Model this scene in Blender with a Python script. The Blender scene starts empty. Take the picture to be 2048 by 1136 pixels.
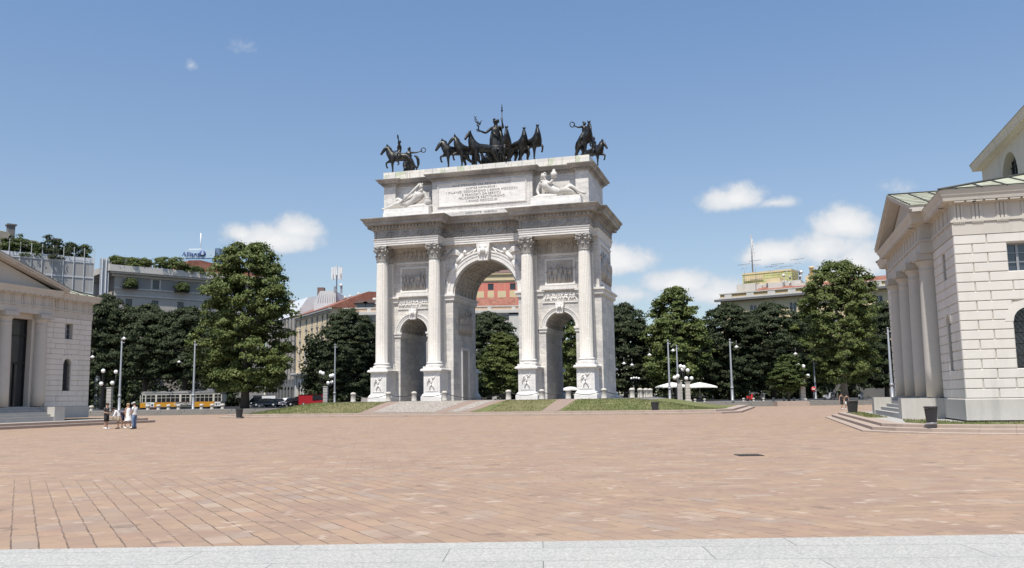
import bpy, bmesh, math, random
from math import sin, cos, tan, pi, radians, sqrt, atan2, hypot
from mathutils import Vector, Matrix, noise as mnoise
R_ = random.Random(7)
S = bpy.context.scene
COL = S.collection
W = bpy.data.worlds.new("World"); S.world = W; W.use_nodes = True

# ------------------------------------------------------------------ camera
F_, PITCH, ROLL, HC = 1750.0, .1281, .0150, 1.75
fw = Vector((0, cos(PITCH), sin(PITCH))); up0 = Vector((0, -sin(PITCH), cos(PITCH))); r0 = Vector((1, 0, 0))
rt = r0*cos(ROLL) - up0*sin(ROLL); upv = up0*cos(ROLL) + r0*sin(ROLL)
cd = bpy.data.cameras.new("camera"); cam = bpy.data.objects.new("camera", cd); COL.objects.link(cam)
cd.sensor_width = 36; cd.lens = 36*F_/2048; cd.clip_end = 9000; cd.clip_start = .1
M = Matrix.Identity(4)
for i in range(3):
    M[i][0] = rt[i]; M[i][1] = upv[i]; M[i][2] = -fw[i]
M[2][3] = HC
cam.matrix_world = M
S.camera = cam
CAM = Vector((0, 0, HC))
def ray(px, py): return fw + rt*((px-1024)/F_) + upv*((568-py)/F_)
def at(px, py, Y):                       # the point of the sight line that lies Y metres ahead
    d = ray(px, py); return CAM + d*(Y/d.y)
def onground(px, py, z=0):
    d = ray(px, py); return CAM + d*((z-HC)/d.z)
AL = radians(15.82)
E_ = Vector((cos(AL), -sin(AL), 0)); N_ = Vector((sin(AL), cos(AL), 0)); K_ = Vector((0, 0, 1))

# ------------------------------------------------------------------ mesh builder
class MB:
    def __init__(s): s.v = []; s.f = []; s.sm = []; s.m = Matrix.Identity(4)
    def add(s, vs, fs, smooth=False):
        b = len(s.v)
        s.v += [tuple(s.m @ Vector(p)) for p in vs]
        s.f += [tuple(i+b for i in f) for f in fs]
        s.sm += [smooth]*len(fs)
    def box(s, x0, x1, y0, y1, z0, z1):
        s.add([(x0,y0,z0),(x1,y0,z0),(x1,y1,z0),(x0,y1,z0),(x0,y0,z1),(x1,y0,z1),(x1,y1,z1),(x0,y1,z1)],
              [(0,3,2,1),(4,5,6,7),(0,1,5,4),(1,2,6,5),(2,3,7,6),(3,0,4,7)])
    def cbox(s, c, d): s.box(c[0]-d[0]/2, c[0]+d[0]/2, c[1]-d[1]/2, c[1]+d[1]/2, c[2]-d[2]/2, c[2]+d[2]/2)
    def frust(s, x0, x1, y0, y1, z0, z1, b):   # a box whose -y face is chamfered by b
        s.add([(x0,y1,z0),(x1,y1,z0),(x1,y1,z1),(x0,y1,z1),(x0+b,y0,z0+b),(x1-b,y0,z0+b),(x1-b,y0,z1-b),(x0+b,y0,z1-b)],
              [(4,5,6,7),(0,1,5,4),(1,2,6,5),(2,3,7,6),(3,0,4,7)])
    def prism(s, pts, a0, a1, axis='y', smooth=False):
        n = len(pts)
        def P(p, a):
            return (p[0], a, p[1]) if axis == 'y' else ((a, p[0], p[1]) if axis == 'x' else (p[0], p[1], a))
        vs = [P(p, a0) for p in pts] + [P(p, a1) for p in pts]
        fs = [tuple(range(n)), tuple(range(2*n-1, n-1, -1))] + [(i, i+n, (i+1) % n+n, (i+1) % n) for i in range(n)]
        s.add(vs, fs, smooth)
    def lathe(s, prof, c=(0,0,0), n=24, smooth=True, mod=None, a0=0, a1=2*pi):
        full = abs(a1-a0-2*pi) < 1e-6; k = n if full else n+1
        vs = []; fs = []
        for (r, z) in prof:
            for i in range(k):
                a = a0+(a1-a0)*i/n; q = r*(mod(a) if mod else 1)
                vs.append((c[0]+q*cos(a), c[1]+q*sin(a), c[2]+z))
        for j in range(len(prof)-1):
            for i in range(n):
                i2 = (i+1) % k
                fs.append((j*k+i, j*k+i2, (j+1)*k+i2, (j+1)*k+i))
        if full:
            fs.append(tuple(range(k-1, -1, -1))); fs.append(tuple((len(prof)-1)*k+i for i in range(k)))
        s.add(vs, fs, smooth)
    def tube(s, pts, rad, n=8, cap=True, smooth=True):
        pts = [Vector(p) for p in pts]
        if not isinstance(rad, (list, tuple)): rad = [rad]*len(pts)
        vs = []; fs = []; prev = None
        for i, p in enumerate(pts):
            t = (pts[min(i+1, len(pts)-1)]-pts[max(i-1, 0)])
            if t.length < 1e-9: t = Vector((0,0,1))
            t.normalize()
            if prev is None:
                a = Vector((0,0,1)) if abs(t.z) < .9 else Vector((1,0,0))
                u = t.cross(a).normalized()
            else:
                u = (prev - t*prev.dot(t))
                u = u.normalized() if u.length > 1e-6 else t.orthogonal().normalized()
            prev = u; w = t.cross(u)
            for k in range(n):
                an = 2*pi*k/n
                vs.append(tuple(p+(u*cos(an)+w*sin(an))*rad[i]))
        for i in range(len(pts)-1):
            for k in range(n):
                k2 = (k+1) % n
                fs.append((i*n+k, i*n+k2, (i+1)*n+k2, (i+1)*n+k))
        if cap:
            fs.append(tuple(range(n-1, -1, -1))); fs.append(tuple((len(pts)-1)*n+k for k in range(n)))
        s.add(vs, fs, smooth)
    def torso(s, pts, ab, n=18):        # oval rings (half-widths a across, b deep) along a spine, closed at both ends
        pts = [Vector(p) for p in pts]; vs = []; fs = []
        for i, p in enumerate(pts):
            t = (pts[min(i+1, len(pts)-1)]-pts[max(i-1, 0)]).normalized(); u = Vector((1,0,0)); u = (u-t*u.dot(t)).normalized(); w = t.cross(u)
            for k in range(n): an = 2*pi*k/n; vs.append(tuple(p+u*cos(an)*ab[i][0]+w*sin(an)*ab[i][1]))
        for i in range(len(pts)-1):
            for k in range(n): fs.append((i*n+k, i*n+(k+1) % n, (i+1)*n+(k+1) % n, (i+1)*n+k))
        fs.append(tuple(range(n-1, -1, -1))); fs.append(tuple((len(pts)-1)*n+k for k in range(n))); s.add(vs, fs, True)
    def ball(s, c, r, n=10, m=6):
        if not isinstance(r, (list, tuple)): r = (r, r, r)
        vs = [(c[0], c[1], c[2]-r[2])]; fs = []
        for j in range(1, m):
            t = pi*j/m
            for i in range(n):
                a = 2*pi*i/n
                vs.append((c[0]+r[0]*sin(t)*cos(a), c[1]+r[1]*sin(t)*sin(a), c[2]-r[2]*cos(t)))
        vs.append((c[0], c[1], c[2]+r[2])); L = len(vs)-1
        for i in range(n):
            fs.append((0, 1+(i+1) % n, 1+i)); fs.append((L, 1+(m-2)*n+i, 1+(m-2)*n+(i+1) % n))
            for j in range(m-2):
                a = 1+j*n+i; b = 1+j*n+(i+1) % n
                fs.append((a, b, b+n, a+n))
        s.add(vs, fs, True)
    def loft(s, fn, levels):             # closed plan outline fn(overhang) carried up through (z, overhang)
        L = [fn(o) for (z, o) in levels]; n = len(L[0])
        vs = [(p[0], p[1], levels[j][0]) for j, l in enumerate(L) for p in l]
        fs = [tuple(range(n-1, -1, -1)), tuple((len(levels)-1)*n+i for i in range(n))]
        for j in range(len(levels)-1):
            for i in range(n):
                fs.append((j*n+i, j*n+(i+1) % n, (j+1)*n+(i+1) % n, (j+1)*n+i))
        s.add(vs, fs)
    def archblock(s, x0, x1, zs, zt, y0, y1, r=None, n=20):    # wall above an arched opening
        cx = (x0+x1)/2; r = r or (x1-x0)/2
        p = [(cx-r*cos(pi*i/n), zs+r*sin(pi*i/n)) for i in range(n+1)]
        t = [(x0+(x1-x0)*i/n, zt) for i in range(n+1)]
        for i in range(n):
            s.add([(p[i][0],y0,p[i][1]),(p[i+1][0],y0,p[i+1][1]),(t[i+1][0],y0,zt),(t[i][0],y0,zt)], [(0,1,2,3)])
            s.add([(p[i][0],y1,p[i][1]),(p[i+1][0],y1,p[i+1][1]),(t[i+1][0],y1,zt),(t[i][0],y1,zt)], [(3,2,1,0)])
            s.add([(p[i][0],y0,p[i][1]),(p[i+1][0],y0,p[i+1][1]),(p[i+1][0],y1,p[i+1][1]),(p[i][0],y1,p[i][1])], [(3,2,1,0)], True)
    def ring(s, cx, zs, ra, rb, y0, y1, n=24, a0=0, a1=pi):      # archivolt in the xz plane
        vs = []; fs = []
        for i in range(n+1):
            a = a0+(a1-a0)*i/n
            for (r, y) in ((ra,y0),(rb,y0),(rb,y1),(ra,y1)):
                vs.append((cx-r*cos(a), y, zs+r*sin(a)))
        for i in range(n):
            for k in range(4):
                k2 = (k+1) % 4
                fs.append((i*4+k, i*4+k2, (i+1)*4+k2, (i+1)*4+k))
        fs += [(0,1,2,3), (n*4+3, n*4+2, n*4+1, n*4)]
        s.add(vs, fs)
    def build(s, name, mat=None, parent=None, fix=True):
        me = bpy.data.meshes.new(name); me.from_pydata(s.v, [], s.f)
        me.polygons.foreach_set('use_smooth', s.sm)
        if fix:
            b = bmesh.new(); b.from_mesh(me); bmesh.ops.recalc_face_normals(b, faces=b.faces); b.to_mesh(me); b.free()
        return link(name, me, mat, parent)
def link(name, me, mat=None, parent=None):
    if mat and not me.materials: me.materials.append(mat)
    o = bpy.data.objects.new(name, me); COL.objects.link(o)
    if parent: o.parent = parent
    return o
def tag(o, label, cat, group=None, kind=None):
    if label: o['label'] = label
    if cat: o['category'] = cat
    if group: o['group'] = group
    if kind: o['kind'] = kind
    return o
def thing(name, label, cat, loc=(0,0,0), rz=0, group=None, sc=1):
    o = bpy.data.objects.new(name, None); COL.objects.link(o); o.empty_display_size = .2
    o.location = loc; o.rotation_euler = (0, 0, rz); o.scale = (sc, sc, sc) if not isinstance(sc, tuple) else sc
    return tag(o, label, cat, group)
def struct(name, mb, mat): return tag(mb.build(name, mat), None, None, None, 'structure')
def dup(root, label, loc, rz=0, sc=None, group=None):
    def cp(o, par):
        c = o.copy(); COL.objects.link(c); c.parent = par
        for ch in list(o.children): cp(ch, c)
        return c
    c = cp(root, None); c.location = loc; c.rotation_euler = (0, 0, rz)
    if sc is not None: c.scale = (sc, sc, sc) if not isinstance(sc, tuple) else sc
    c['label'] = label
    if group: c['group'] = group
    return c

# ------------------------------------------------------------------ materials
class NT:
    def __init__(s, name):
        s.mat = bpy.data.materials.new(name); s.mat.use_nodes = True; s.t = s.mat.node_tree
        s.b = s.t.nodes['Principled BSDF']
    def n(s, typ, **kw):
        nd = s.t.nodes.new(typ)
        for k, v in kw.items():
            if k.startswith('_'): setattr(nd, k[1:], v)
            else:
                key = k.replace('__', ' ')
                nd.inputs[int(key[1:]) if key[0] == 'i' and key[1:].isdigit() else key].default_value = v
        return nd
    def l(s, a, b): s.t.links.new(a, b)
    def co(s, scale=None, rot=None, kind='Object'):
        c = s.n('ShaderNodeTexCoord').outputs[kind]
        if scale or rot:
            m = s.n('ShaderNodeMapping')
            if scale: m.inputs['Scale'].default_value = scale
            if rot: m.inputs['Rotation'].default_value = rot
            s.l(c, m.inputs['Vector']); c = m.outputs['Vector']
        return c
    def noise(s, vec, scale, detail=4, rough=.55, dist=0):
        n = s.n('ShaderNodeTexNoise', Scale=scale, Detail=detail, Roughness=rough, Distortion=dist); s.l(vec, n.inputs['Vector']); return n.outputs['Fac']
    def ramp(s, fac, stops):
        r = s.n('ShaderNodeValToRGB'); e = r.color_ramp.elements
        while len(e) < len(stops): e.new(.5)
        for i, (p, c) in enumerate(stops):
            e[i].position = p; e[i].color = c if len(c) == 4 else (*c, 1)
        s.l(fac, r.inputs['Fac']); return r.outputs['Color']
    def mix(s, fac, a, b, mode='MIX'):
        m = s.n('ShaderNodeMix', _data_type='RGBA', _blend_type=mode)
        for sock, v in ((m.inputs[0], fac), (m.inputs[6], a), (m.inputs[7], b)):
            if hasattr(v, 'is_output'): s.l(v, sock)
            elif isinstance(v, (int, float)): sock.default_value = v
            else: sock.default_value = (*v, 1) if len(v) == 3 else v
        return m.outputs[2]
    def math(s, op, a, b=0):
        m = s.n('ShaderNodeMath', _operation=op)
        for sock, v in ((m.inputs[0], a), (m.inputs[1], b)):
            if hasattr(v, 'is_output'): s.l(v, sock)
            else: sock.default_value = v
        return m.outputs[0]
    def wallco(s):                       # (x+y, z): runs along any upright wall
        sp = s.n('ShaderNodeSeparateXYZ'); s.l(s.co(), sp.inputs[0])
        cb = s.n('ShaderNodeCombineXYZ'); s.l(s.math('ADD', sp.outputs[0], sp.outputs[1]), cb.inputs[0]); s.l(sp.outputs[2], cb.inputs[1])
        return cb.outputs[0]
    def brick(s, vec, c1, c2, cm, w, h, mortar=.01, off=.5, smooth=.1):
        b = s.n('ShaderNodeTexBrick', Scale=1.0); b.offset = off
        b.inputs['Color1'].default_value = (*c1, 1); b.inputs['Color2'].default_value = (*c2, 1); b.inputs['Mortar'].default_value = (*cm, 1)
        b.inputs['Mortar Size'].default_value = mortar; b.inputs['Brick Width'].default_value = w; b.inputs['Row Height'].default_value = h
        b.inputs['Mortar Smooth'].default_value = smooth
        s.l(vec, b.inputs['Vector']); return b
    def bump(s, h, strength=.3, dist=.02):
        b = s.n('ShaderNodeBump', Strength=strength, Distance=dist); s.l(h, b.inputs['Height']); s.l(b.outputs[0], s.b.inputs['Normal'])
    def done(s, col, rough=.7, metal=0, spec=None):
        if hasattr(col, 'is_output'): s.l(col, s.b.inputs['Base Color'])
        else: s.b.inputs['Base Color'].default_value = (*col, 1)
        s.b.inputs['Roughness'].default_value = rough; s.b.inputs['Metallic'].default_value = metal
        if spec is not None: s.b.inputs['Specular IOR Level'].default_value = spec
        return s.mat

def simple(name, c, rough=.6, var=.25, scale=3, metal=0, spec=None, bump=0):
    t = NT(name); f = t.noise(t.co(), scale, 5)
    col = t.mix(f, tuple(x*(1-var) for x in c), tuple(min(1, x*(1+var)) for x in c))
    if bump: t.bump(t.noise(t.co(), scale*6, 6), bump)
    return t.done(col, rough, metal, spec)

def marble(name, base, vein, blocks=None, stain=.35, vs=.5):
    t = NT(name); co = t.co()
    n1 = t.noise(t.co(scale=(1, 1, 2.6)), vs, 8, .62, 2.2)
    veins = t.ramp(n1, [(.40, (0,0,0)), (.49, (1,1,1)), (.53, (.25,.25,.25)), (.62, (0,0,0))])
    n2 = t.noise(co, .35, 5, .6)
    c = t.mix(t.math('MULTIPLY', veins, .6), base, vein)
    c = t.mix(t.ramp(n2, [(.42, (0,0,0)), (.7, (stain,)*3)]), c, tuple(x*.72 for x in vein))
    if blocks:
        wc = t.wallco()
        b = t.brick(wc, (1,.98,.94), (.70,.70,.72), (.45,.43,.40), blocks[0], blocks[1], .008)
        c = t.mix(.78, c, b.outputs['Color'], 'MULTIPLY')
        t.bump(b.outputs['Fac'], .25, -.02)
    streak = t.noise(t.co(scale=(2.2, 2.2, .12)), 1.4, 6, .65)
    c = t.mix(t.ramp(streak, [(.55, (0,0,0)), (.8, (.4,.4,.4))]), c, tuple(x*.6 for x in vein))
    return t.done(c, .55, 0, .3)

MARB = marble('white_marble', (.78,.745,.69), (.47,.45,.435), (1.7, .62))
MARBP = marble('white_marble_plain', (.80,.76,.70), (.56,.55,.54), None, .25)
MARBC = marble('column_marble', (.80,.76,.69), (.62,.58,.52), None, .2, 1.2)
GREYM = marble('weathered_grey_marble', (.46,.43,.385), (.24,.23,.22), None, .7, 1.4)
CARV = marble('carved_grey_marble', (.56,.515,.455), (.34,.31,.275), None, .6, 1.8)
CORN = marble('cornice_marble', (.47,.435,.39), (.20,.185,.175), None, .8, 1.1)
def mossy():
    t = NT('parapet_marble'); wc = t.wallco()
    b = t.brick(wc, (.74,.69,.60), (.60,.57,.53), (.36,.33,.28), 1.5, .98, .01)
    n = t.noise(t.co(scale=(1, 1, .8)), .9, 3, .5)
    c = t.mix(t.ramp(n, [(.56, (0,0,0)), (.64, (.75,.75,.75))]), b.outputs['Color'], (.42,.47,.31))
    k = t.noise(t.co(scale=(3, 3, .25)), 1.6, 5, .6)
    c = t.mix(t.ramp(k, [(.6, (0,0,0)), (.72, (.7,.7,.7))]), c, (.25,.23,.21))
    return t.done(c, .7)
PARA = mossy()
def bronze():
    t = NT('dark_bronze'); f = t.noise(t.co(), 2.2, 5, .6)
    c = t.ramp(f, [(.3, (.012,.011,.010)), (.55, (.032,.031,.028)), (.72, (.095,.10,.092))])
    return t.done(c, .42, .5)
BRONZE = bronze()
def stone(name, c, dirt=.5, joints=None, bumpy=.15):
    t = NT(name); co = t.co()
    n = t.noise(co, 1.1, 7, .65); m = t.noise(co, 14, 4, .6)
    a = t.mix(n, tuple(x*.86 for x in c), tuple(x*1.1 for x in c))
    a = t.mix(t.math('MULTIPLY', m, .35), a, tuple(x*.7 for x in c))
    st = t.noise(t.co(scale=(1.6,1.6,.22)), .9, 6, .65)
    a = t.mix(t.ramp(st, [(.52, (0,0,0)), (.78, (dirt,)*3)]), a, tuple(x*.55 for x in c))
    if joints:
        b = t.brick(t.wallco(), (1,1,1), (.86,.86,.87), (.5,.48,.45), joints[0], joints[1], .012)
        a = t.mix(.7, a, b.outputs['Color'], 'MULTIPLY')
    t.bump(m, bumpy, .01)
    return t.done(a, .85, 0, .2)
ASH = stone('pale_ashlar', (.68,.645,.585), .3)
ASHS = stone('smooth_stone', (.56,.52,.455), .45)
COLM = stone('column_stone', (.52,.485,.43), .5)
PLIN = stone('plinth_stone', (.50,.475,.43), .55)
GRAN = stone('kerb_granite', (.42,.335,.275), .6, None)
KERBD = stone('far_kerb_stone', (.235,.215,.19), .5)
GRANG = stone('grey_granite', (.42,.405,.38), .4)
CONC = stone('concrete', (.36,.35,.34), .4)
DARKP = simple('dark_paving', (.20,.185,.175), .85, .25, 2)
ASPH = simple('asphalt', (.055,.055,.058), .9, .3, 1.5)
def copper():
    t = NT('green_copper_roof'); n = t.noise(t.co(), 1.3, 6, .65)
    return t.done(t.ramp(n, [(.3, (.25,.235,.17)), (.5, (.38,.38,.27)), (.72, (.47,.51,.40))]), .6, .0)
COPPER = copper()
LEAD = simple('roof_seam', (.05,.05,.045), .6)
GLASS = NT('dark_glass').done((.020,.024,.028), .08, 0, .8)
def wavyglass():
    t = NT('window_glass'); t.bump(t.noise(t.co(), 4, 2), .15, .03)
    return t.done((.035,.045,.06), .05, 0, 1)
WGLASS = wavyglass()
IRON = simple('black_iron', (.012,.012,.013), .5, .3)
STEEL = simple('grey_steel', (.30,.31,.32), .45, .15, 2, .3)
GLOBE = NT('opal_globe').done((.86,.86,.83), .25)
WHITE = simple('white_paint', (.72,.71,.68), .5, .08)
CREAMP = simple('cream_paint', (.52,.49,.41), .45, .08)
CHAR = simple('charcoal', (.03,.03,.032), .6)
def brickpave():
    t = NT('plaza_paving_stone'); ang = radians(29.3)
    co = t.n('ShaderNodeTexCoord').outputs['Object']
    wob = t.n('ShaderNodeTexNoise', Scale=2.6, Detail=6.0); t.l(co, wob.inputs['Vector'])
    sub = t.n('ShaderNodeVectorMath', _operation='SUBTRACT'); t.l(wob.outputs['Color'], sub.inputs[0]); sub.inputs[1].default_value = (.5,.5,.5)
    scl = t.n('ShaderNodeVectorMath', _operation='SCALE'); t.l(sub.outputs[0], scl.inputs[0]); scl.inputs['Scale'].default_value = .055
    ad = t.n('ShaderNodeVectorMath', _operation='ADD'); t.l(co, ad.inputs[0]); t.l(scl.outputs[0], ad.inputs[1])
    def rot(a, loc=(0,0,0), v=None):
        m = t.n('ShaderNodeMapping'); m.inputs['Rotation'].default_value = (0, 0, a); m.inputs['Location'].default_value = loc; t.l(v or ad.outputs[0], m.inputs['Vector']); return m.outputs[0]
    # courses run 29 degrees left of straight ahead near the pavement, across the square farther out
    g = t.noise(co, .5, 3)
    def field(a, w, h, cross):
        v = rot(a)
        tint = lambda k, c1, c2, cm: t.brick(rot(0, (w*2*k, h*2*(3*k+1), 0), v), c1, c2, cm, w, h, .013, .47, .0)
        b = tint(0, (.390,.268,.176), (.300,.210,.146), (.33,.225,.155))
        b2 = tint(7, (0,0,0), (1,1,1), (.5,.5,.5)); b3 = tint(13, (0,0,0), (1,1,1), (.5,.5,.5))
        c = t.mix(t.ramp(b2.outputs['Color'], [(.86, (0,0,0)), (.98, (.7,.7,.7))]), b.outputs['Color'], (.43,.345,.27))
        c = t.mix(t.ramp(b3.outputs['Color'], [(.86, (0,0,0)), (.98, (.6,.6,.6))]), c, (.30,.255,.225))
        c = t.mix(t.ramp(b3.outputs['Color'], [(.02, (.5,.5,.5)), (.16, (0,0,0))]), c, (.39,.235,.165))
        sp = t.n('ShaderNodeSeparateXYZ'); t.l(v, sp.inputs[0])
        fr = t.math('ABSOLUTE', t.math('SUBTRACT', t.math('FRACT', t.math('DIVIDE', sp.outputs[1], h)), .5))
        wid = t.math('ADD', .430, t.math('MULTIPLY', t.noise(co, 2.7, 4), .085))
        joint = t.math('GREATER_THAN', fr, wid)
        brk = t.ramp(t.noise(co, 3.4, 4, .6), [(.47, (0,0,0)), (.54, (1,1,1))])
        c = t.mix(t.math('MULTIPLY', t.math('MULTIPLY', b.outputs['Fac'], brk), cross), c, (.07,.055,.045))
        return c, joint, b
    c1, j1, b1 = field(-(pi/2+ang), .66, .31, .85); c2, j2, b2 = field(-radians(9), .72, .33, .75)
    sp = t.n('ShaderNodeSeparateXYZ'); t.l(co, sp.inputs[0])
    edge = t.math('ADD', t.math('ADD', sp.outputs[1], t.math('MAXIMUM', t.math('MULTIPLY', sp.outputs[0], 1.1), -2.5)), t.math('MULTIPLY', g, 4))
    far = t.ramp(t.math('MULTIPLY', edge, .02), [(.40, (0,0,0)), (.42, (1,1,1))])
    jm = t.n('ShaderNodeMapRange'); t.l(sp.outputs[1], jm.inputs[0]); jm.inputs[1].default_value = 14; jm.inputs[2].default_value = 60; jm.inputs[3].default_value = .85; jm.inputs[4].default_value = .18
    lm = t.n('ShaderNodeMapRange'); t.l(sp.outputs[0], lm.inputs[0]); lm.inputs[1].default_value = -4; lm.inputs[2].default_value = 2.5; lm.inputs[3].default_value = 1; lm.inputs[4].default_value = .12
    col = t.mix(far, t.mix(t.math('MULTIPLY', t.math('MULTIPLY', j1, .92), lm.outputs[0]), c1, (.055,.043,.035)), t.mix(t.math('MULTIPLY', j2, .2), c2, (.12,.09,.072)))
    big = t.noise(co, .13, 5, .6)
    col = t.mix(t.ramp(big, [(.35, (0,0,0)), (.7, (.55,.55,.55))]), col, (.375,.27,.184))
    mid = t.noise(rot(-radians(7), (0,0,0)), .9, 5, .65)
    col = t.mix(t.ramp(mid, [(.46, (0,0,0)), (.66, (.75,.75,.75))]), col, (.27,.185,.142))
    fine = t.noise(co, 24, 4, .6)
    col = t.mix(t.math('MULTIPLY', fine, .4), col, (.28,.20,.155))
    st = t.n('ShaderNodeMapping'); st.inputs['Scale'].default_value = (.8, .9, 1); t.l(co, st.inputs['Vector'])
    spots = t.noise(st.outputs[0], 1.5, 4, .6)
    col = t.mix(t.ramp(spots, [(.62, (0,0,0)), (.68, (.6,.6,.6))]), col, (.17,.125,.10))
    lite = t.noise(st.outputs[0], 2.3, 3, .6)
    col = t.mix(t.ramp(lite, [(.61, (0,0,0)), (.68, (.65,.65,.65))]), col, (.47,.375,.295))
    t.bump(b1.outputs['Fac'], .15, -.01)
    return t.done(col, .88, 0, .2)
BRICKP = brickpave()
def slabpave():
    t = NT('granite_pavement'); co = t.co(rot=(0, 0, .03))
    b = t.brick(co, (.525,.505,.455), (.485,.465,.42), (.12,.12,.115), 2.9, .80, .006, .37)
    n = t.noise(t.co(), 38, 4, .75); g = t.noise(t.co(), 1.3, 5, .6)
    c = t.mix(t.ramp(n, [(.38, (.75,.75,.75)), (.6, (0,0,0))]), b.outputs['Color'], (.20,.195,.18))
    c = t.mix(t.ramp(g, [(.5, (0,0,0)), (.8, (.4,.4,.4))]), c, (.33,.325,.31))
    t.bump(n, .5, .006)
    return t.done(c, .75)
PAVE = slabpave()
def grassm(name, a, b, c):
    t = NT(name); n = t.noise(t.co(), .8, 6, .7); f = t.noise(t.co(), 30, 3, .7)
    col = t.ramp(n, [(.3, a), (.5, b), (.7, c)])
    return t.done(t.mix(t.math('MULTIPLY', f, .5), col, tuple(x*.5 for x in a)), .95, 0, .1)
GRASS = grassm('lawn_turf', (.115,.140,.048), (.175,.185,.075), (.28,.245,.13))
GRASSD = grassm('dry_lawn_turf', (.17,.165,.075), (.22,.205,.10), (.30,.25,.145))
def leafm(name, c1, c2, c3):
    t = NT(name)
    g = t.n('ShaderNodeNewGeometry')
    col = t.ramp(g.outputs['Random Per Island'], [(0, c1), (.55, c2), (1, c3)])
    n = t.noise(t.co(), .5, 3)
    col = t.mix(t.math('MULTIPLY', n, .5), col, tuple(x*.7 for x in c1))
    t.b.inputs['Roughness'].default_value = .65
    t.b.inputs['Specular IOR Level'].default_value = .3
    t.l(col, t.b.inputs['Base Color'])
    tr = t.n('ShaderNodeBsdfTranslucent'); t.l(col, tr.inputs['Color'])
    ms = t.n('ShaderNodeMixShader'); ms.inputs[0].default_value = .22
    t.l(t.b.outputs[0], ms.inputs[1]); t.l(tr.outputs[0], ms.inputs[2])
    t.l(ms.outputs[0], t.t.nodes['Material Output'].inputs['Surface'])
    return t.mat
LEAFP = leafm('plane_tree_leaves', (.062,.090,.018), (.128,.160,.040), (.235,.260,.095))
LEAFD = leafm('dark_tree_leaves', (.021,.033,.012), (.048,.065,.024), (.098,.116,.050))
LEAFS = leafm('fresh_leaves', (.040,.062,.012), (.075,.105,.024), (.14,.165,.05))
BARK = simple('bark', (.10,.085,.068), .9, .4, 2.5)
BARKP = simple('plane_bark', (.24,.21,.165), .9, .45, 1.6)
# ------------------------------------------------------------------ bodies grown from skeletons
def skin(nodes, edges, root, sub=1, name='body'):
    me = bpy.data.meshes.new('t'); ks = list(nodes)
    me.from_pydata([nodes[k][0] for k in ks], [(ks.index(a), ks.index(b)) for a, b in edges], [])
    o = bpy.data.objects.new('t', me); COL.objects.link(o)
    o.modifiers.new('s', 'SKIN')
    for i, k in enumerate(ks):
        sv = me.skin_vertices[0].data[i]; r = nodes[k][1]
        sv.radius = (r, r) if not isinstance(r, tuple) else r
        sv.use_root = (k == root)
    if sub:
        m = o.modifiers.new('u', 'SUBSURF'); m.levels = sub; m.render_levels = sub
    dg = bpy.context.evaluated_depsgraph_get(); dg.update()
    out = bpy.data.meshes.new_from_object(o.evaluated_get(dg)); out.name = name
    bpy.data.objects.remove(o)
    out.polygons.foreach_set('use_smooth', [True]*len(out.polygons))
    return out
def joinmesh(me, mb):                    # add builder geometry to a mesh, one body
    b = bmesh.new(); b.from_mesh(me)
    t = bpy.data.meshes.new('t'); t.from_pydata(mb.v, [], mb.f); t.polygons.foreach_set('use_smooth', [True]*len(mb.f))
    b.from_mesh(t); b.to_mesh(me); b.free(); bpy.data.meshes.remove(t); return me
# a person 1.75 m tall, facing -y, standing
BASE = dict(pelvis=((0,.0,.94),.135), waist=((0,.0,1.10),.118), chest=((0,.005,1.30),.142), collar=((0,.01,1.43),.075), neck=((0,.0,1.50),.052),
    head=((0,-.015,1.60),.082), brow=((0,-.02,1.675),.088), top=((0,-.005,1.735),.05),
    shL=((-.17,.01,1.41),.062), elL=((-.22,.03,1.13),.043), wrL=((-.235,-.04,.89),.029), haL=((-.235,-.065,.815),.036),
    shR=((.17,.01,1.41),.062), elR=((.22,.03,1.13),.043), wrR=((.235,-.04,.89),.029), haR=((.235,-.065,.815),.036),
    hiL=((-.095,0,.88),.088), knL=((-.10,-.02,.48),.058), anL=((-.105,.02,.09),.038), toL=((-.115,-.13,.035),.034),
    hiR=((.095,0,.88),.088), knR=((.10,-.02,.48),.058), anR=((.105,.02,.09),.038), toR=((.115,-.13,.035),.034))
FE = [('pelvis','waist'),('waist','chest'),('chest','collar'),('collar','neck'),('neck','head'),('head','brow'),('brow','top')]
for q in 'LR': FE += [('collar','sh'+q),('sh'+q,'el'+q),('el'+q,'wr'+q),('wr'+q,'ha'+q),('pelvis','hi'+q),('hi'+q,'kn'+q),('kn'+q,'an'+q),('an'+q,'to'+q)]
def pose(over, fat=1):
    d = {k: (Vector(v[0]), v[1]*fat) for k, v in BASE.items()}
    for k, p in over.items():
        if k != 'face': d[k] = (Vector(p), d[k][1])
    return d
def fingers(mb, wr, ha, side):
    d = (ha-wr).normalized(); s_ = d.cross(Vector((0,1,0)));  s_ = s_.normalized() if s_.length > .1 else Vector((1,0,0)); nrm = s_.cross(d)
    for i, L in enumerate((.075,.088,.082,.062)):
        b = ha + s_*(.011*(i-1.5)*2) + d*.015
        mb.tube([b, b+d*L*.5+nrm*.006, b+d*L*.8+nrm*.022, b+d*L*.9+nrm*.036], [.0095,.009,.008,.006], 6)
    b = ha - d*.02 + s_*.03*side
    mb.tube([b, b+s_*.02*side+d*.03+nrm*.012, b+s_*.018*side+d*.055+nrm*.026], [.0105,.0095,.007], 6)
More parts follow.
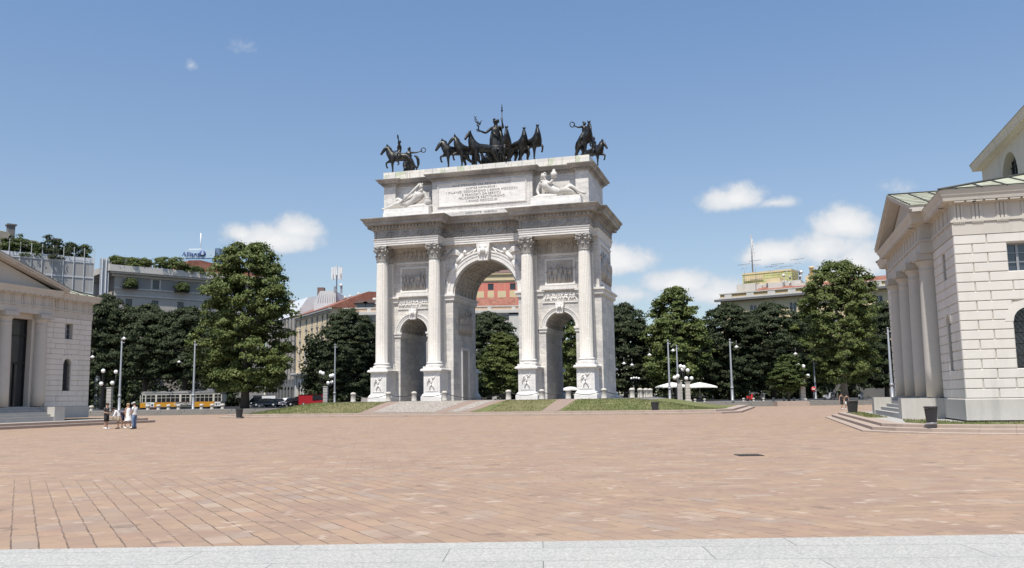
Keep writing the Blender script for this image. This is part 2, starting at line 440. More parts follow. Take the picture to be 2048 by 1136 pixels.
def body(over, fat=1, sub=1):
    d = pose(over, fat); me = skin(d, FE, 'pelvis', sub, 'person_body')
    mb = MB()
    for q, sd in (('L',1),('R',-1)): fingers(mb, d['wr'+q][0], d['ha'+q][0], sd)
    h = d['head'][0]; b = d['brow'][0]; u = (b-h).normalized(); f = Vector(over.get('face', (0,-1,0))).normalized(); sdv = u.cross(f)
    c = (h+b)/2
    mb.tube([c+f*.075+u*.02, c+f*.105-u*.012, c+f*.085-u*.02], [.010,.015,.008], 6)          # nose
    for s2 in (-1, 1):
        mb.ball(c+sdv*s2*.083-f*.005, (.016,.02,.028), 6, 4)                                  # ears
        mb.ball(c+f*.078+sdv*s2*.033+u*.022, .012, 6, 4)                                      # eyes
    mb.tube([c+f*.078-u*.048-sdv*.024, c+f*.084-u*.048, c+f*.078-u*.048+sdv*.024], .007, 5)   # mouth
    return joinmesh(me, mb), d
def scaled(me, s, m=None):
    me.transform(Matrix.Scale(s, 4) if m is None else m @ Matrix.Scale(s, 4)); return me

# a horse facing +x, feet on z=0, withers 1.6
def horse(raise_leg='R', headyaw=0, headdrop=0, stride=0, sub=1):
    hy = radians(headyaw); c, s_ = cos(hy), sin(hy)
    def hp(x, z, dx=0):     # head/neck points turned about the neck base
        bx = .78; r = x-bx
        return Vector((bx+r*c, r*s_, z))
    n = {}
    n['rump'] = (Vector((-.86,0,1.38)), (.32,.32)); n['loin'] = (Vector((-.50,0,1.40)), (.36,.34)); n['belly'] = (Vector((-.05,0,1.28)), (.38,.37))
    n['withers'] = (Vector((.38,0,1.36)), (.37,.39)); n['breast'] = (Vector((.68,0,1.38)), (.33,.34))
    n['nk1'] = (Vector((.86,.03*s_,1.66)), (.25,.32)); n['nk2'] = (hp(.93,1.93), (.17,.24)); n['poll'] = (hp(.98,2.20-headdrop*.6), (.115,.15))
    n['cheek'] = (hp(1.20,2.09-headdrop), (.115,.165)); n['nose'] = (hp(1.42,1.78-headdrop*1.1), (.085,.105)); n['muzzle'] = (hp(1.52,1.62-headdrop*1.1), (.075,.09))
    E = [('rump','loin'),('loin','belly'),('belly','withers'),('withers','breast'),('breast','nk1'),('nk1','nk2'),('nk2','poll'),('poll','cheek'),('cheek','nose'),('nose','muzzle')]
    for q, y in (('L', .17), ('R', -.17)):
        up = raise_leg == q
        f = [(.58,y*1.15,1.02,.19), (.62,y,.76,.115), (.60,y,.47,.078), (.58,y,.16,.062), (.64,y,.05,.08)]
        if up: f = [(.70,y*1.15,1.08,.19), (.95,y,1.02,.115), (1.12,y,.94,.082), (1.08,y,.64,.062), (.98,y,.50,.078)]
        k = stride*(1 if up else -1)
        h = [(-.80,y*1.15,1.02,.26), (-.70+k*.3,y,.80,.15), (-.98+k*.55,y,.50,.088), (-.92+k*.7,y,.17,.066), (-.84+k*.75,y,.05,.08)]
        for nm, L, par in (('f', f, 'breast'), ('h', h, 'rump')):
            prev = par
            for i, (x, yy, z, r) in enumerate(L):
                n[nm+q+str(i)] = (Vector((x, yy, z)), r); E.append((prev, nm+q+str(i))); prev = nm+q+str(i)
    me = skin(n, E, 'belly', sub, 'horse_body')
    mb = MB()
    p = n['poll'][0]; sd = Vector((-s_, c, 0)); fd = Vector((c, s_, 0))
    for k in (-1, 1):
        mb.tube([p+sd*k*.06+Vector((0,0,.08))+fd*.04, p+sd*k*.085+Vector((0,0,.19))+fd*.05, p+sd*k*.08+Vector((0,0,.25))+fd*.07], [.04,.034,.006], 6)
    m0 = [p+Vector((0,0,.12))+fd*.05, n['nk2'][0]-fd*.17+Vector((0,0,.1)), n['nk1'][0]-fd*.2+Vector((0,0,.08)), n['withers'][0]+Vector((.02,0,.3))]
    for i in range(3):      # mane crest
        for j in range(5):
            t = j/5; a = m0[i].lerp(m0[i+1], t)
            mb.ball(a, (.085,.05,.085), 7, 4)
    tl = [Vector((-1.04,0,1.46)), Vector((-1.22,0,1.42)), Vector((-1.34,0,1.15)), Vector((-1.36,0,.80)), Vector((-1.30,0,.5))]
    mb.tube(tl, [.06,.10,.12,.10,.03], 8)
    return joinmesh(me, mb)

# ------------------------------------------------------------------ triumphal arch (local u along the front, v into the depth, w up)
AO = Vector((-3.84, 95, 1.41))
def aw(u, v, w): return AO + E_*u + N_*v + K_*w
def auv(p): q = p-AO; return q.dot(E_), q.dot(N_)
arch = thing('triumphal_arch', 'huge white marble triumphal arch with three arched passages, fluted columns and an inscribed attic', 'arch', AO, -AL)
CU = (-11.77, -5.41, 5.41, 11.77)
V0, V1 = 3.0, 11.0
b = MB()
for sgn in (-1, 1):
    x = sorted((sgn*10.30, sgn*13.2)); b.box(x[0], x[1], V0, V1, 0, 11.4)
    x = sorted((sgn*10.30, sgn*13.0)); b.box(x[0], x[1], V0+.004, V1-.004, 11.4, 17.7)
    x = sorted((sgn*3.85, sgn*6.94)); b.box(x[0], x[1], V0, V1, 0, 17.7)
    x = sorted((sgn*6.94, sgn*10.30)); b.archblock(x[0], x[1], 7.85, 17.7, V0, V1, n=24)
b.archblock(-3.85, 3.85, 12.0, 17.7, V0, V1, n=32)
b.build('wall', MARB, arch)
# imposts and plinth course
b = MB()
def imp(x0, x1, z0, z1, o):
    b.box(x0-o, x1+o, V0-o, V1+o, z1-.22, z1); b.box(x0-o*.55, x1+o*.55, V0-o*.55, V1+o*.55, z0+.12, z1-.223); b.box(x0-o*.25, x1+o*.25, V0-o*.25, V1+o*.25, z0, z0+.117)
for s in (-1, 1):
    x = sorted((s*3.85, s*4.55)); 
    for (za, zb) in ((11.25, 12.0),):
        xx = sorted((s*3.85, s*6.6)); imp(xx[0], xx[1]-0 if s > 0 else xx[1], za, zb, .32)
    xx = sorted((s*10.75, s*13.2)); imp(xx[0], xx[1], 11.2, 12.0, .42)
    for xa, xb in ((10.30, 10.95), (6.3, 6.94)):
        xx = sorted((s*xa, s*xb)); imp(xx[0], xx[1], 7.2, 7.85, .2)
b.build('impost', MARBP, arch)
def archivolt(cx, zs, r, w, name):
    for y0, y1 in ((V0-.16, V0+.05), (V1-.05, V1+.16)):
        b = MB(); b.ring(cx, zs, r+.004, r+w*.45, y0+.05, y1, 30); b.ring(cx, zs, r+w*.45, r+w*.8, y0, y1, 30); b.ring(cx, zs, r+w*.8, r+w, y0-.07, y1, 30)
        b.build(name, MARBP, arch)
archivolt(0, 12.0, 3.85, .95, 'main_archivolt')
for s in (-1, 1): archivolt(s*8.62, 7.85, 1.68, .52, 'side_archivolt')
def keystone(cx, z0, z1, w, y):
    b = MB(); b.prism([(cx-w*.4, z0), (cx+w*.4, z0), (cx+w*.58, z1), (cx-w*.58, z1)], y, V0)
    o = b.build('keystone', MARBP, arch)
    h = MB(); m = (z0+z1)/2; h.ball((cx, y-.02, m+.1*w), (w*.27, w*.25, w*.36), 12, 8); h.ball((cx, y+.05, m+.42*w), (w*.36, w*.2, w*.2), 10, 6)
    h.tube([(cx, y-.27*w, m+.16*w), (cx, y-.34*w, m+.02*w)], [.03*w, .06*w], 6)
    for k in (-1, 1): h.tube([(cx+k*w*.3, y, m+.3*w), (cx+k*w*.34, y, m-.1*w), (cx+k*w*.22, y, m-.5*w)], [w*.1, w*.11, w*.06], 8)
    h.build('carved_head', MARBP, o)
keystone(0, 15.6, 17.55, 1.35, V0-.75)
for s in (-1, 1): keystone(s*8.62, 9.3, 10.6, .85, V0-.5)
# coffers of the vaults
def coffers(cx, zs, r, nr, na, t, name):
    b = MB(); d = t
    for j in range(nr+1):
        y = V0+.06+(V1-V0-.42)*j/nr
        b.ring(cx, zs, r-d, r-.004, y, y+.3, 30)
    for i in range(na+1):
        a = pi*i/na; da = .13/r if 0 < i < na else .02
        a0, a1 = max(0, a-da), min(pi, a+da)
        b.ring(cx, zs, r-d+.012, r-.006, V0+.08, V1-.08, 2, a0, a1)
    for j in range(nr):         # rosettes
        for i in range(na):
            a = pi*(i+.5)/na; y = V0+.06+(V1-V0-.42)*(j+.5)/nr+.15
            b.ball((cx-(r-.03)*cos(a), y, zs+(r-.03)*sin(a)), .17*min(1, r/3), 7, 4)
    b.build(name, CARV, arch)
coffers(0, 12.0, 3.85, 7, 11, .17, 'coffered_vault')
for s in (-1, 1): coffers(s*8.62, 7.85, 1.68, 7, 7, .09, 'coffered_vault')
# pedestals
def pedestal(u, v0, v1, flip=False):
    b = MB()
    def rect(o): 
        if not flip: return [(u-.95-o, v0+.24-o), (u+.95+o, v0+.24-o), (u+.95+o, v1), (u-.95-o, v1)]
        return [(u-.95-o, v1), (u+.95+o, v1), (u+.95+o, v0-.24+o), (u-.95-o, v0-.24+o)]
    b.loft(rect, [(0,.26),(.48,.26),(.5,.22),(.62,.18),(.78,.06),(.82,0),(3.18,0),(3.2,.06),(3.27,.10),(3.3,.30),(3.46,.30),(3.48,.24),(3.54,.2)])
    p = b.build('pedestal', MARBP, arch)
    y = v0+.24 if not flip else v0-.24
    s = -1 if not flip else 1
    f = MB()
    for (x0, x1, z0, z1) in ((u-.68,u-.60,1.05,3.0),(u+.60,u+.68,1.05,3.0),(u-.60,u+.60,2.92,3.0),(u-.60,u+.60,1.05,1.13)):
        ys = sorted((y-.003*s, y+.035*s)); f.box(x0, x1, ys[0], ys[1], z0, z1)
    # a striding winged figure carved in low relief
    rr = random.Random(int(u*10)); k = rr.choice((-1, 1)); yy = y+.045*s
    f.tube([(u, yy, 2.35), (u+.05*k, yy, 2.1), (u, yy, 1.85)], [.09,.10,.11], 8)
    f.ball((u-.05*k, yy, 2.62), .08, 8, 6)
    f.tube([(u, yy, 1.9), (u-.16*k, yy, 1.6), (u-.3*k, yy, 1.2)], [.095,.07,.04], 7); f.tube([(u, yy, 1.9), (u+.2*k, yy, 1.6), (u+.22*k, yy, 1.22)], [.095,.07,.04], 7)
    f.tube([(u, yy, 2.42), (u-.25*k, yy, 2.5), (u-.4*k, yy, 2.75)], [.055,.05,.035], 6); f.tube([(u, yy, 2.42), (u+.25*k, yy, 2.25), (u+.35*k, yy, 2.0)], [.055,.05,.035], 6)
    f.tube([(u+.1*k, yy, 2.45), (u+.35*k, yy, 2.5), (u+.45*k, yy, 2.2), (u+.5*k, yy, 1.7)], [.045,.06,.06,.02], 6)
    f.build('carved_panel', MARBP, p)
for u in CU: pedestal(u, 0, V0); pedestal(u, 14.0, V1, True)
# fluted columns with Corinthian capitals
def flute(a): 
    t = (a*22/(2*pi)) % 1.0
    return 1.0 if (t < .14 or t > .86) else 1.0-.115*sin(pi*(t-.14)/.72)
b = MB()
zs = [4.32, 4.42, 7.5, 11, 14, 15.5, 15.86]
rs = [.77, .715, .715, .695, .645, .615, .63]
b.lathe(list(zip(rs, zs)), (0,0,0), 132, True, flute)
SHAFT = b
base = MB()
base.box(-1.0, 1.0, -1.0, 1.0, 3.54, 3.80)
base.lathe([(.96,3.80),(1.0,3.88),(.96,3.98),(.86,4.0),(.80,4.05),(.84,4.12),(.90,4.18),(.88,4.26),(.79,4.3),(.77,4.33)], (0,0,0), 28)
def capital(mb, z0, z1, r, lim=None):
    H = z1-z0
    mb.lathe([(r*1.06,z0-.06),(r*1.1,z0),(r,z0+.05),(r*.98,z0+H*.5),(r*1.12,z0+H*.8),(r*1.32,z0+H*.88)], (0,0,0), 20)
    for row, (zb, hh, rb, out, k, off) in enumerate(((0, .40, r*1.02, .24, 8, 0), (.16, .56, r*1.0, .32, 8, .5))):
        for i in range(k):
            a = 2*pi*(i+off)/k; ca, sa = cos(a), sin(a); tx, ty = -sa, ca
            L = [(rb, zb*H, .20), (rb+.05, zb*H+hh*H*.5, .23), (rb+.12, zb*H+hh*H*.85, .20), (rb+out*.75, zb*H+hh*H, .15), (rb+out, zb*H+hh*H*.93, .10), (rb+out*.96, zb*H+hh*H*.8, .05)]
            vs = []; fs = []
            for (q, z, w) in L:
                for t in (-1, -.35, 0, .35, 1):
                    rad = q - .04*abs(t)
                    vs.append((rad*ca+tx*w*t*1.15, rad*sa+ty*w*t*1.15, z0+z))
            for j in range(len(L)-1):
                for t in range(4): fs.append((j*5+t, j*5+t+1, (j+1)*5+t+1, (j+1)*5+t))
            n0 = len(vs)
            vs += [(x*.95, y*.95, z-.01) for (x, y, z) in vs]
            fs += [tuple(reversed([q+n0 for q in f])) for f in fs]
            mb.add(vs, fs, True)
    for i in range(4):                    # corner volutes
        a = pi/4+pi/2*i; ca, sa = cos(a), sin(a)
        P = []
        for j in range(12):
            t = j/11; an = -pi*.6+t*pi*2.6; q = .20*(1-t*.75)
            P.append(((r*1.42+q*cos(an))*ca, (r*1.42+q*cos(an))*sa, z0+H*.74+q*sin(an)))
        P = [((r*1.02)*ca, (r*1.02)*sa, z0+H*.45)]+P
        mb.tube(P, [.06]+[.075-.003*j for j in range(12)], 6)
        c2, s2 = cos(a-pi/4), sin(a-pi/4)
        mb.ball((c2*r*1.42, s2*r*1.42, z0+H*.92), (.13,.13,.13), 8, 5)
        for sg in (-1, 1):
            ax = a-pi/4+sg*.22
            mb.tube([(r*1.05*cos(ax), r*1.05*sin(ax), z0+H*.5), (r*1.22*cos(ax), r*1.22*sin(ax), z0+H*.72), (r*1.32*cos(ax-sg*.08), r*1.32*sin(ax-sg*.08), z0+H*.68)], [.05,.05,.03], 6)
    A = r*1.62; pts = []
    for i in range(4):
        a = pi/4+pi/2*i
        c0 = Vector((cos(a), sin(a)))*A*1.18; c1 = Vector((cos(a+pi/2), sin(a+pi/2)))*A*1.18
        t0 = Vector((-sin(a), cos(a)))
        for j in range(7):
            t = (j+.35)/7.0
            p = c0.lerp(c1, t); m = Vector((cos(a+pi/4), sin(a+pi/4)))
            p = p-m*(.26*sin(pi*t)*A); pts.append((p.x, p.y))
    mb.prism(pts, z0+H*.89, z1, 'z')
CAPB = MB(); capital(CAPB, 15.90, 17.62, .63)
first = None
for row, vv in enumerate((1.15, 12.85)):
    for u in CU:
        if first is None:
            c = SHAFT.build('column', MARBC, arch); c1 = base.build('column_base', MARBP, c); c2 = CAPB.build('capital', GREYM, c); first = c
            c.location = (u, vv, 0)
        else:
            c = first.copy(); COL.objects.link(c); c.parent = arch; c.location = (u, vv, 0)
            for ch in first.children:
                d = ch.copy(); COL.objects.link(d); d.parent = c
# pilasters behind the columns
PILC = MB(); capital(PILC, 15.90, 17.60, .56)
firstp = None
for vv, s in ((V0, -1), (V1, 1)):
    for u in CU:
        b = MB()
        def pbox(x0, x1, z0, z1, o):
            ys = sorted((vv, vv+s*o)); b.box(x0, x1, ys[0], ys[1], z0, z1)
        pbox(-.66, .66, 4.33, 15.9, .2)
        for k in range(8):
            pbox(-.66+k*.17, -.66+k*.17+.075, 4.6, 15.7, .262)
        pbox(-.9, .9, 3.545, 3.80, .45); pbox(-.82, .82, 3.8, 4.1, .36); pbox(-.74, .74, 4.1, 4.33, .28)
        o = b.build('pilaster', MARBC, arch); o.location = (u, 0, 0)
        if firstp is None: firstp = PILC.build('capital', GREYM, o); pc = firstp
        else: pc = firstp.copy(); COL.objects.link(pc); pc.parent = o
        pc.location = (0, vv+s*(-.28), 0)
# carved relief panels
def relief(mb, x0, x1, z0, z1, y, n, seed, depth=.14, H=None):
    r = random.Random(seed); H = H or (z1-z0)*.8
    for i in range(n):
        x = x0+(x1-x0)*(i+.5)/n+r.uniform(-.1,.1); hh = H*r.uniform(.82,1.02); k = hh/1.75; lean = r.uniform(-.2,.2)*hh*.4
        q = y-depth*.35
        mb.ball((x+lean, q-.02, z0+1.62*k), (.11*k*1.2, .10, .14*k), 8, 6)
        mb.tube([(x, q, z0+.9*k), (x+lean*.6, q-.02, z0+1.2*k), (x+lean, q, z0+1.45*k)], [.16*k,.17*k,.15*k], 8)
        for s in (-1, 1):
            st = r.uniform(.02,.28)*k
            mb.tube([(x+s*.07*k, q, z0+.92*k), (x+s*(.08*k+st*.6), q-.02, z0+.5*k), (x+s*(.06*k+st), q, z0+.05*k)], [.13*k,.09*k,.05*k], 6)
            aa = r.uniform(-1.1,.9); L = .55*k
            e = (x+lean+s*.2*k+s*cos(aa)*L*.4, q-.03, z0+1.4*k+sin(aa)*L*.5)
            mb.tube([(x+lean+s*.14*k, q, z0+1.42*k), e, (e[0]+s*cos(aa+.7)*L*.45, q, e[2]+sin(aa+.7)*L*.45)], [.065*k,.055*k,.04*k], 6)
        if r.random() < .7:
            mb.tube([(x-.1*k, q, z0+1.2*k), (x-.22*k, q, z0+.7*k), (x-.2*k, q, z0+.2*k)], [.09*k,.13*k,.1*k], 6)
def panel(x0, x1, z0, z1, n, seed, name='relief_panel', H=None, frame=True, mat=CARV):
    g = MB(); g.box(x0, x1, V0-.05, V0+.05, z0, z1); relief(g, x0+.1, x1-.1, z0+.03, z1, V0-.05, n, seed, .2, H)
    p = g.build(name, mat, arch)
    if frame:
        f = MB(); w = .2
        for q in ((x0-w, x0, z0-w, z1+w), (x1, x1+w, z0-w, z1+w), (x0, x1, z1, z1+w), (x0, x1, z0-w, z0)): f.box(q[0], q[1], V0-.13, V0+.04, q[2], q[3])
        f.build('panel_frame', MARBP, p)
for s in (-1, 1):
    c = s*8.62
    panel(c-1.45, c+1.55, 12.65, 15.2, 6, 11+s)
    panel(c-2.5, c+2.5, 16.05, 17.55, 8, 31+s, 'upper_relief', 1.3, False)
    panel(c-1.95, c+1.95, 10.72, 11.62, 13, 51+s, 'relief_band', .82, False, MARBP)
    b = MB(); b.box(c-2.0, c+2.0, V0-.38, V0+.04, 11.95, 12.35); b.box(c-2.0, c+2.0, V0-.26, V0+.04, 11.85, 11.946); 
    b.build('sill_slab', MARBP, arch)
    b = MB(); b.box(c-2.05, c+2.05, V0-.12, V0+.04, 15.75, 15.95); b.build('string_moulding', MARBP, arch)
    b = MB(); b.box(c-1.98, c+1.98, V0-.1, V0+.04, 10.5, 10.66); b.build('string_moulding', MARBP, arch)
# flying victories in the spandrels
for s in (-1, 1):
    g = MB(); y = V0-.1
    def P(x, z): return (s*x, y, z)
    g.ball(P(2.35, 16.75), (.21,.2,.25), 10, 7)
    g.tube([P(2.6,16.45), P(2.95,16.0), P(3.35,15.45)], [.2,.27,.25], 10)
    g.tube([P(3.35,15.45), P(3.85,14.7), P(4.1,13.9), P(4.35,13.2)], [.27,.24,.17,.06], 8); g.tube([P(3.3,15.4), P(3.6,14.6), P(4.3,14.1)], [.22,.17,.07], 8)
    g.tube([P(2.5,16.5), P(2.0,16.5), P(1.45,16.85), P(1.0,17.05)], [.11,.09,.07,.05], 7); g.tube([P(1.7,16.2), P(.95,17.15)], [.06,.10], 7)
    for k in range(6):
        a = k/5; g.tube([P(2.75,16.35), P(3.3+.5*a,17.0-.35*a), P(3.9+.65*a,17.35-1.0*a)], [.1,.12,.05], 6)
    for k in range(5): g.tube([P(3.3,15.6-.1*k), P(3.9+.1*k,15.1-.35*k), P(4.55,14.6-.45*k)], [.1,.1,.04], 6)
    g.build('winged_victory', MARBP, arch)
# pylon flank panels and passage reliefs
for s in (-1, 1):
    g = MB(); x = s*13.0; xs = sorted((x, x+s*.10))
    for (y0, y1, z0, z1) in ((3.6,3.9,12.4,17.2),(10.1,10.4,12.4,17.2),(3.9,10.1,16.9,17.2),(3.9,10.1,12.4,12.7)): g.box(xs[0], xs[1], y0, y1, z0, z1)
    p = g.build('flank_panel_frame', MARBP, arch)
    g = MB(); g.m = Matrix.Translation((x, 0, 0)) @ Matrix.Rotation(s*pi/2, 4, 'Z')
    relief(g, 4.0*s if s > 0 else -10.0, 10.0 if s > 0 else -4.0, 12.8, 16.8, -.02, 6, 71+s, .3, 3.4)
    g.build('flank_relief', CARV, p)
    for sx in (1, -1):      # inner faces of the main passage
        pass
for s in (-1, 1):
    x = s*3.85; g = MB(); g.m = Matrix.Translation((x, 0, 0)) @ Matrix.Rotation(-s*pi/2, 4, 'Z')
    a, c = (4.6, 9.4)
    g.box(-9.4 if s > 0 else 4.6, -4.6 if s > 0 else 9.4, -.05, .02, 7.5, 10.7)
    relief(g, -9.2 if s > 0 else 4.8, -4.8 if s > 0 else 9.2, 7.6, 10.6, -.05, 6, 91+s, .25, 2.7)
    g.build('passage_relief', CARV, arch)
    d = MB(); xs = sorted((x, x-s*.16))
    for (y0, y1, z0, z1) in ((5.6,5.95,0,6.1),(8.05,8.4,0,6.1),(5.95,8.05,5.75,6.1)): d.box(xs[0], xs[1], y0, y1, z0, z1)
    dd = d.build('doorway', MARBP, arch)
    d = MB(); xs = sorted((x-s*.03, x+s*.05)); d.box(xs[0], xs[1], 5.953, 8.047, 0, 5.747); d.build('door', CARV, dd)
# entablature with projecting end pairs
def ent_plan(o):
    f, r = 2.55, .50
    p = [(-13.05-o, f-o), (-12.45-o, f-o), (-12.45-o, r-o), (-4.75+o, r-o), (-4.75+o, f-o), (4.75-o, f-o), (4.75-o, r-o), (12.45+o, r-o), (12.45+o, f-o), (13.05+o, f-o)]
    q = [(-x, 14-y) for x, y in p]
    return p + q
b = MB(); b.loft(ent_plan, [(17.64,0),(17.86,0),(17.861,.05),(18.12,.05),(18.121,.10),(18.34,.10),(18.36,.18),(18.45,.2),(18.47,.02)]); b.build('architrave', MARBP, arch)
b = MB(); b.loft(ent_plan, [(18.472,.02),(19.45,.02)])
def swags(mb, x0, x1, y, n, s=-1, ax='x'):
    L = (x1-x0)/n
    for i in range(n+1):
        xx = x0+L*i
        P = (lambda x, z, d: (x, y+s*d, z)) if ax == 'x' else (lambda x, z, d: (y+s*d, x, z))
        mb.ball(P(xx, 19.22, .04), (.12,.12,.13), 8, 5); mb.tube([P(xx, 19.1, .04), P(xx-.06, 18.85, .06), P(xx+.04, 18.55, .04)], [.11,.12,.1], 7)
        if i < n:
            mb.tube([P(xx+L*(.1+.8*t/8), 19.2-.5*sin(pi*t/8), .05) for t in range(9)], [.04,.07,.095,.11,.12,.11,.095,.07,.04], 7)
            mb.ball(P(xx+L*.5, 19.2, .04), (.16,.1,.12), 8, 5)
            for t in (.18, .82): mb.tube([P(xx+L*t, 19.2, .05), P(xx+L*t, 18.8, .05)], [.05,.03], 5)
for s in (-1, 1):
    xs = sorted((s*12.3, s*4.95)); swags(b, xs[0], xs[1], .48, 4)
    swags(b, xs[0], xs[1], 13.52, 4, 1)
swags(b, -4.5, 4.5, 2.53, 5); swags(b, 3.0, 11.0, 13.07, 5, 1, 'y'); swags(b, .8, 2.4, 12.47, 1, 1, 'y'); swags(b, .8, 2.4, -4.75, 1, 1, 'y')
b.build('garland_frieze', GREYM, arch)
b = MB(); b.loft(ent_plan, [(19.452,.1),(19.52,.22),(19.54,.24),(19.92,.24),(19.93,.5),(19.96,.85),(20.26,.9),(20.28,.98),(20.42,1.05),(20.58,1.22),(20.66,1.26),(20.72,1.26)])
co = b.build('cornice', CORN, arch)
def dentils(plan, o, z0, z1, w, gap, d, name, mat, par, fr=.5):
    m = MB(); P = plan(o); n = len(P)
    for i in range(n):
        a = Vector(P[i]); c = Vector(P[(i+1) % n]); L = (c-a).length; t = (c-a)/L; nn = Vector((t.y, -t.x)); k = max(1, int(L/(w+gap)))
        for j in range(k):
            s0 = a+t*(L*(j+.5)/k-w/2); s1 = s0+t*w
            q = [s0, s1, s1+nn*d, s0+nn*d]
            m.prism([(p.x, p.y) for p in q], z0, z1, 'z')
    return m.build(name, mat, par)
dentils(ent_plan, .24, 19.58, 19.90, .2, .2, .18, 'dentil_course', CORN, co)
# attic
def att_plan(o):
    p = [(-12.2-o, 2.5-o), (-10.75+o, 2.5-o), (-10.75+o, 3.0-o), (-5.95-o, 3.0-o), (-5.95-o, 2.0-o), (5.95+o, 2.0-o), (5.95+o, 3.0-o), (10.75-o, 3.0-o), (10.75-o, 2.5-o), (12.2+o, 2.5-o)]
    return p + [(-x, 14-y) for x, y in p]
b = MB(); b.loft(att_plan, [(20.70,.22),(21.3,.22),(21.34,.16),(21.42,.03),(21.45,0),(25.0,0)]); att = b.build('attic', MARB, arch)
for vv in ((.9, 3.0),):
    for s in (-1, 1):
        b = MB(); xs = sorted((s*5.98, s*11.6)); b.box(xs[0], xs[1], vv[0], 2.98, 20.73, 21.55); b.box(xs[0]+.05, xs[1]-.05, vv[0]+.08, 2.98, 21.55, 22.0)
        b.build('statue_ledge', MARBP, arch)
b = MB(); b.loft(att_plan, [(24.98,.05),(25.12,.12),(25.14,.16),(25.36,.2),(25.38,.5),(25.56,.56),(25.58,.62),(25.72,.78),(25.80,.8)]); ac = b.build('attic_cornice', CORN, arch)
dentils(att_plan, .2, 25.17, 25.34, .13, .13, .1, 'dentil_course', CORN, ac)
b = MB()
for i in range(16):
    u0 = -12.35+24.7*i/16; b.frust(u0+.004, u0+24.7/16-.004, 2.62, 11.4, 25.79, 26.8, .012)
b.build('parapet', PARA, arch)
b = MB()
for q in ((-5.3,5.3,24.55,24.72),(-5.3,5.3,21.95,22.12),(-5.3,-5.13,22.12,24.55),(5.13,5.3,22.12,24.55)): b.box(q[0], q[1], 1.93, 2.02, q[2], q[3])
for i in range(60):
    x = -5.2+10.4*i/59; b.cbox((x, 1.9, 24.64), (.09,.09,.11)); b.cbox((x, 1.9, 22.03), (.09,.09,.11))
for i in range(14):
    for x in (-5.21, 5.21): b.cbox((x, 1.9, 22.25+2.2*i/13), (.11,.09,.08))
fr = b.build('inscription_frame', MARBP, arch)
b = MB(); b.box(-5.13, 5.13, 1.975, 2.01, 22.12, 24.55); b.build('inscription_tablet', MARBP, fr)
LET = simple('inscription_letters', (.22,.205,.19), .8, .1)
def text(body_, size, m, name, mat, par=None, ext=.012, wide=None, res=3):
    c = bpy.data.curves.new(name, 'FONT'); c.body = body_; c.size = size; c.align_x = 'CENTER'; c.align_y = 'CENTER'; c.extrude = ext; c.resolution_u = res
    if wide: c.space_character = wide
    o = bpy.data.objects.new(name, c); COL.objects.link(o)
    dg = bpy.context.evaluated_depsgraph_get(); dg.update()
    me = bpy.data.meshes.new_from_object(o.evaluated_get(dg)); bpy.data.objects.remove(o)
    me.transform(m); return link(name, me, mat, par)
UPR = Matrix.Rotation(pi/2, 4, 'X')
LINES = ["ALLE SPERANZE DEL REGNO ITALICO", "AUSPICE NAPOLEONE I", "I MILANESI DEDICARONO L'ANNO MDCCCVII", "E FRANCATI DA SERVIT\u00d9", "FELICEMENTE RESTITUIRONO", "L'ANNO MDCCCLIX"]
for i, L in enumerate(LINES):
    text(L, .36 if i != 1 else .31, Matrix.Translation((0, 1.962, 24.30-.375*i)) @ UPR, 'inscription_line', LET, fr, .012, 1.16)
text("ARCHITETTO   CAGNOLA", .26, Matrix.Translation((0, 1.76, 21.06)) @ UPR, 'architect_line', simple('worn_letters', (.33,.31,.29), .8), fr, .02, 1.25)

STAT = marble('statue_marble', (.66,.625,.57), (.44,.415,.38), None, .6, 2.2)
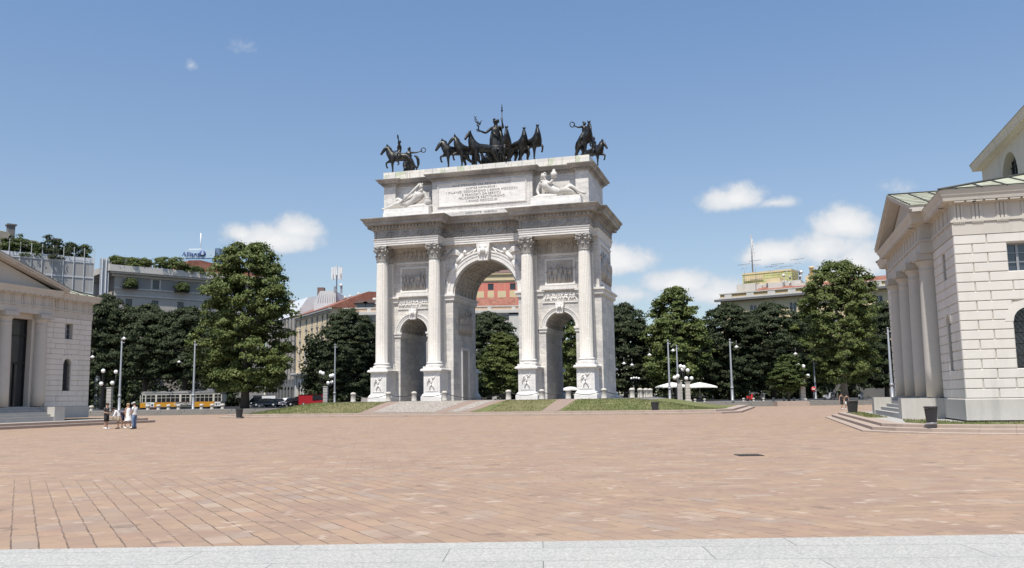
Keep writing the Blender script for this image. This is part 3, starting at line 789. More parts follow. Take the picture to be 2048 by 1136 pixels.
# reclining river gods on the attic ledges
def river_god(label, mirror, pitcher):
    o = dict(pelvis=(.30,-.05,.16), waist=(.05,-.06,.30), chest=(-.18,-.06,.48), collar=(-.28,-.06,.62), neck=(-.30,-.07,.70), head=(-.30,-.10,.80), brow=(-.29,-.11,.87), top=(-.29,-.10,.93),
        shL=(-.44,-.02,.58), elL=(-.56,-.05,.32), wrL=(-.46,-.16,.10), haL=(-.42,-.2,.05), shR=(-.16,-.12,.58), elR=(.06,-.2,.44), wrR=(.24,-.22,.36), haR=(.31,-.22,.34),
        hiL=(.36,-.12,.14), knL=(.72,-.16,.20), anL=(1.16,-.14,.06), toL=(1.30,-.14,.06), hiR=(.36,.02,.18), knR=(.70,.0,.48), anR=(.92,.0,.08), toR=(1.05,-.03,.05))
    if pitcher: o.update(wrR=(.10,-.24,.66), haR=(.12,-.25,.72), elR=(-.02,-.24,.52), knL=(.74,-.14,.40), anL=(1.05,-.14,.14))
    me, d = body(o, 1.5)
    mb = MB()
    for k in range(14): a = R_.uniform(0, 6.28); mb.ball((-.30+.08*cos(a), -.15+.03*sin(a), .74+R_.uniform(-.12,.03)), R_.uniform(.025,.045), 6, 4)     # beard
    for k in range(22): a = R_.uniform(0, 6.28); q = R_.uniform(0, .1); mb.ball((-.29+q*cos(a), -.08+q*sin(a), .93+R_.uniform(-.06,.03)), R_.uniform(.03,.045), 6, 4)  # hair
    for k in range(7): mb.tube([(.25+.05*k, -.22, .12+.03*k), (.40+.06*k, -.2, .30-.02*k), (.5+.07*k, -.1, .06)], [.05,.06,.04], 7)   # drapery
    mb.tube([(-.75,-.05,.04),(-.4,-.1,.06),(0,-.12,.05),(.5,-.12,.04)], [.08,.12,.11,.06], 8)
    if pitcher:
        mb.lathe([(.02,.70),(.09,.72),(.12,.80),(.13,.86),(.09,.93),(.05,.95),(.07,.99),(.02,1.04)], (.13,-.24,0), 12)
    else:
        mb.tube([(.48,-.28,.22),(.1,-.24,.55),(-.30,-.2,.92)], [.03,.035,.04], 8)      # oar
        mb.lathe([(.05,0),(.14,.05),(.16,.16),(.10,.26),(.13,.3)], (-.58,-.05,.1), 12)
    me = joinmesh(me, mb)
    me.transform(Matrix.Scale(3.0, 4))
    if mirror: me.transform(Matrix.Scale(-1, 4, (1,0,0))); me.flip_normals()
    ob = link('reclining_statue', me, STAT)
    tag(ob, label, 'statue'); return ob
g1 = river_god('bearded marble river god with a long oar reclining on the left ledge of the arch', True, False)
g1.location = aw(-8.2, 2.05, 22.0); g1.rotation_euler.z = -AL
g2 = river_god('bearded marble river god holding up a lidded jug on the right ledge of the arch', False, True)
g2.location = aw(8.2, 2.05, 22.0); g2.rotation_euler.z = -AL

# ------------------------------------------------------------------ bronzes on the roof of the arch
TOP = 26.8
def bearing(deg): return -AL - pi/2 - radians(deg)        # 0 = straight out over the front, + = swung to the left end
def bronze_horse(label, u, v, deg, sc, **kw):
    me = horse(**kw); me.transform(Matrix.Scale(sc, 4)); o = link('bronze_horse', me, BRONZE); o.location = aw(u, v, TOP); o.rotation_euler.z = bearing(deg)
    return tag(o, label, 'statue', 'six bronze horses drawing the chariot')
bronze_horse('bronze chariot horse at the left end of the team, head bowed to its chest', -3.7, 3.9, 60, 1.6, raise_leg='R', headyaw=0, headdrop=.30, stride=.4)
bronze_horse('bronze chariot horse second from the left, neck upright with its face to the front', -2.4, 4.2, 36, 1.64, raise_leg='R', headyaw=-30, headdrop=.02, stride=.3)
bronze_horse('bronze chariot horse third from the left with its muzzle thrust out sideways', -.5, 4.3, 48, 1.7, raise_leg='R', headyaw=22, headdrop=-.10, stride=.3)
bronze_horse('bronze chariot horse in the middle, seen head-on in front of the robed goddess', 2.5, 3.9, -18, 1.68, raise_leg='R', headyaw=-8, headdrop=-.02, stride=.2)
bronze_horse('bronze chariot horse second from the right, head a little tilted', 3.9, 4.0, -46, 1.62, raise_leg='L', headyaw=-30, headdrop=.02, stride=.3)
bronze_horse('bronze chariot horse at the right end of the team, neck upright and foreleg lifted', 5.4, 3.9, -50, 1.66, raise_leg='L', headyaw=-34, headdrop=-.02, stride=.5)
# the goddess
GX, GV = .35, 6.8
ch = thing('bronze_chariot', 'dark bronze two-wheeled chariot with scrollwork front carrying the goddess', 'chariot', aw(GX, GV, TOP), -AL)
b = MB()
b.lathe([(1.25,.9),(1.30,1.1),(1.22,2.0),(1.36,2.9),(1.30,3.0),(1.18,2.9),(1.1,1.0)], (0,0,0), 20, True, None, pi*.95, pi*2.05)
b.box(-1.2, 1.2, -.6, 1.3, .8, .95)
for k in range(5):
    a = pi*(1.1+.2*k); c = (1.32*cos(a), 1.32*sin(a)); b.tube([(c[0]+.2*cos(t)*-sin(a), c[1]+.2*cos(t)*cos(a), 1.9+.28*sin(t)) for t in [i*.55 for i in range(12)]], .06, 6)
b.build('car_body', BRONZE, ch)
for s in (-1, 1):
    w = MB(); ring = [(s*1.5, 1.0*cos(t), 1.0+1.0*sin(t)) for t in [i*2*pi/20 for i in range(21)]]
    w.tube(ring, .12, 8); w.tube([(s*1.3,0,1),(s*1.7,0,1)], .2, 10)
    for k in range(8): w.tube([(s*1.5,0,1), (s*1.5, cos(k*pi/4), 1+sin(k*pi/4))], .07, 6)
    w.build('wheel', BRONZE, ch)
b = MB(); b.tube([(0,-1.1,.9),(-.2,-3.0,1.1)], .1, 8); b.tube([(-1.5,-1.2,1.9),(-.5,-2.0,.5)], .11, 8); b.build('shaft', BRONZE, ch)
gd = thing('bronze_goddess', 'tall robed bronze goddess standing in the chariot with an olive branch and a staff', 'statue', aw(GX, GV, TOP+1.0), -AL)
me, d = body(dict(elL=(-.38,-.1,1.22), shL=(-.18,0,1.42), wrL=(-.52,-.28,1.26), haL=(-.58,-.34,1.28), shR=(.17,0,1.43), elR=(.32,-.08,1.36), wrR=(.29,-.14,1.58), haR=(.28,-.15,1.66)), 1.1)
me.transform(Matrix.Scale(3.15, 4)); link('body', me, BRONZE, gd)
b = MB(); b.lathe([(.30,0),(.27,.3),(.24,.7),(.19,.95),(.165,1.08),(.20,1.25),(.19,1.38),(.09,1.46)], (0,.01,0), 40, True, lambda a: 1+.07*sin(a*9)+.04*sin(a*17+1))
b.tube([(.16,.05,1.42),(.24,.12,1.0),(.28,.16,.5),(.27,.14,.15)], [.07,.12,.14,.1], 8); b.tube([(-.16,.05,1.40),(-.25,.1,1.0),(-.27,.1,.6)], [.06,.1,.09], 8)
b.tube([(-.15,-.12,1.3),(.02,-.19,1.1),(.16,-.14,.98)], [.04,.06,.04], 7)
o = b.build('robe', BRONZE, gd); o.data.transform(Matrix.Diagonal((2.6, 3.0, 3.15, 1)))
b = MB()
for k in range(26): a = R_.uniform(0,6.28); q = R_.uniform(.05,.1); b.ball((q*cos(a), .02+q*sin(a), 1.70+R_.uniform(-.05,.06)), R_.uniform(.03,.04), 6, 4)
o = b.build('hair', BRONZE, gd); o.data.transform(Matrix.Scale(3.15, 4))
b = MB(); hx, hy = .28*3.15, -.16*3.15
b.tube([(hx,hy,1.0),(hx+.05,hy,6.9)], .05, 8); b.lathe([(.05,6.2),(.15,6.35),(.05,6.5),(.09,6.6),(.02,7.2)], (hx+.05,hy,0), 8); b.build('staff', BRONZE, gd)
b = MB(); h0 = Vector((-.58,-.36,1.30))*3.15
for (dx, dz, L) in ((-.35,1.5,1), (.05,1.0,.8)):
    p1 = h0+Vector((dx*.4,0,dz*.5)); p2 = h0+Vector((dx*1.2 if dx < 0 else .25,0,dz))
    b.tube([h0-Vector((-.08,0,.3)), p1, p2], [.045,.04,.025], 6)
    for k in range(16):
        p = p1.lerp(p2, R_.uniform(-.2,1.05)); a = R_.uniform(0,6.28); q = p+Vector((cos(a)*.26, R_.uniform(-.1,.1), sin(a)*.2+.08)); b.tube([p, (p+q)/2, q], [.015,.06,.008], 5)
b.build('olive_branch', BRONZE, gd)
# the four mounted riders at the corners
def rider(label, u, v, deg, sc, arm, hd=0, hy=0, leg='R', wreath=False, mir=False):
    t = thing('mounted_rider', label, 'statue', aw(u, v, TOP), bearing(deg), 'four bronze riders on the corners of the arch')
    me = horse(raise_leg=leg, headyaw=hy, headdrop=hd, stride=.45); me.transform(Matrix.Scale(sc, 4)); link('horse', me, BRONZE, t)
    ov = dict(hiL=(-.12,-.02,.92), hiR=(.12,-.02,.92), knL=(-.32,-.22,.66), knR=(.32,-.22,.66), anL=(-.34,-.02,.28), anR=(.34,-.02,.28), toL=(-.36,-.16,.2), toR=(.36,-.16,.2), elL=(-.24,-.1,1.15), wrL=(-.1,-.26,1.08), haL=(-.06,-.32,1.06))
    ov.update(arm); me, d = body(ov, 1.3)
    mb = MB()
    for k in range(18): a = R_.uniform(0,6.28); mb.ball((.07*cos(a), .03+.07*sin(a), 1.71+R_.uniform(-.05,.06)), .04, 6, 4)
    for k in range(10): mb.tube([(-.18+.04*k,.02,1.0),(-.26+.058*k,.06,.8),(-.34+.075*k,.16,.55)], [.05,.07,.05], 6)     # flowing skirt
    hnd = d['haR'][0]
    if wreath: mb.tube([hnd+Vector((.16*cos(t)+.14, .0, .16*sin(t)+.06)) for t in [i*2*pi/14 for i in range(15)]], .03, 6)
    else: mb.tube([hnd-Vector((.10,0,.03)), hnd+Vector((.04,0,.03)), hnd+Vector((.24,0,.10))], [.05,.06,.04], 8)
    me = joinmesh(me, mb)
    if mir: me.transform(Matrix.Scale(-1, 4, (1,0,0))); me.flip_normals()
    me.transform(Matrix.Translation((.10*sc, 0, .62*sc)) @ Matrix.Rotation(pi/2, 4, 'Z') @ Matrix.Scale(1.15*sc, 4)); link('rider', me, BRONZE, t)
rider('bronze rider at the left front corner lifting a scroll straight up', -10.7, 3.9, 70, 1.55, dict(elR=(.26,-.02,1.62), shR=(.17,0,1.44), wrR=(.24,-.06,1.86), haR=(.24,-.08,1.93)), .10, 0, 'R')
rider('bronze rider at the left rear corner seen from behind, arm out with a wreath', -11.0, 7.2, 165, 1.6, dict(elR=(.46,.0,1.42), shR=(.18,0,1.43), wrR=(.74,-.02,1.50), haR=(.81,-.02,1.53)), .1, 0, 'R', True, True)
rider('bronze rider at the right front corner stretching an arm back with a wreath', 11.5, 4.3, -34, 1.62, dict(elR=(.40,.0,1.36), shR=(.18,0,1.43), wrR=(.58,.02,1.42), haR=(.64,.02,1.45)), .0, -10, 'L', True, True)
rider('bronze rider at the right rear corner overhanging the flank of the arch', 11.7, 8.6, -62, 1.4, dict(elR=(.26,.02,1.2), wrR=(.2,-.2,1.1), haR=(.18,-.26,1.1)), .25, 0, 'L')
# ------------------------------------------------------------------ the two toll houses
def wallgrid(mb, x0, x1, z0, z1, holes, P):
    xs = sorted({x0, x1, *[h[0] for h in holes], *[h[1] for h in holes]}); zs = sorted({z0, z1, *[h[2] for h in holes], *[h[3] for h in holes]})
    xs = [x for x in xs if x0-1e-6 <= x <= x1+1e-6]; zs = [z for z in zs if z0-1e-6 <= z <= z1+1e-6]
    for i in range(len(xs)-1):
        for j in range(len(zs)-1):
            cx, cz = (xs[i]+xs[i+1])/2, (zs[j]+zs[j+1])/2
            if any(h[0] < cx < h[1] and h[2] < cz < h[3] for h in holes): continue
            mb.add([P(xs[i],0,zs[j]), P(xs[i+1],0,zs[j]), P(xs[i+1],0,zs[j+1]), P(xs[i],0,zs[j+1])], [(0,1,2,3)])
def reveal(mb, h, d, P):
    a, b_, z0, z1 = h
    c = [(a,z0),(b_,z0),(b_,z1),(a,z1)]
    for i in range(4):
        p, q = c[i], c[(i+1) % 4]
        mb.add([P(p[0],0,p[1]), P(q[0],0,q[1]), P(q[0],d,q[1]), P(p[0],d,p[1])], [(0,1,2,3)])
LEN, DEP = 21.8, 15.0
def casello(label, loc, rz):
    T = thing('toll_house', label, 'toll house', loc, rz)
    # frames: side f = front (y=0 wall), p = portico wall (x=0), and the two others plain
    Pf = lambda a, d, z: (a, d, z)
    Pp = lambda a, d, z: (d, a, z)
    sqf = [(2.09+4.6*k, 2.99+4.6*k, 6.52, 7.77) for k in range(3)]; arf = [(2.1+4.6*k, 3.3+4.6*k, 2.23, 4.9) for k in range(3)]
    sqp = [(2.08, 2.90, 6.5, 7.8), (LEN-2.90, LEN-2.08, 6.5, 7.8)]; arp = [(2.1, 2.92, 2.23, 4.9), (LEN-2.92, LEN-2.1, 2.23, 4.9)]
    drs = [(6.35, 8.35, 1.0, 7.85), (9.85, 11.95, 1.0, 7.85), (13.45, 15.45, 1.0, 7.85)]
    b = MB()
    wallgrid(b, 0, DEP, 0, 9.7, sqf+arf, Pf); wallgrid(b, 0, LEN, 0, 9.7, sqp+arp+drs, Pp)
    for h in sqf+arf: reveal(b, h, .38, Pf)
    for h in sqp+arp: reveal(b, h, .38, Pp)
    for h in drs: reveal(b, h, .6, Pp)
    wallgrid(b, 0, DEP, 0, 9.7, [], lambda a, d, z: (a, LEN-d, z)); wallgrid(b, 0, LEN, 0, 9.7, [], lambda a, d, z: (DEP-d, a, z))
    b.build('wall', ASHS, T, False)
    # rusticated blocks, bedded on the wall
    b = MB(); rr = random.Random(5)
    def blocks(length, holes, P, prot, lo, hi, skip=()):
        for r in range(17):
            z0 = .95+.4294*r; z1 = z0+.4294
            x = -prot if True else 0; k = 0
            L = rr.uniform(.7, 1.2) if r % 2 else rr.uniform(1.3, 1.9)
            segs = [(0, length)]
            for (a, c, h0, h1) in list(holes)+[(s0, s1, 0, 99) for s0, s1 in skip]:
                if h1 > z0+.08 and h0 < z1-.08:
                    segs = [q for s in segs for q in ((s[0], min(s[1], a)), (max(s[0], c), s[1])) if q[1]-q[0] > .12]
            for (s0, s1) in segs:
                x = s0-(prot if s0 == 0 else 0); end = s1
                first_ = True
                while x < end-.05:
                    w = (.75 if r % 2 else 1.35) if (first_ and s0 == 0) else rr.uniform(1.25, 1.75)
                    first_ = False
                    if end-(x+w) < .6: w = end-x
                    y0, y1 = -prot, .0
                    n0 = len(b.v); b.frust(x+.004, x+w-.004, y0, y1+.002, z0+.004, z1-.004, .03)
                    if P is Pp: b.v[n0:] = [(v[1], v[0], v[2]) for v in b.v[n0:]]
                    x += w
    blocks(DEP, sqf+arf, Pf, .06, 0, 0)
    b.build('rusticated_facing', ASH, T)
    b = MB(); blocks(LEN, sqp+arp, Pp, .05, 0, 0, [(4.95, LEN+1)]); b.build('rusticated_facing', ASH, T)
    b = MB(); blocks(LEN, sqp+arp, Pp, .05, 0, 0, [(-1, LEN-4.95)]); b.build('rusticated_facing', ASH, T)
    # arched heads of the tall windows
    for (hs, P, o) in ((arf, Pf, .06), (arp, Pp, .05)):
        for (a, c, z0, z1) in hs:
            b = MB(); n0 = len(b.v); r = (c-a)/2; b.archblock(a, c, z1-r, z1+.02, -o+.01, .37, r, 12)
            b.ring((a+c)/2, z1-r, r+.002, r+.34, -o-.012, -.0, 16)
            if P is Pp: b.v[n0:] = [(v[1], v[0], v[2]) for v in b.v[n0:]]
            b.build('window_arch', ASH, T)
    def window(h, P, arched, mull):
        a, c, z0, z1 = h; f = MB(); d0, d1 = .27, .33
        def bx(x0, x1, za, zb, da=d0, db=d1):
            n0 = len(f.v); f.box(x0, x1, da, db, za, zb)
            if P is Pp: f.v[n0:] = [(v[1], v[0], v[2]) for v in f.v[n0:]]
        if not arched:
            bx(a, a+.05, z0, z1); bx(c-.05, c, z0, z1); bx(a+.05, c-.05, z0, z0+.05); bx(a+.05, c-.05, z1-.05, z1)
            m = (a+c)/2; bx(m-.05, m+.05, z0+.05, z1-.05)
            for t in (.34, .67): bx(a+.05, c-.05, z0+(z1-z0)*t-.016, z0+(z1-z0)*t+.016, d0+.01, d1-.01)
            fo = f.build('window', STEEL, T)
        else:
            n = 7; w = c-a
            for k in range(-n, n+9):
                for sg in (-1, 1):
                    pts = []
                    for t in range(2):
                        pass
                    # lattice bar clipped to the opening
                    zA = z0+k*.27; xa, xb = a+.01, c-.01
                    za, zb = (zA, zA+w*1.35) if sg > 0 else (zA+w*1.35, zA)
                    if max(za, zb) < z0 or min(za, zb) > z1-.1: continue
                    def cl(x0_, z0_, x1_, z1_):
                        dz = z1_-z0_; t0, t1 = 0, 1
                        for lim, lower in ((z0, True), (z1-.08, False)):
                            tt = (lim-z0_)/dz
                            if (dz > 0) == lower: t0 = max(t0, tt)
                            else: t1 = min(t1, tt)
                        return (t0, t1) if t1 > t0+.02 else None
                    q = cl(xa, za, xb, zb)
                    if q:
                        p0 = (xa+(xb-xa)*q[0], .12+.01*sg, za+(zb-za)*q[0]); p1 = (xa+(xb-xa)*q[1], .12+.01*sg, za+(zb-za)*q[1])
                        n0 = len(f.v); f.tube([p0, p1], .013, 4, False)
                        if P is Pp: f.v[n0:] = [(v[1], v[0], v[2]) for v in f.v[n0:]]
            for t in range(5):
                n0 = len(f.v); zz = z0+.5*t; f.tube([(a, .1, zz+.1), (c, .1, zz+.1)], .016, 4, False)
                if P is Pp: f.v[n0:] = [(v[1], v[0], v[2]) for v in f.v[n0:]]
            fo = f.build('window', IRON, T)
        g = MB(); n0 = 0; g.box(a, c, .345, .365, z0, z1)
        if P is Pp: g.v = [(v[1], v[0], v[2]) for v in g.v]
        g.build('pane', WGLASS, fo)
    for h in sqf: window(h, Pf, False, 1)
    for h in sqp: window(h, Pp, False, 1)
    for h in arf: window(h, Pf, True, 1)
    for h in arp: window(h, Pp, True, 1)
    for h in drs:
        f = MB(); a, c, z0, z1 = h
        for (y0, y1, za, zb) in ((a, a+.1, z0, z1), (c-.1, c, z0, z1), (a+.1, c-.1, z1-.1, z1), (a+.1, c-.1, z0+3.35, z0+3.47), ((a+c)/2-.05, (a+c)/2+.05, z0, z0+3.35), (a+.1, c-.1, z0+5.5, z0+5.58)): f.box(.46, .55, y0, y1, za, zb)
        fo = f.build('tall_door', IRON, T); g = MB(); g.box(.56, .58, a, c, z0, z1); g.build('pane', GLASS, fo)
    # plinth, string course, frieze, cornice follow the plan with the projecting portico
    def plan(o): return [(-o,-o), (DEP+o,-o), (DEP+o,LEN+o), (-o,LEN+o), (-o,16.9+o), (-.55-o,16.9+o), (-.55-o,4.9-o), (-o,4.9-o)]
    def box_plan(o): return [(-o,-o), (DEP+o,-o), (DEP+o,LEN+o), (-o,LEN+o)]
    b = MB(); b.loft(box_plan, [(0,.10),(.90,.10),(.95,.065)]); 
    b.build('plinth', PLIN, T)
    b = MB(); b.loft(plan, [(8.25,.075),(8.83,.075),(8.832,.13),(8.93,.13),(8.935,.04),(9.66,.04)])
    rg = random.Random(3)
    def along(x0, x1, fixed, axis, s):
        n = max(1, round((x1-x0)/1.02)); L = (x1-x0)/n
        for i in range(n+1):
            c0 = x0+L*i
            c0 = min(max(c0, x0+.24), x1-.24)
            for k in (-1, 0, 1):
                q = (c0+k*.155-.055, c0+k*.155+.055)
                ys = sorted((fixed+s*.035, fixed+s*.085))
                if axis == 'x': b.box(q[0], q[1], ys[0], ys[1], 8.94, 9.66)
                else: b.box(ys[0], ys[1], q[0], q[1], 8.94, 9.66)
            for k in range(6):
                q = c0-.2+.08*k
                ys = sorted((fixed+s*.06, fixed+s*.125))
                if axis == 'x': b.box(q-.022, q+.022, ys[0], ys[1], 8.765, 8.828)
                else: b.box(ys[0], ys[1], q-.022, q+.022, 8.765, 8.828)
    along(0, DEP, 0, 'x', -1); along(0, 4.9, 0, 'y', -1); along(16.9, LEN, 0, 'y', -1); along(4.9, 16.9, -.55, 'y', -1)
    b.build('frieze', ASHS, T)
    b = MB(); b.loft(plan, [(9.66,.06),(9.76,.14),(9.78,.42),(9.93,.45),(10.0,.47),(10.02,.5),(10.12,.53),(10.24,.58),(10.26,.58)])
    # mutules under the soffit
    def mut(x0, x1, fixed, axis, s):
        n = max(1, round((x1-x0)/1.02)); L = (x1-x0)/n
        for i in range(n+1):
            c0 = min(max(x0+L*i, x0+.24), x1-.24)
            for c_ in ((c0,) if i == n else (c0, c0+L/2)):
                ys = sorted((fixed+s*.15, fixed+s*.40))
                if axis == 'x': b.box(c_-.2, c_+.2, ys[0], ys[1], 9.70, 9.774)
                else: b.box(ys[0], ys[1], c_-.2, c_+.2, 9.70, 9.774)
    mut(0, DEP, 0, 'x', -1); mut(0, 4.9, 0, 'y', -1); mut(16.9, LEN, 0, 'y', -1); mut(4.9, 16.9, -.55, 'y', -1)
    b.build('cornice', ASHS, T)
    # portico: columns, steps, pediment
    for y in (5.62, 9.1, 12.7, 16.18):
        c = MB(); c.lathe([(.53,1.0),(.525,2.4),(.50,5.0),(.455,7.2),(.45,7.35),(.47,7.37),(.47,7.43),(.45,7.45),(.455,7.62),(.50,7.68),(.60,7.84),(.62,7.92)], (0,0,0), 28)
        c.cbox((0,0,8.09), (1.3,1.3,.335)); o = c.build('column', COLM, T); o.location = (-.18, y, 0)
    b = MB(); b.box(-2.05, -.10, 4.7, 5.75, -.15, .95); b.build('stair_cheek', PLIN, T); b = MB(); b.box(-2.05, -.10, 16.05, 17.1, -.15, .95); b.build('stair_cheek', PLIN, T)
    b = MB()
    for k in range(5): b.box(-2.0+.33*k, -.102, 5.755, 16.045, -.15+.001*k, .19+.19*k)
    b.build('step', GRANG, T)
    AP = 2.0
    b = MB(); b.prism([(4.6, 10.265), (17.2, 10.265), (10.9, 10.265+AP)], -.42, 5.4, 'x'); b.build('tympanum', ASHS, T)
    b = MB()
    for s in (-1, 1):
        y0 = 10.9+s*7.15; y1 = 10.9
        for (x0, za, zb) in ((-1.16, .16, .33), (-1.05, .02, .16)):
            zz = lambda y: 10.265+AP*(1-abs(y-10.9)/6.85)
            b.prism([(y0, zz(y0)+za), (y1, zz(y1)+za), (y1, zz(y1)+zb), (y0, zz(y0)+zb)], x0, -.425, 'x')
    b.build('raking_cornice', ASHS, T)
    b = MB(); zz = lambda y: 10.265+AP*(1-abs(y-10.9)/6.85)+.34
    for s in (-1, 1):
        y0 = 10.9+s*7.2
        b.add([(-1.19,y0,zz(y0)),(5.3,y0,zz(y0)),(5.3,10.9,zz(10.9)),(-1.19,10.9,zz(10.9))], [(0,1,2,3)])
    b.build('portico_roof', COPPER, T)
    b = MB()
    for s in (-1, 1):
        for k in range(7):
            x = -1.12+1.05*k; y0 = 10.9+s*7.1; b.tube([(x,y0,zz(y0)+.03),(x,10.9,zz(10.9)+.03)], .035, 5)
        for k in range(1, 9):
            y = 10.9+s*.88*k; b.tube([(-1.12,y,zz(y)+.008),(5.2,y,zz(y)+.008)], .014, 4)
    b.tube([(-1.12,10.9,zz(10.9)+.03),(5.2,10.9,zz(10.9)+.03)], .05, 5)
    b.build('roof_seam', LEAD, T)
    # main roof: four slopes rising to the taller nave
    SL = .31; e = -.6
    def rz_(t): return 10.262+SL*t
    b = MB(); X0, X1, Y0, Y1 = -.6, DEP+.6, -.6, LEN+.6; t = 5.9
    b.add([(X0,Y0,rz_(0)),(X1,Y0,rz_(0)),(X1,Y1,rz_(0)),(X0,Y1,rz_(0)),(X0+t,Y0+t,rz_(t)),(X1-t+.9,Y0+t,rz_(t)),(X1-t+.9,Y1-t,rz_(t)),(X0+t,Y1-t,rz_(t))],
          [(0,1,5,4),(1,2,6,5),(2,3,7,6),(3,0,4,7),(4,5,6,7)])
    b.build('roof', COPPER, T)
    b = MB()
    for k in range(15):
        x = .15+1.02*k; tt = min(t, x-X0, X1-x); b.tube([(x, Y0+.02, rz_(0)+.03), (x, Y0+tt, rz_(tt)+.03)], .035, 5)
    for k in range(22):
        y = .15+1.02*k; tt = min(t, y-Y0, Y1-y)
        if 3.6 < y < 18.2: continue
        b.tube([(X0+.02, y, rz_(0)+.03), (X0+tt, y, rz_(tt)+.03)], .035, 5)
    b.tube([(X0, Y0, rz_(0)+.04), (X0+t, Y0+t, rz_(t)+.04)], .06, 6); b.tube([(X0, Y1, rz_(0)+.04), (X0+t, Y1-t, rz_(t)+.04)], .06, 6)
    b.tube([(X0+.02, Y0, rz_(0)+.04), (X1, Y0, rz_(0)+.04)], .03, 5)
    b.build('roof_seam', LEAD, T)
    # nave
    nx = 5.28; ny0, ny1 = 4.9, 16.9
    wn = [(9.3, 12.5, 12.2, 14.55)]
    b = MB(); wallgrid(b, ny0, ny1, 10.4, 15.02, wn, lambda a, d, z: (nx+d, a, z)); reveal(b, wn[0], .5, lambda a, d, z: (nx+d, a, z))
    b.archblock(9.3, 12.5, 12.95, 14.56, nx+.002, nx+.5, 1.6, 18); n0 = len(b.v)
    k0 = len(b.v)-19*0
    b2 = MB(); b2.archblock(9.3, 12.5, 12.95, 14.56, .002, .5, 1.6, 18)
    # move the arch head (built along x) onto the x = nx wall
    cut = len(b2.v); b.v = b.v[:len(b.v)-cut] + [(nx+v[1], v[0], v[2]) for v in b2.v]
    b.box(nx+.003, DEP+.2, ny0, ny0+.3, 10.4, 15.02); b.box(nx+.003, DEP+.2, ny1-.3, ny1, 10.4, 15.02); b.box(DEP-.1, DEP+.2, ny0+.3, ny1-.3, 10.4, 15.02)
    b.build('nave_wall', ASHS, T)
    f = MB()
    for k in range(1, 5): f.box(nx+.40, nx+.45, 9.3+.64*k-.03, 9.3+.64*k+.03, 12.2, 14.5)
    for z in (12.7, 13.3, 13.9): f.box(nx+.41, nx+.44, 9.32, 12.48, z-.03, z+.03)
    fo = f.build('lunette_window', IRON, T); g = MB(); g.box(nx+.46, nx+.48, 9.3, 12.5, 12.2, 14.5); g.build('pane', WGLASS, fo)
    def np_(o): return [(nx-o, ny0-o), (DEP+.2+o, ny0-o), (DEP+.2+o, ny1+o), (nx-o, ny1+o)]
    b = MB(); b.loft(np_, [(15.0,.02),(15.05,.25),(15.07,.45),(15.25,.47),(15.27,.5),(15.5,.56)]); b.build('nave_cornice', ASHS, T)
    b = MB(); q = np_(.6); c = 6.6
    b.add([(*p, 15.505) for p in q] + [(nx+6, ny0+6, 17.4), (DEP-5.8, ny0+6, 17.4)], [(0,1,5,4),(1,2,5),(2,3,4,5),(3,0,4)]); b.build('nave_roof', COPPER, T)
    return T
KR = onground(1937.7, 840.7, .42)
KL = onground(985/5.68, 680+878/5.68, .55)
casello('pale stone toll house with a sunlit rusticated front, right of the square', KR, -AL)
casello('shaded stone toll house with a columned porch and tall dark doors, left of the square', KL, -AL+pi)

# ------------------------------------------------------------------ ground, square, kerbs
RAD = 4000
BX0, BX1, BY0, BY1 = -95, 95, 10.86, 117.0
ZS = .62
# inner rim of the outer street follows the far side of the square
def rim(o): return [(BX0-o, BY1+o), (BX0-o, BY1+o)]
m = MB()
ff = [(BX0,-40),(BX1,-40),(BX1,BY1+2.2),(BX0,BY1+2.2)]
out_ = [(-RAD,-RAD),(RAD,-RAD),(RAD,RAD),(-RAD,RAD)]
m.add([(x,y,ZS) for x,y in ff]+[(x,y,ZS) for x,y in out_], [(0,1,5,4),(1,2,6,5),(2,3,7,6),(3,0,4,7)])
struct('ground', m, ASPH)
m = MB(); m.add([(BX0-.5,-41,-.01),(BX1+.5,-41,-.01),(BX1+.5,BY1+.1,-.01),(BX0-.5,BY1+.1,-.01)], [(0,1,2,3)])
struct('plaza_paving', m, BRICKP)
m = MB(); m.box(-60, 60, -20, BY0, -.4, .015); o = struct('pavement', m, PAVE)
m = MB()
nk = 60
for i in range(nk):
    x0 = BX0+(BX1-BX0)*i/nk; x1 = BX0+(BX1-BX0)*(i+1)/nk
    m.frust(x0+.006, x1-.006, BY1, BY1+1.2, -.1, .17, .02); m.frust(x0+.006, x1-.006, BY1+.8, BY1+2.4, -.1, .40, .02); m.frust(x0+.006, x1-.006, BY1+1.9, BY1+3.2, -.1, ZS+.02, .02)
struct('kerb', m, KERBD)
m = MB(); m.box(BX0, BX1, BY1+3.2, BY1+9, .1, ZS+.012); struct('pavement', m, simple('worn_concrete', (.22,.21,.20), .9, .3, 1))
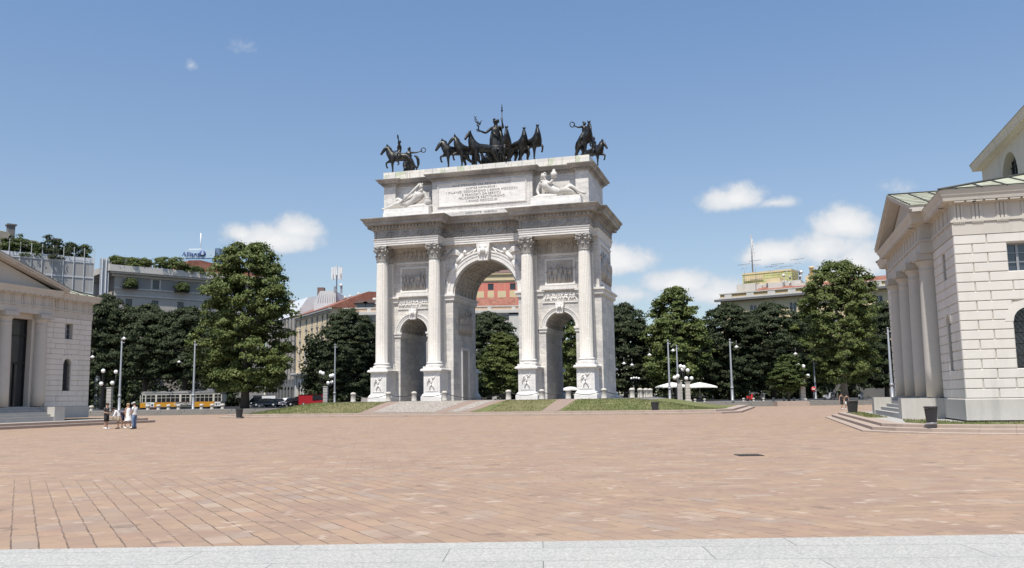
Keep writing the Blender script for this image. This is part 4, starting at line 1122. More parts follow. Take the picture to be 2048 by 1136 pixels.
# steps leading to the promenade on the right and a small round drain
def stepped_terrace(name, pts, z0, hs, mat, inset=.42, topmat=None):
    # pts: outline (x,y) counter-clockwise; a flight of stone kerbs climbing inward
    P = [Vector(p) for p in pts]
    def off(d):
        res = []; n = len(P)
        for i in range(n):
            a, b_, c = P[i-1], P[i], P[(i+1) % n]
            t1 = (b_-a).normalized(); t2 = (c-b_).normalized(); n1 = Vector((-t1.y, t1.x)); n2 = Vector((-t2.y, t2.x))
            k = (n1+n2); k = k/(max(.3, k.dot(n1))); res.append(b_+k*d)
        return res
    m = MB(); z = z0
    for i, h in enumerate(hs):
        q = off(inset*i); q2 = off(inset*(i+1)+.3)
        n = len(q)
        for j in range(n):
            a, b_ = q[j], q[(j+1) % n]; L = (b_-a).length; k = max(1, round(L/1.6))
            a2, b2 = q2[j], q2[(j+1) % n]
            for s in range(k):
                t0, t1 = s/k+.004/L, (s+1)/k-.004/L
                A, B, C, D = a.lerp(b_, t0), a.lerp(b_, t1), a2.lerp(b2, t1), a2.lerp(b2, t0)
                e = .02; dirn = (D-A).normalized()*e
                m.add([(*A, z0-.1), (*B, z0-.1), (*B, z+h-.02), (*A, z+h-.02), (*(A+dirn), z+h), (*(B+dirn), z+h), (*C, z+h), (*D, z+h), (*C, z0-.1), (*D, z0-.1)],
                      [(0,1,2,3),(3,2,5,4),(4,5,6,7),(1,8,6,5,2),(9,0,3,4,7),(8,9,7,6)])
        z += h
    struct(name, m, mat)
    return off(inset*len(hs)), z
def cz(K, sg, u, v): return (K.x+sg*(E_.x*u+N_.x*v), K.y+sg*(E_.y*u+N_.y*v))
for nm, K, sg, zt in (('r', KR, 1, .36), ('l', KL, -1, .45)):
    if sg > 0: pl = [(-4.5,-1.0),(-3.6,-2.4),(-2.3,-3.6),(-.6,-4.5),(2,-5.0),(18,-5.6),(18,24.5),(-3.5,24.5),(-4.6,22)]
    else: pl = [(-4.4,-3.2),(18,-3.2),(18,25),(-4.4,25)]
    pts = [cz(K, sg, u, v) for u, v in pl]
    inner, zt2 = stepped_terrace('terrace_kerb', pts, 0, (.06, zt*.42, zt*.40) if sg > 0 else (.2, .2), GRAN)
    m = MB(); zz0 = zt2-.006
    m.prism([(p.x, p.y) for p in inner], zz0-.3, zz0, 'z'); struct('terrace', m, GRANG)
    if sg > 0:
        g = [(-2.6,-.2),(-1.7,-2.5),(-.4,-3.2),(2,-3.6),(17,-4.2),(17,-1.6),(2,-1.2),(-.5,-.9),(-1.2,2.6),(-2.2,3.5)]
        g2 = [(-3.3,8),(-2.3,8),(-2.3,21),(-3.3,21)]
        TZ = zt2
        mm = MB()
        rr = random.Random(4)
        for poly in (g, g2):
            P = [cz(K, sg, u, v) for u, v in poly]
            mm.prism([(x, y) for x, y in P], zt2-.2, zt2+.02, 'z')
        def inside(u, v, poly):
            c = False
            for i in range(len(poly)):
                (x1, y1), (x2, y2) = poly[i-1], poly[i]
                if (y1 > v) != (y2 > v) and u < (x2-x1)*(v-y1)/(y2-y1)+x1: c = not c
            return c
        for _ in range(16000):
            u, v = rr.uniform(-3.4, 9), rr.uniform(-4.2, 21)
            if not (inside(u, v, g) or inside(u, v, g2)): continue
            x, y = cz(K, sg, u, v); a = rr.uniform(0, 6.28); h = rr.uniform(.04, .11); w = .02
            mm.add([(x-w*cos(a), y-w*sin(a), zt2+.015), (x+w*cos(a), y+w*sin(a), zt2+.015), (x+rr.uniform(-.04,.04), y+rr.uniform(-.04,.04), zt2+.015+h)], [(0,1,2)])
        tag(mm.build('lawn', GRASS, None, False), None, None, None, 'stuff')
    else:
        mm = MB(); P = [cz(K, sg, u, v) for u, v in [(-3.5,-2.3),(3,-2.3),(3,-.3),(-3.5,-.3)]]
        mm.prism(P, zt2-.2, zt2+.03, 'z'); tag(mm.build('lawn', GRASS), None, None, None, 'stuff')
# the island under the arch: kerb, turf slope, paths, paved top
ip = [(-24.5,-11.0),(-22.5,-12.0),(22.5,-12.0),(26.0,-10.6),(27.6,-7),(28.5,20),(14,27),(-14,27),(-25.5,19)]
pts = [tuple(aw(u, v, 0).xy) for u, v in ip]
inner, zi = stepped_terrace('island_kerb', pts, 0, (.17, .20), GRAN, .75)
top = [(-17,-3.0),(17,-3.0),(18.5,-1),(18.5,17),(16,18.5),(-16,18.5),(-18.5,17),(-18.5,-1)]
def slope_h(u, v):          # turf rises from the kerb to the paved top
    du = max(0, abs(u)-17.0); dv = max(0, -3.0-v, v-18.0); d = hypot(du, dv)
    t = max(0, min(1, d/8.2)); t = t*t*(3-2*t)*.5+t*.5
    return 1.405-(1.405-.33)*t
m = MB(); inr = [auv(Vector((p.x, p.y, 1.41))) for p in inner]
def inpoly(u, v, poly):
    c = False
    for i in range(len(poly)):
        (x1, y1), (x2, y2) = poly[i-1], poly[i]
        if (y1 > v) != (y2 > v) and u < (x2-x1)*(v-y1)/(y2-y1)+x1: c = not c
    return c
def sheet(mb, poly, dz, step=.75):        # a sheet that follows the slope, clipped to a plan polygon
    bmx = bmesh.new(); vs = [bmx.verts.new((u, v, 0)) for u, v in poly]; bmx.faces.new(vs)
    us = [p[0] for p in poly]; vv = [p[1] for p in poly]
    k = math.ceil((max(us)-min(us))/step)
    for i in range(1, k): bmesh.ops.bisect_plane(bmx, geom=bmx.verts[:]+bmx.edges[:]+bmx.faces[:], plane_co=(min(us)+i*step,0,0), plane_no=(1,0,0))
    k = math.ceil((max(vv)-min(vv))/step)
    for i in range(1, k): bmesh.ops.bisect_plane(bmx, geom=bmx.verts[:]+bmx.edges[:]+bmx.faces[:], plane_co=(0,min(vv)+i*step,0), plane_no=(0,1,0))
    bmx.verts.index_update()
    mb.add([tuple(aw(q.co.x, q.co.y, slope_h(q.co.x, q.co.y)-1.41+dz)) for q in bmx.verts], [[q.index for q in f.verts] for f in bmx.faces], True); bmx.free()
sheet(m, inr, 0)
lawn_o = tag(m.build('island_turf', GRASS), None, None, None, 'structure')
m = MB(); sheet(m, top, .012); struct('paved_top', m, DARKP)
BRP = simple('brown_path', (.27,.195,.155), .9, .25, 5)
def cobbles():
    t = NT('river_cobbles'); v = t.n('ShaderNodeTexVoronoi', Scale=4.2); t.l(t.co(), v.inputs['Vector'])
    n = t.noise(t.co(), 1.2, 3); c = t.mix(t.ramp(v.outputs['Distance'], [(.25, (0,0,0)), (.55, (.8,.8,.8))]), (.46,.42,.37), (.20,.17,.14))
    return t.done(t.mix(t.math('MULTIPLY', n, .4), c, (.30,.26,.22)), .9)
COB = cobbles()
def path(u0, u1, ub0, ub1, mat, name, dz):
    mm = MB(); sheet(mm, [(ub0, -10.7), (ub1, -10.7), (u1, -2.7), (u0, -2.7)], dz, .6); struct(name, mm, mat)
path(-9.0, 4.3, -9.0, 2.6, BRP, 'brown_path', .018)
path(-7.6, .2, -7.6, -1.0, COB, 'cobbled_path', .030)
path(1.7, 3.2, .2, 1.6, COB, 'cobbled_path', .030)
path(9.6, 11.6, 9.6, 11.2, BRP, 'brown_path', .018)
mm = MB(); sheet(mm, [(4.5,-10.6),(9.5,-10.6),(9.5,-3.1),(4.6,-3.1)], .014, .6); sheet(mm, [(-17,-10.6),(-9.2,-10.6),(-9.2,-3.1),(-14,-3.1)], .014, .6); tag(mm.build('dry_lawn', GRASSD), None, None, None, 'stuff')
mm = MB(); rr = random.Random(8)
for _ in range(26000):
    u, v = rr.uniform(-24, 27), rr.uniform(-11, -2.6)
    if not inpoly(u, v, inr) or (-9 < u < 4.3) or (9.5 < u < 11.7): continue
    if v > -3.1 and abs(u) < 17: continue
    p = aw(u, v, slope_h(u, v)-1.41); a = rr.uniform(0, 6.28); h = rr.uniform(.05, .13); w = .03
    mm.add([(p.x-w*cos(a), p.y-w*sin(a), p.z), (p.x+w*cos(a), p.y+w*sin(a), p.z), (p.x+rr.uniform(-.05,.05), p.y+rr.uniform(-.05,.05), p.z+h)], [(0,1,2)])
tag(mm.build('grass', GRASS, None, False), None, None, None, 'stuff')
# stone bollards with chains round the arch
def bollard_mesh():
    b = MB(); b.lathe([(.30,0),(.30,.08),(.27,.12),(.26,.80),(.31,.84),(.31,.90),(.24,1.0),(.10,1.06)], (0,0,0), 14); b.tube([(-.3,0,.82),(.3,0,.82)], .035, 6); return b
bl = bollard_mesh().build('bollard', ASHS)
bu = [-13.9,-9.7,-6.7,-3.2,3.9,7.5,10.3,14.0]
wh = ['left of the leftmost front pedestal','in front of the left side passage','at the right edge of the leftmost pedestal','between the second column and the main passage','left of the third column pedestal','at the left jamb of the right passage','in the middle of the right side passage','right of the rightmost front pedestal']
BP = [(u, -1.7) for u in bu] + [(16.4, 1.5), (16.7, 5.5), (16.8, 9.5), (16.8, 13.5)]
wh += ['first along the shaded right flank of the arch','second along the shaded right flank of the arch','third along the shaded right flank of the arch','last along the shaded right flank of the arch']
order = sorted(range(8), key=lambda i: bu[i])
for i, (u, v) in enumerate(BP):
    o = bl if i == 0 else bl.copy()
    if i: COL.objects.link(o)
    o.location = aw(u, v, .01)
    tag(o, 'round-topped stone bollard '+wh[i], 'bollard', 'stone bollards chained round the arch')
cm = []
for i in range(len(BP)-1):
    b = MB(); p, q = aw(*BP[i], .83), aw(*BP[i+1], .83); L = (q-p).length; n = 14
    b.tube([p.lerp(q, t/n)-Vector((0,0,.10+.07*L))*4*(t/n)*(1-t/n) for t in range(n+1)], .035, 5)
    o = b.build('chain', IRON); tag(o, 'sagging iron chain hung from the bollard '+wh[i], 'chain', 'chains between the bollards')
# ------------------------------------------------------------------ trees
import numpy as np
def crown(name, seed, W, H, prof, nc, nl, leaf, mat, cr=(1.0, 1.7), flat=.75, z0=0, core=.55):
    rg = np.random.default_rng(seed); vs = []; 
    ph = rg.uniform(0, 6.28, 6)
    C = []
    while len(C) < nc:
        t = rg.uniform(0, 1); r = prof(t)*W/2
        if rg.uniform() > (r/(W/2))+.15: continue
        a = rg.uniform(0, 2*np.pi)
        wob = 1+.13*np.sin(2*a+ph[0]+3*t)+.11*np.sin(3*a+ph[1]-5*t)+.10*np.sin(5*a+ph[2]+9*t)+.08*np.sin(8*a+ph[3]-14*t)
        q = r*wob*np.sqrt(rg.uniform(core**2, 1.0))
        C.append((q*np.cos(a), q*np.sin(a), z0+t*H, rg.uniform(*cr)))
    C = np.array(C)
    n = nc*nl; ci = np.repeat(np.arange(nc), nl)
    d = rg.normal(size=(n, 3)); d /= np.linalg.norm(d, axis=1)[:, None]; d[:, 2] = np.abs(d[:, 2])*.9-.25*rg.uniform(size=n)
    rad = C[ci, 3]*np.where(rg.uniform(size=n) < .14, rg.uniform(1.0, 1.55, n), rg.uniform(.5, 1.0, n)**.6)
    P = C[ci, :3]+d*rad[:, None]*np.array([1, 1, flat])
    out = P.copy(); out[:, 2] = (P[:, 2]-z0-H*.4)*.4; out /= np.linalg.norm(out, axis=1)[:, None]+1e-6
    nr = d*.8+out*.5+np.array([0, 0, .45])+rg.normal(size=(n, 3))*.55; nr /= np.linalg.norm(nr, axis=1)[:, None]
    t1 = np.cross(nr, rg.normal(size=(n, 3))); t1 /= np.linalg.norm(t1, axis=1)[:, None]; t2 = np.cross(nr, t1)
    s = leaf*rg.uniform(.6, 1.25, n)[:, None]
    A = P-t1*s*.62; B = P-t2*s*.36+nr*s*.08; Cc = P+t1*s*.62; D = P+t2*s*.36+nr*s*.08
    V = np.stack([A, B, Cc, D], 1).reshape(-1, 3)
    me = bpy.data.meshes.new(name); me.vertices.add(len(V)); me.vertices.foreach_set('co', V.ravel().astype(np.float32))
    me.loops.add(4*n); me.loops.foreach_set('vertex_index', np.arange(4*n, dtype=np.int32))
    me.polygons.add(n); me.polygons.foreach_set('loop_start', np.arange(0, 4*n, 4, dtype=np.int32)); me.polygons.foreach_set('loop_total', np.full(n, 4, dtype=np.int32))
    me.update(calc_edges=True); me.materials.append(mat); return me, C
def trunk_mesh(seed, H, r, C, mat, lean=.0):
    rg = random.Random(seed); b = MB()
    pts = [(0,0,-.2), (.03*H*lean,0,H*.15), (.02*rg.uniform(-1,1)*H,.02*rg.uniform(-1,1)*H,H*.4), (.03*rg.uniform(-1,1)*H,.03*rg.uniform(-1,1)*H,H*.66), (0,0,H*.88)]
    b.tube(pts, [r*1.35, r, r*.72, r*.42, r*.12], 10)
    for k in range(11):
        c = C[rg.randrange(len(C))]; z = H*rg.uniform(.16, .55); t = (z/H-.15)/.25
        p = Vector((pts[2][0]*min(1, max(0, t)), pts[2][1]*min(1, max(0, t)), z)); q = Vector(c[:3])
        if q.z < z: q.z = z+1.2
        m_ = p.lerp(q, .5)+Vector((0,0,-.4)); b.tube([p, m_, q], [r*.42, r*.25, r*.06], 6)
    return b.build('trunk', mat)
def tree(kind, seed, W, H, prof, nc, nl, leaf, lm, tm, tr, z0, **kw):
    cm_, C = crown('crown', seed, W, H-z0, prof, nc, nl, leaf, lm, z0=z0, **kw)
    t = bpy.data.objects.new(kind, None); COL.objects.link(t)
    link('crown', cm_, None, t); o = trunk_mesh(seed, H, tr, C, tm); o.parent = t; return t
def interp(tab): return lambda t: float(np.interp(t, [a for a, _ in tab], [b for _, b in tab]))
pyram = interp([(0,.7),(.15,.98),(.4,1),(.6,.88),(.8,.62),(.93,.38),(1,.16)])
plane_ = interp([(0,.66),(.10,.92),(.25,1),(.6,1),(.74,.90),(.86,.72),(.94,.52),(1,.30)])
dome = interp([(0,.78),(.2,.96),(.45,1),(.65,.92),(.8,.75),(.91,.52),(1,.14)])
sap = interp([(0,.45),(.15,.85),(.4,1),(.6,.8),(.8,.5),(1,.12)])
PT = {
 'planeA': tree('plane_tree', 1, 14.0, 24.0, plane_, 720, 120, .35, LEAFP, BARK, .55, 2.4, cr=(.55, 1.25), flat=.9, core=.35),
 'planeB': tree('plane_tree', 2, 12.5, 22.0, plane_, 600, 120, .34, LEAFP, BARKP, .5, 2.6, cr=(.5, 1.15), flat=.9, core=.35),
 'planeC': tree('plane_tree', 3, 9.5, 19.0, pyram, 440, 115, .36, LEAFP, BARK, .42, 2.8, cr=(.5, 1.1), flat=.9, core=.35),
 'darkA': tree('hackberry_tree', 4, 12.5, 16.0, dome, 600, 110, .35, LEAFD, BARK, .42, 1.6, cr=(.6, 1.3), flat=.55, core=.45),
 'darkB': tree('hackberry_tree', 5, 14.0, 17.0, dome, 660, 110, .36, LEAFD, BARK, .42, 1.4, cr=(.6, 1.3), flat=.55, core=.45),
 'streetA': tree('hackberry_tree', 7, 13.0, 16.0, interp([(0,.80),(.12,.97),(.35,1),(.6,.92),(.78,.74),(.9,.52),(1,.14)]), 620, 110, .36, LEAFD, BARK, .45, 4.7, cr=(.6, 1.3), flat=.6, core=.40),
 'small': tree('young_tree', 6, 5.2, 8.5, sap, 200, 70, .30, LEAFS, BARK, .16, 1.7, cr=(.35, .75), flat=.65, core=.3),
}
used = set()
SIZE = dict(planeA=(14.0,24.0), planeB=(12.5,22.0), planeC=(9.5,19.0), darkA=(12.5,16.0), darkB=(14.0,17.0), streetA=(13.0,16.0), small=(5.2,8.5))
def put_tree(kind, px, wpx, top, Y, label, zg=ZS, rz=0, grp=None):
    base = at(px, 800, Y); base.z = zg
    ztop = at(px, top, Y).z; w, h = SIZE[kind]
    sz = (ztop-zg)/(h+.5); sx = wpx*Y/F_/(w*1.08)
    r = PT[kind]; sc = (sx, sx, sz)
    cat = 'tree'
    if kind not in used:
        used.add(kind); o = r; o.location = base; o.rotation_euler = (0, 0, rz); o.scale = sc; o['label'] = label; o['category'] = cat
        if grp: o['group'] = grp
    else:
        o = dup(r, label, base, rz, sc, grp); o['category'] = cat
    return o
GL, GR = 'trees along the street on the left', 'trees along the street on the right'
put_tree('streetA', 205, 125, 588, 147, 'dark rounded tree right beside the left toll house', rz=.3, grp=GL)
put_tree('streetA', 288, 150, 607, 148, 'dark rounded tree over the front half of the tram, under the grey roof garden block', rz=1.3, grp=GL)
put_tree('streetA', 368, 150, 612, 147.5, 'dark rounded tree over the middle of the tram', rz=2.2, grp=GL)
put_tree('streetA', 440, 130, 640, 148.5, 'dark tree half hidden by the big plane tree at the tram end', rz=3.0, grp=GL)
put_tree('planeA', 490, 196, 486, 128, 'tallest bushy green plane tree standing between the tram and the cars', rz=.4, grp=GL)
put_tree('darkB', 697, 138, 615, 160, 'dark rounded tree just left of the arch in front of the red roof', rz=.9, grp=GL)
put_tree('darkA', 770, 110, 632, 168, 'dark tree partly hidden by the left end of the arch', rz=4.0, grp=GL)
put_tree('darkB', 978, 150, 622, 160, 'dark rounded tree seen through the main passage of the arch', rz=5.0)
put_tree('planeC', 1006, 92, 664, 124, 'lighter green tree in front of the dark one within the main passage', zg=.9, rz=1.0)
put_tree('planeB', 1140, 130, 590, 150, 'green tree seen through the right side passage of the arch', rz=2.6)
put_tree('darkA', 1252, 125, 604, 156, 'dark green tree at the right flank of the arch', rz=.2, grp=GR)
put_tree('planeC', 1355, 125, 572, 146, 'pointed green tree behind the cafe parasols', rz=3.5, grp=GR)
put_tree('darkB', 1462, 140, 604, 152, 'dark rounded tree below the left end of the balustraded block', rz=2.0, grp=GR)
put_tree('darkA', 1548, 150, 603, 155, 'dark rounded tree behind the sapling and the globe lamp', rz=5.2, grp=GR)
put_tree('darkB', 1625, 120, 612, 161, 'dark tree peeping out left of the big right plane tree', rz=.7, grp=GR)
put_tree('planeB', 1690, 154, 522, 124, 'big bright plane tree in front of the right block beside the toll house', zg=.75, rz=4.4, grp=GR)
put_tree('darkA', 1775, 120, 600, 158, 'dark tree behind the porch columns of the right toll house', rz=1.9, grp=GR)
put_tree('small', 1578, 74, 704, 118.5, 'small young tree beside the globe lamp on the right', zg=.7, rz=.5)
# dense planting added behind the first row to block light and keep it dark
rg = np.random.default_rng(11); allV = []
bx = []
for (p0, p1, tp, Y) in ((150, 470, 640, 176), (610, 780, 660, 182), (930, 1060, 690, 178), (1120, 1300, 640, 176), (1280, 1480, 650, 172), (1440, 1830, 640, 174)):
    nn = int((p1-p0)/6.5)
    for i in range(nn):
        px = rg.uniform(p0, p1); P = at(px, 800, Y); zt = at(px, tp, Y).z*rg.uniform(.7, 1.0)
        for z in np.arange(.6, zt, 1.3): bx.append((P.x+rg.uniform(-1, 1), P.y+rg.uniform(-3, 3), z+ZS-1, rg.uniform(1.0, 1.9)))
bx = np.array(bx); nl = 44; n = len(bx)*nl; ci = np.repeat(np.arange(len(bx)), nl)
d = rg.normal(size=(n, 3)); d /= np.linalg.norm(d, axis=1)[:, None]
P = bx[ci, :3]+d*(bx[ci, 3]*rg.uniform(.4, 1, n))[:, None]; nr = d+rg.normal(size=(n, 3))*.5; nr /= np.linalg.norm(nr, axis=1)[:, None]
t1 = np.cross(nr, rg.normal(size=(n, 3))); t1 /= np.linalg.norm(t1, axis=1)[:, None]; t2 = np.cross(nr, t1); s = .62*rg.uniform(.6, 1.2, n)[:, None]
V = np.stack([P-t1*s*.6, P-t2*s*.4, P+t1*s*.6, P+t2*s*.4], 1).reshape(-1, 3)
me = bpy.data.meshes.new('light_blocking_woods'); me.vertices.add(len(V)); me.vertices.foreach_set('co', V.ravel().astype(np.float32)); me.loops.add(4*n); me.loops.foreach_set('vertex_index', np.arange(4*n, dtype=np.int32))
me.polygons.add(n); me.polygons.foreach_set('loop_start', np.arange(0, 4*n, 4, dtype=np.int32)); me.polygons.foreach_set('loop_total', np.full(n, 4, dtype=np.int32)); me.update(calc_edges=True)
tag(link('light_blocking_woods', me, LEAFD), None, None, None, 'stuff')

# ------------------------------------------------------------------ far buildings
class Fac:                               # a facade plane: A = foot of its left end, ang = direction of its run seen from above
    def __init__(s, A, ang): s.A = Vector((A.x, A.y, ZS)); s.d = Vector((cos(ang), sin(ang), 0)); s.n = Vector((-sin(ang), cos(ang), 0)); s.ang = ang
    def px(s, px, py, y=0):
        d = ray(px, py); p0 = s.A+s.n*y; t = (p0-CAM).dot(s.n)/d.dot(s.n); P = CAM+d*t-s.A; return P.dot(s.d), P.z
def house(label, f, name='apartment_building'): return thing(name, label, 'building', f.A, f.ang)
def wins(T, L, mat, y=0, dep=.22, fr=.09, panes=GLASS, bars=True, name='window'):
    for (x, z, w, h) in L:
        b = MB(); y0 = y+dep-.08
        b.box(x-w/2, x-w/2+fr, y0, y0+.07, z, z+h); b.box(x+w/2-fr, x+w/2, y0, y0+.07, z, z+h); b.box(x-w/2+fr, x+w/2-fr, y0, y0+.07, z+h-fr, z+h); b.box(x-w/2+fr, x+w/2-fr, y0, y0+.07, z, z+fr)
        if bars: b.box(x-fr/2, x+fr/2, y0, y0+.07, z+fr, z+h-fr)
        o = b.build(name, mat, T); g = MB(); g.box(x-w/2, x+w/2, y0+.072, y0+.09, z, z+h); g.build('pane', panes, o)
def holes(L): return [(x-w/2, x+w/2, z, z+h) for (x, z, w, h) in L]
def shell(T, x1, dep, z1, L, mat, name='wall', x0=0, z0=0, d=.22, y=0):
    b = MB(); P = lambda a, q, z: (a, y+q, z)
    wallgrid(b, x0, x1, z0, z1, holes(L), P)
    for h in holes(L): reveal(b, h, d, P)
    b.add([(x1,y,z0),(x1,y+dep,z0),(x1,y+dep,z1),(x1,y,z1),(x0,y,z0),(x0,y+dep,z0),(x0,y+dep,z1),(x0,y,z1)], [(0,1,2,3),(4,7,6,5),(1,5,6,2),(3,2,6,7)])
    return b.build(name, mat, T, False)
def plaster(name, c, dirt=.35): return stone(name, c, dirt, None, .05)
GREYP = plaster('grey_plaster', (.47,.43,.38)); BLUEP = plaster('blue_grey_panel', (.31,.295,.27), .2); CREAM = plaster('cream_plaster', (.74,.58,.37), .2); IVORY = plaster('ivory_stone', (.60,.57,.51), .4)
SALM = plaster('salmon_plaster', (.66,.225,.17), .15); YELW = plaster('straw_plaster', (.68,.55,.33), .2); OCHRE = plaster('ochre_panel', (.50,.37,.19), .3); FASC = plaster('fascia_concrete', (.60,.565,.51), .55); ORNG = plaster('orange_panel', (.55,.40,.29), .35)
def tiles():
    t = NT('red_roof_tiles'); n = t.noise(t.co(), .9, 6, .7); w = t.n('ShaderNodeTexWave', Scale=2.2, Distortion=.4); t.l(t.co(), w.inputs['Vector'])
    c = t.ramp(n, [(.3, (.16,.065,.045)), (.5, (.26,.10,.065)), (.72, (.34,.165,.11))]); t.bump(w.outputs['Fac'], .5, .05)
    return t.done(c, .85)
TILE = tiles(); BTILE = simple('brown_roof', (.16,.10,.085), .85, .35, 1)
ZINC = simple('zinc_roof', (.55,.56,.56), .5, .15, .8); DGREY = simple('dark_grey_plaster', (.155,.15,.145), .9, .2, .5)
# grey block with the roof garden
A = at(219, 800, 176); f = Fac(A, radians(90-48)); T = house('long grey apartment block with a planted roof terrace, above the dark trees on the left', f)
zt = f.px(237, 532)[1]-ZS+0; zc = f.px(237, 548)[1]; z1 = f.px(237, 550)[1]; zt = f.px(237, 532)[1]
zr = lambda y, x=258: f.px(x, y)[1]
wt, wb = zr(556.5), zr(574.5)
XS = [f.px(p, 570)[0] for p in (259, 309, 359, 411)]; pit = (XS[3]-XS[0])/3; XS = [XS[0]+pit*i for i in range(6)]
L = [(x, wb, 1.35, wt-wb) for x in XS]
pitch = zr(574.5)-zr(616); L += [(x, wb-pitch*k, 1.35, wt-wb) for x in XS for k in (1, 2, 3, 4) if wb-pitch*k > 1]
LEN2 = XS[-1]+3.5
shell(T, LEN2, 14, zc, L, GREYP); wins(T, L, DGREY)
b = MB(); b.box(-1.2, LEN2+.3, -1.25, 14.2, zc+.005, zc+.35); b.box(-1.6, LEN2+.5, -1.6, 14.4, zc+.36, zt); b.box(-.6, LEN2+.2, -.3, 14.1, zc-.5, zc); b.build('cornice', FASC, T)
b = MB()
for i in range(5):
    b = MB(); b.box(XS[i]+1.2, XS[i+1]-1.2, -.05, .02, wb-.2, wt+.25); b.build('facade_panel', BLUEP, T)
b = MB()
for zz in (wb-.45, wb-1.9): b.box(-.05, LEN2, -.22, .0, zz, zz+.28)
for x in XS: b.box(x-1.0, x-.72, -.12, .0, wb, wt+.2); b.box(x+.72, x+1.0, -.12, .0, wb, wt+.2)
b.build('string_course', FASC, T)
for x in (XS[0], XS[2]):
    b = MB(); b.box(x-1.5, x+1.5, -1.1, -.22, wb-.35, wb-.15)
    for k in range(13): b.box(x-1.45+.24*k-.02, x-1.45+.24*k+.02, -1.08, -1.04, wb-.15, wb+.85)
    b.box(x-1.5, x+1.5, -1.1, -1.03, wb+.85, wb+.9); b.build('balcony', IRON, T)
def shrub(label, loc, w, h, seed, mat=LEAFP, grp=None, name='roof_shrub', leaf=.32):
    me_, _ = crown(name, seed, w, h, lambda t: 1.0-.5*t*t, max(18, int(w*11)), 90, leaf*.85, mat, cr=(.5,.95), flat=.8, core=0)
    o = link(name, me_); o.location = loc; return tag(o, label, 'shrub', grp)
def fpt(f, x, y, z): return f.A+f.d*x+f.n*y+Vector((0,0,z))
GS = 'shrubs on the roof terraces'
for i, (p0, p1, hh, lab) in enumerate(((222, 245, 2.2, 'bushy shrub at the left corner of the grey block roof terrace'), (255, 276, 1.7, 'low shrubs second from the left on the grey block roof terrace'), (277, 297, 1.9, 'round dark shrub in the middle of the grey block roof terrace'), (312, 335, 2.7, 'tall hedge-like shrub left part of the big clump on the grey block roof'), (334, 366, 2.9, 'largest overhanging green clump on the grey block roof'), (366, 402, 1.9, 'trailing bright shrub spilling over the right of the grey block roof'))):
    x0, _ = f.px(p0, 540); x1, _ = f.px(p1, 540); shrub(lab, fpt(f, (x0+x1)/2, -.3, zt+.1-(.8 if i == 5 else 0)), (x1-x0)*1.25, hh*.85, 40+i, LEAFS if i in (5,) else LEAFP, GS)
for x, lab in ((XS[0], 'potted plants crowding the left balcony of the grey block'), (XS[2], 'potted plants crowding the right balcony of the grey block')):
    shrub(lab, fpt(f, x, -1.0, wb-.2), 2.6, 1.6, int(x*7), LEAFS, 'plants on balconies', 'balcony_plant')
b = MB(); b.box(f.px(250, 520)[0], f.px(318, 520)[0], 4, 11, zt, zt+2.6); b.build('penthouse', DGREY, T)
b = MB(); x0 = f.px(374, 540)[0]; b.prism([(x0, zt), (LEN2+4, zt), (LEN2+4, zt+.6), (x0+4, zt+3.3), (x0+1.5, zt+3.0)], 3, 12, 'y'); b.build('roof', TILE, T)
# block under scaffolding
g = Fac(A-f.d*30, f.ang); T = house('grey block wrapped in scaffolding and netting behind the left toll house', g)
off = 30; zz_ = lambda y, x=176: f.px(x, y)[1]
ztop = zz_(516); ztb = zz_(525); xe = off+f.px(187, 540)[0]; lift = zz_(525)-zz_(555.5)
NET = NT('scaffold_netting'); NET.b.inputs['Alpha'].default_value = .9; NET = NET.done((.40,.385,.36), .8)
TARP = simple('pale_tarpaulin', (.60,.61,.62), .6, .2, 1.5)
L = [(2+3.2*i, ztb-lift*(k+1)+.5, 1.3, 1.9) for i in range(int((xe-2)/3.2)) for k in range(5)]
shell(T, xe-.3, 13, ztb-.1, L, GREYP, y=1.6); wins(T, L, DGREY, 1.6)
b = MB(); b.prism([(2, ztb), (13, ztb), (12, ztb+3.5), (7, ztb+4.6), (3, ztb+3.5)], 0, xe-9, 'x'); b.build('roof', DGREY, T)
for px, py in ((22, 452), (112, 481)):
    x, z = f.px(px, py, 6); x += off; b = MB(); b.box(x-.6, x+.6, 5.2, 6.8, ztb+2, z); b.box(x-.85, x+.85, 5.0, 7.0, z, z+.3); b.build('chimney', DGREY, T)
sc = thing('scaffolding', 'tube scaffolding with netting and a silvery top band, behind the left toll house gable', 'scaffolding', g.A, g.ang)
nb = int(xe/1.75)
for i in range(nb+1):
    x = xe-1.9*i
    if x < 0: break
    b = MB(); b.box(x-.055, x+.055, -.32, -.2, 0, ztop+1.9); b.build('standard_pole', ZINC, sc)
for k in range(7):
    z = ztb-lift*k; b = MB(); b.box(-.5, xe, -.19, -.12, z-.14, z+.14); b.build('deck_rail', ZINC, sc)
b = MB(); b.box(-.5, xe, -.19, -.12, ztb+.21, ztop); b.build('top_band', TARP, sc)
b = MB(); b.add([(-.5,-.1,0),(xe,-.1,0),(xe,-.1,ztb),(-.5,-.1,ztb)], [(0,1,2,3)]); b.add([(xe,-.1,0),(xe,1.5,0),(xe,1.5,ztb),(xe,-.1,ztb)], [(0,1,2,3)]); b.build('netting', NET, sc)
x0 = off+f.px(198, 540)[0]; x1 = off+f.px(217, 540)[0]; zt3 = f.px(207, 517)[1]
b = MB(); n = 24
b.add([(x0+(x1-x0)*i/n, -.5+.18*sin(i*1.9)+.12*sin(i*.7), z) for z in (0, zt3*.5, zt3) for i in range(n+1)], [(r*(n+1)+i, r*(n+1)+i+1, (r+1)*(n+1)+i+1, (r+1)*(n+1)+i) for r in range(2) for i in range(n)], True)
b.build('tarpaulin', TARP, sc)
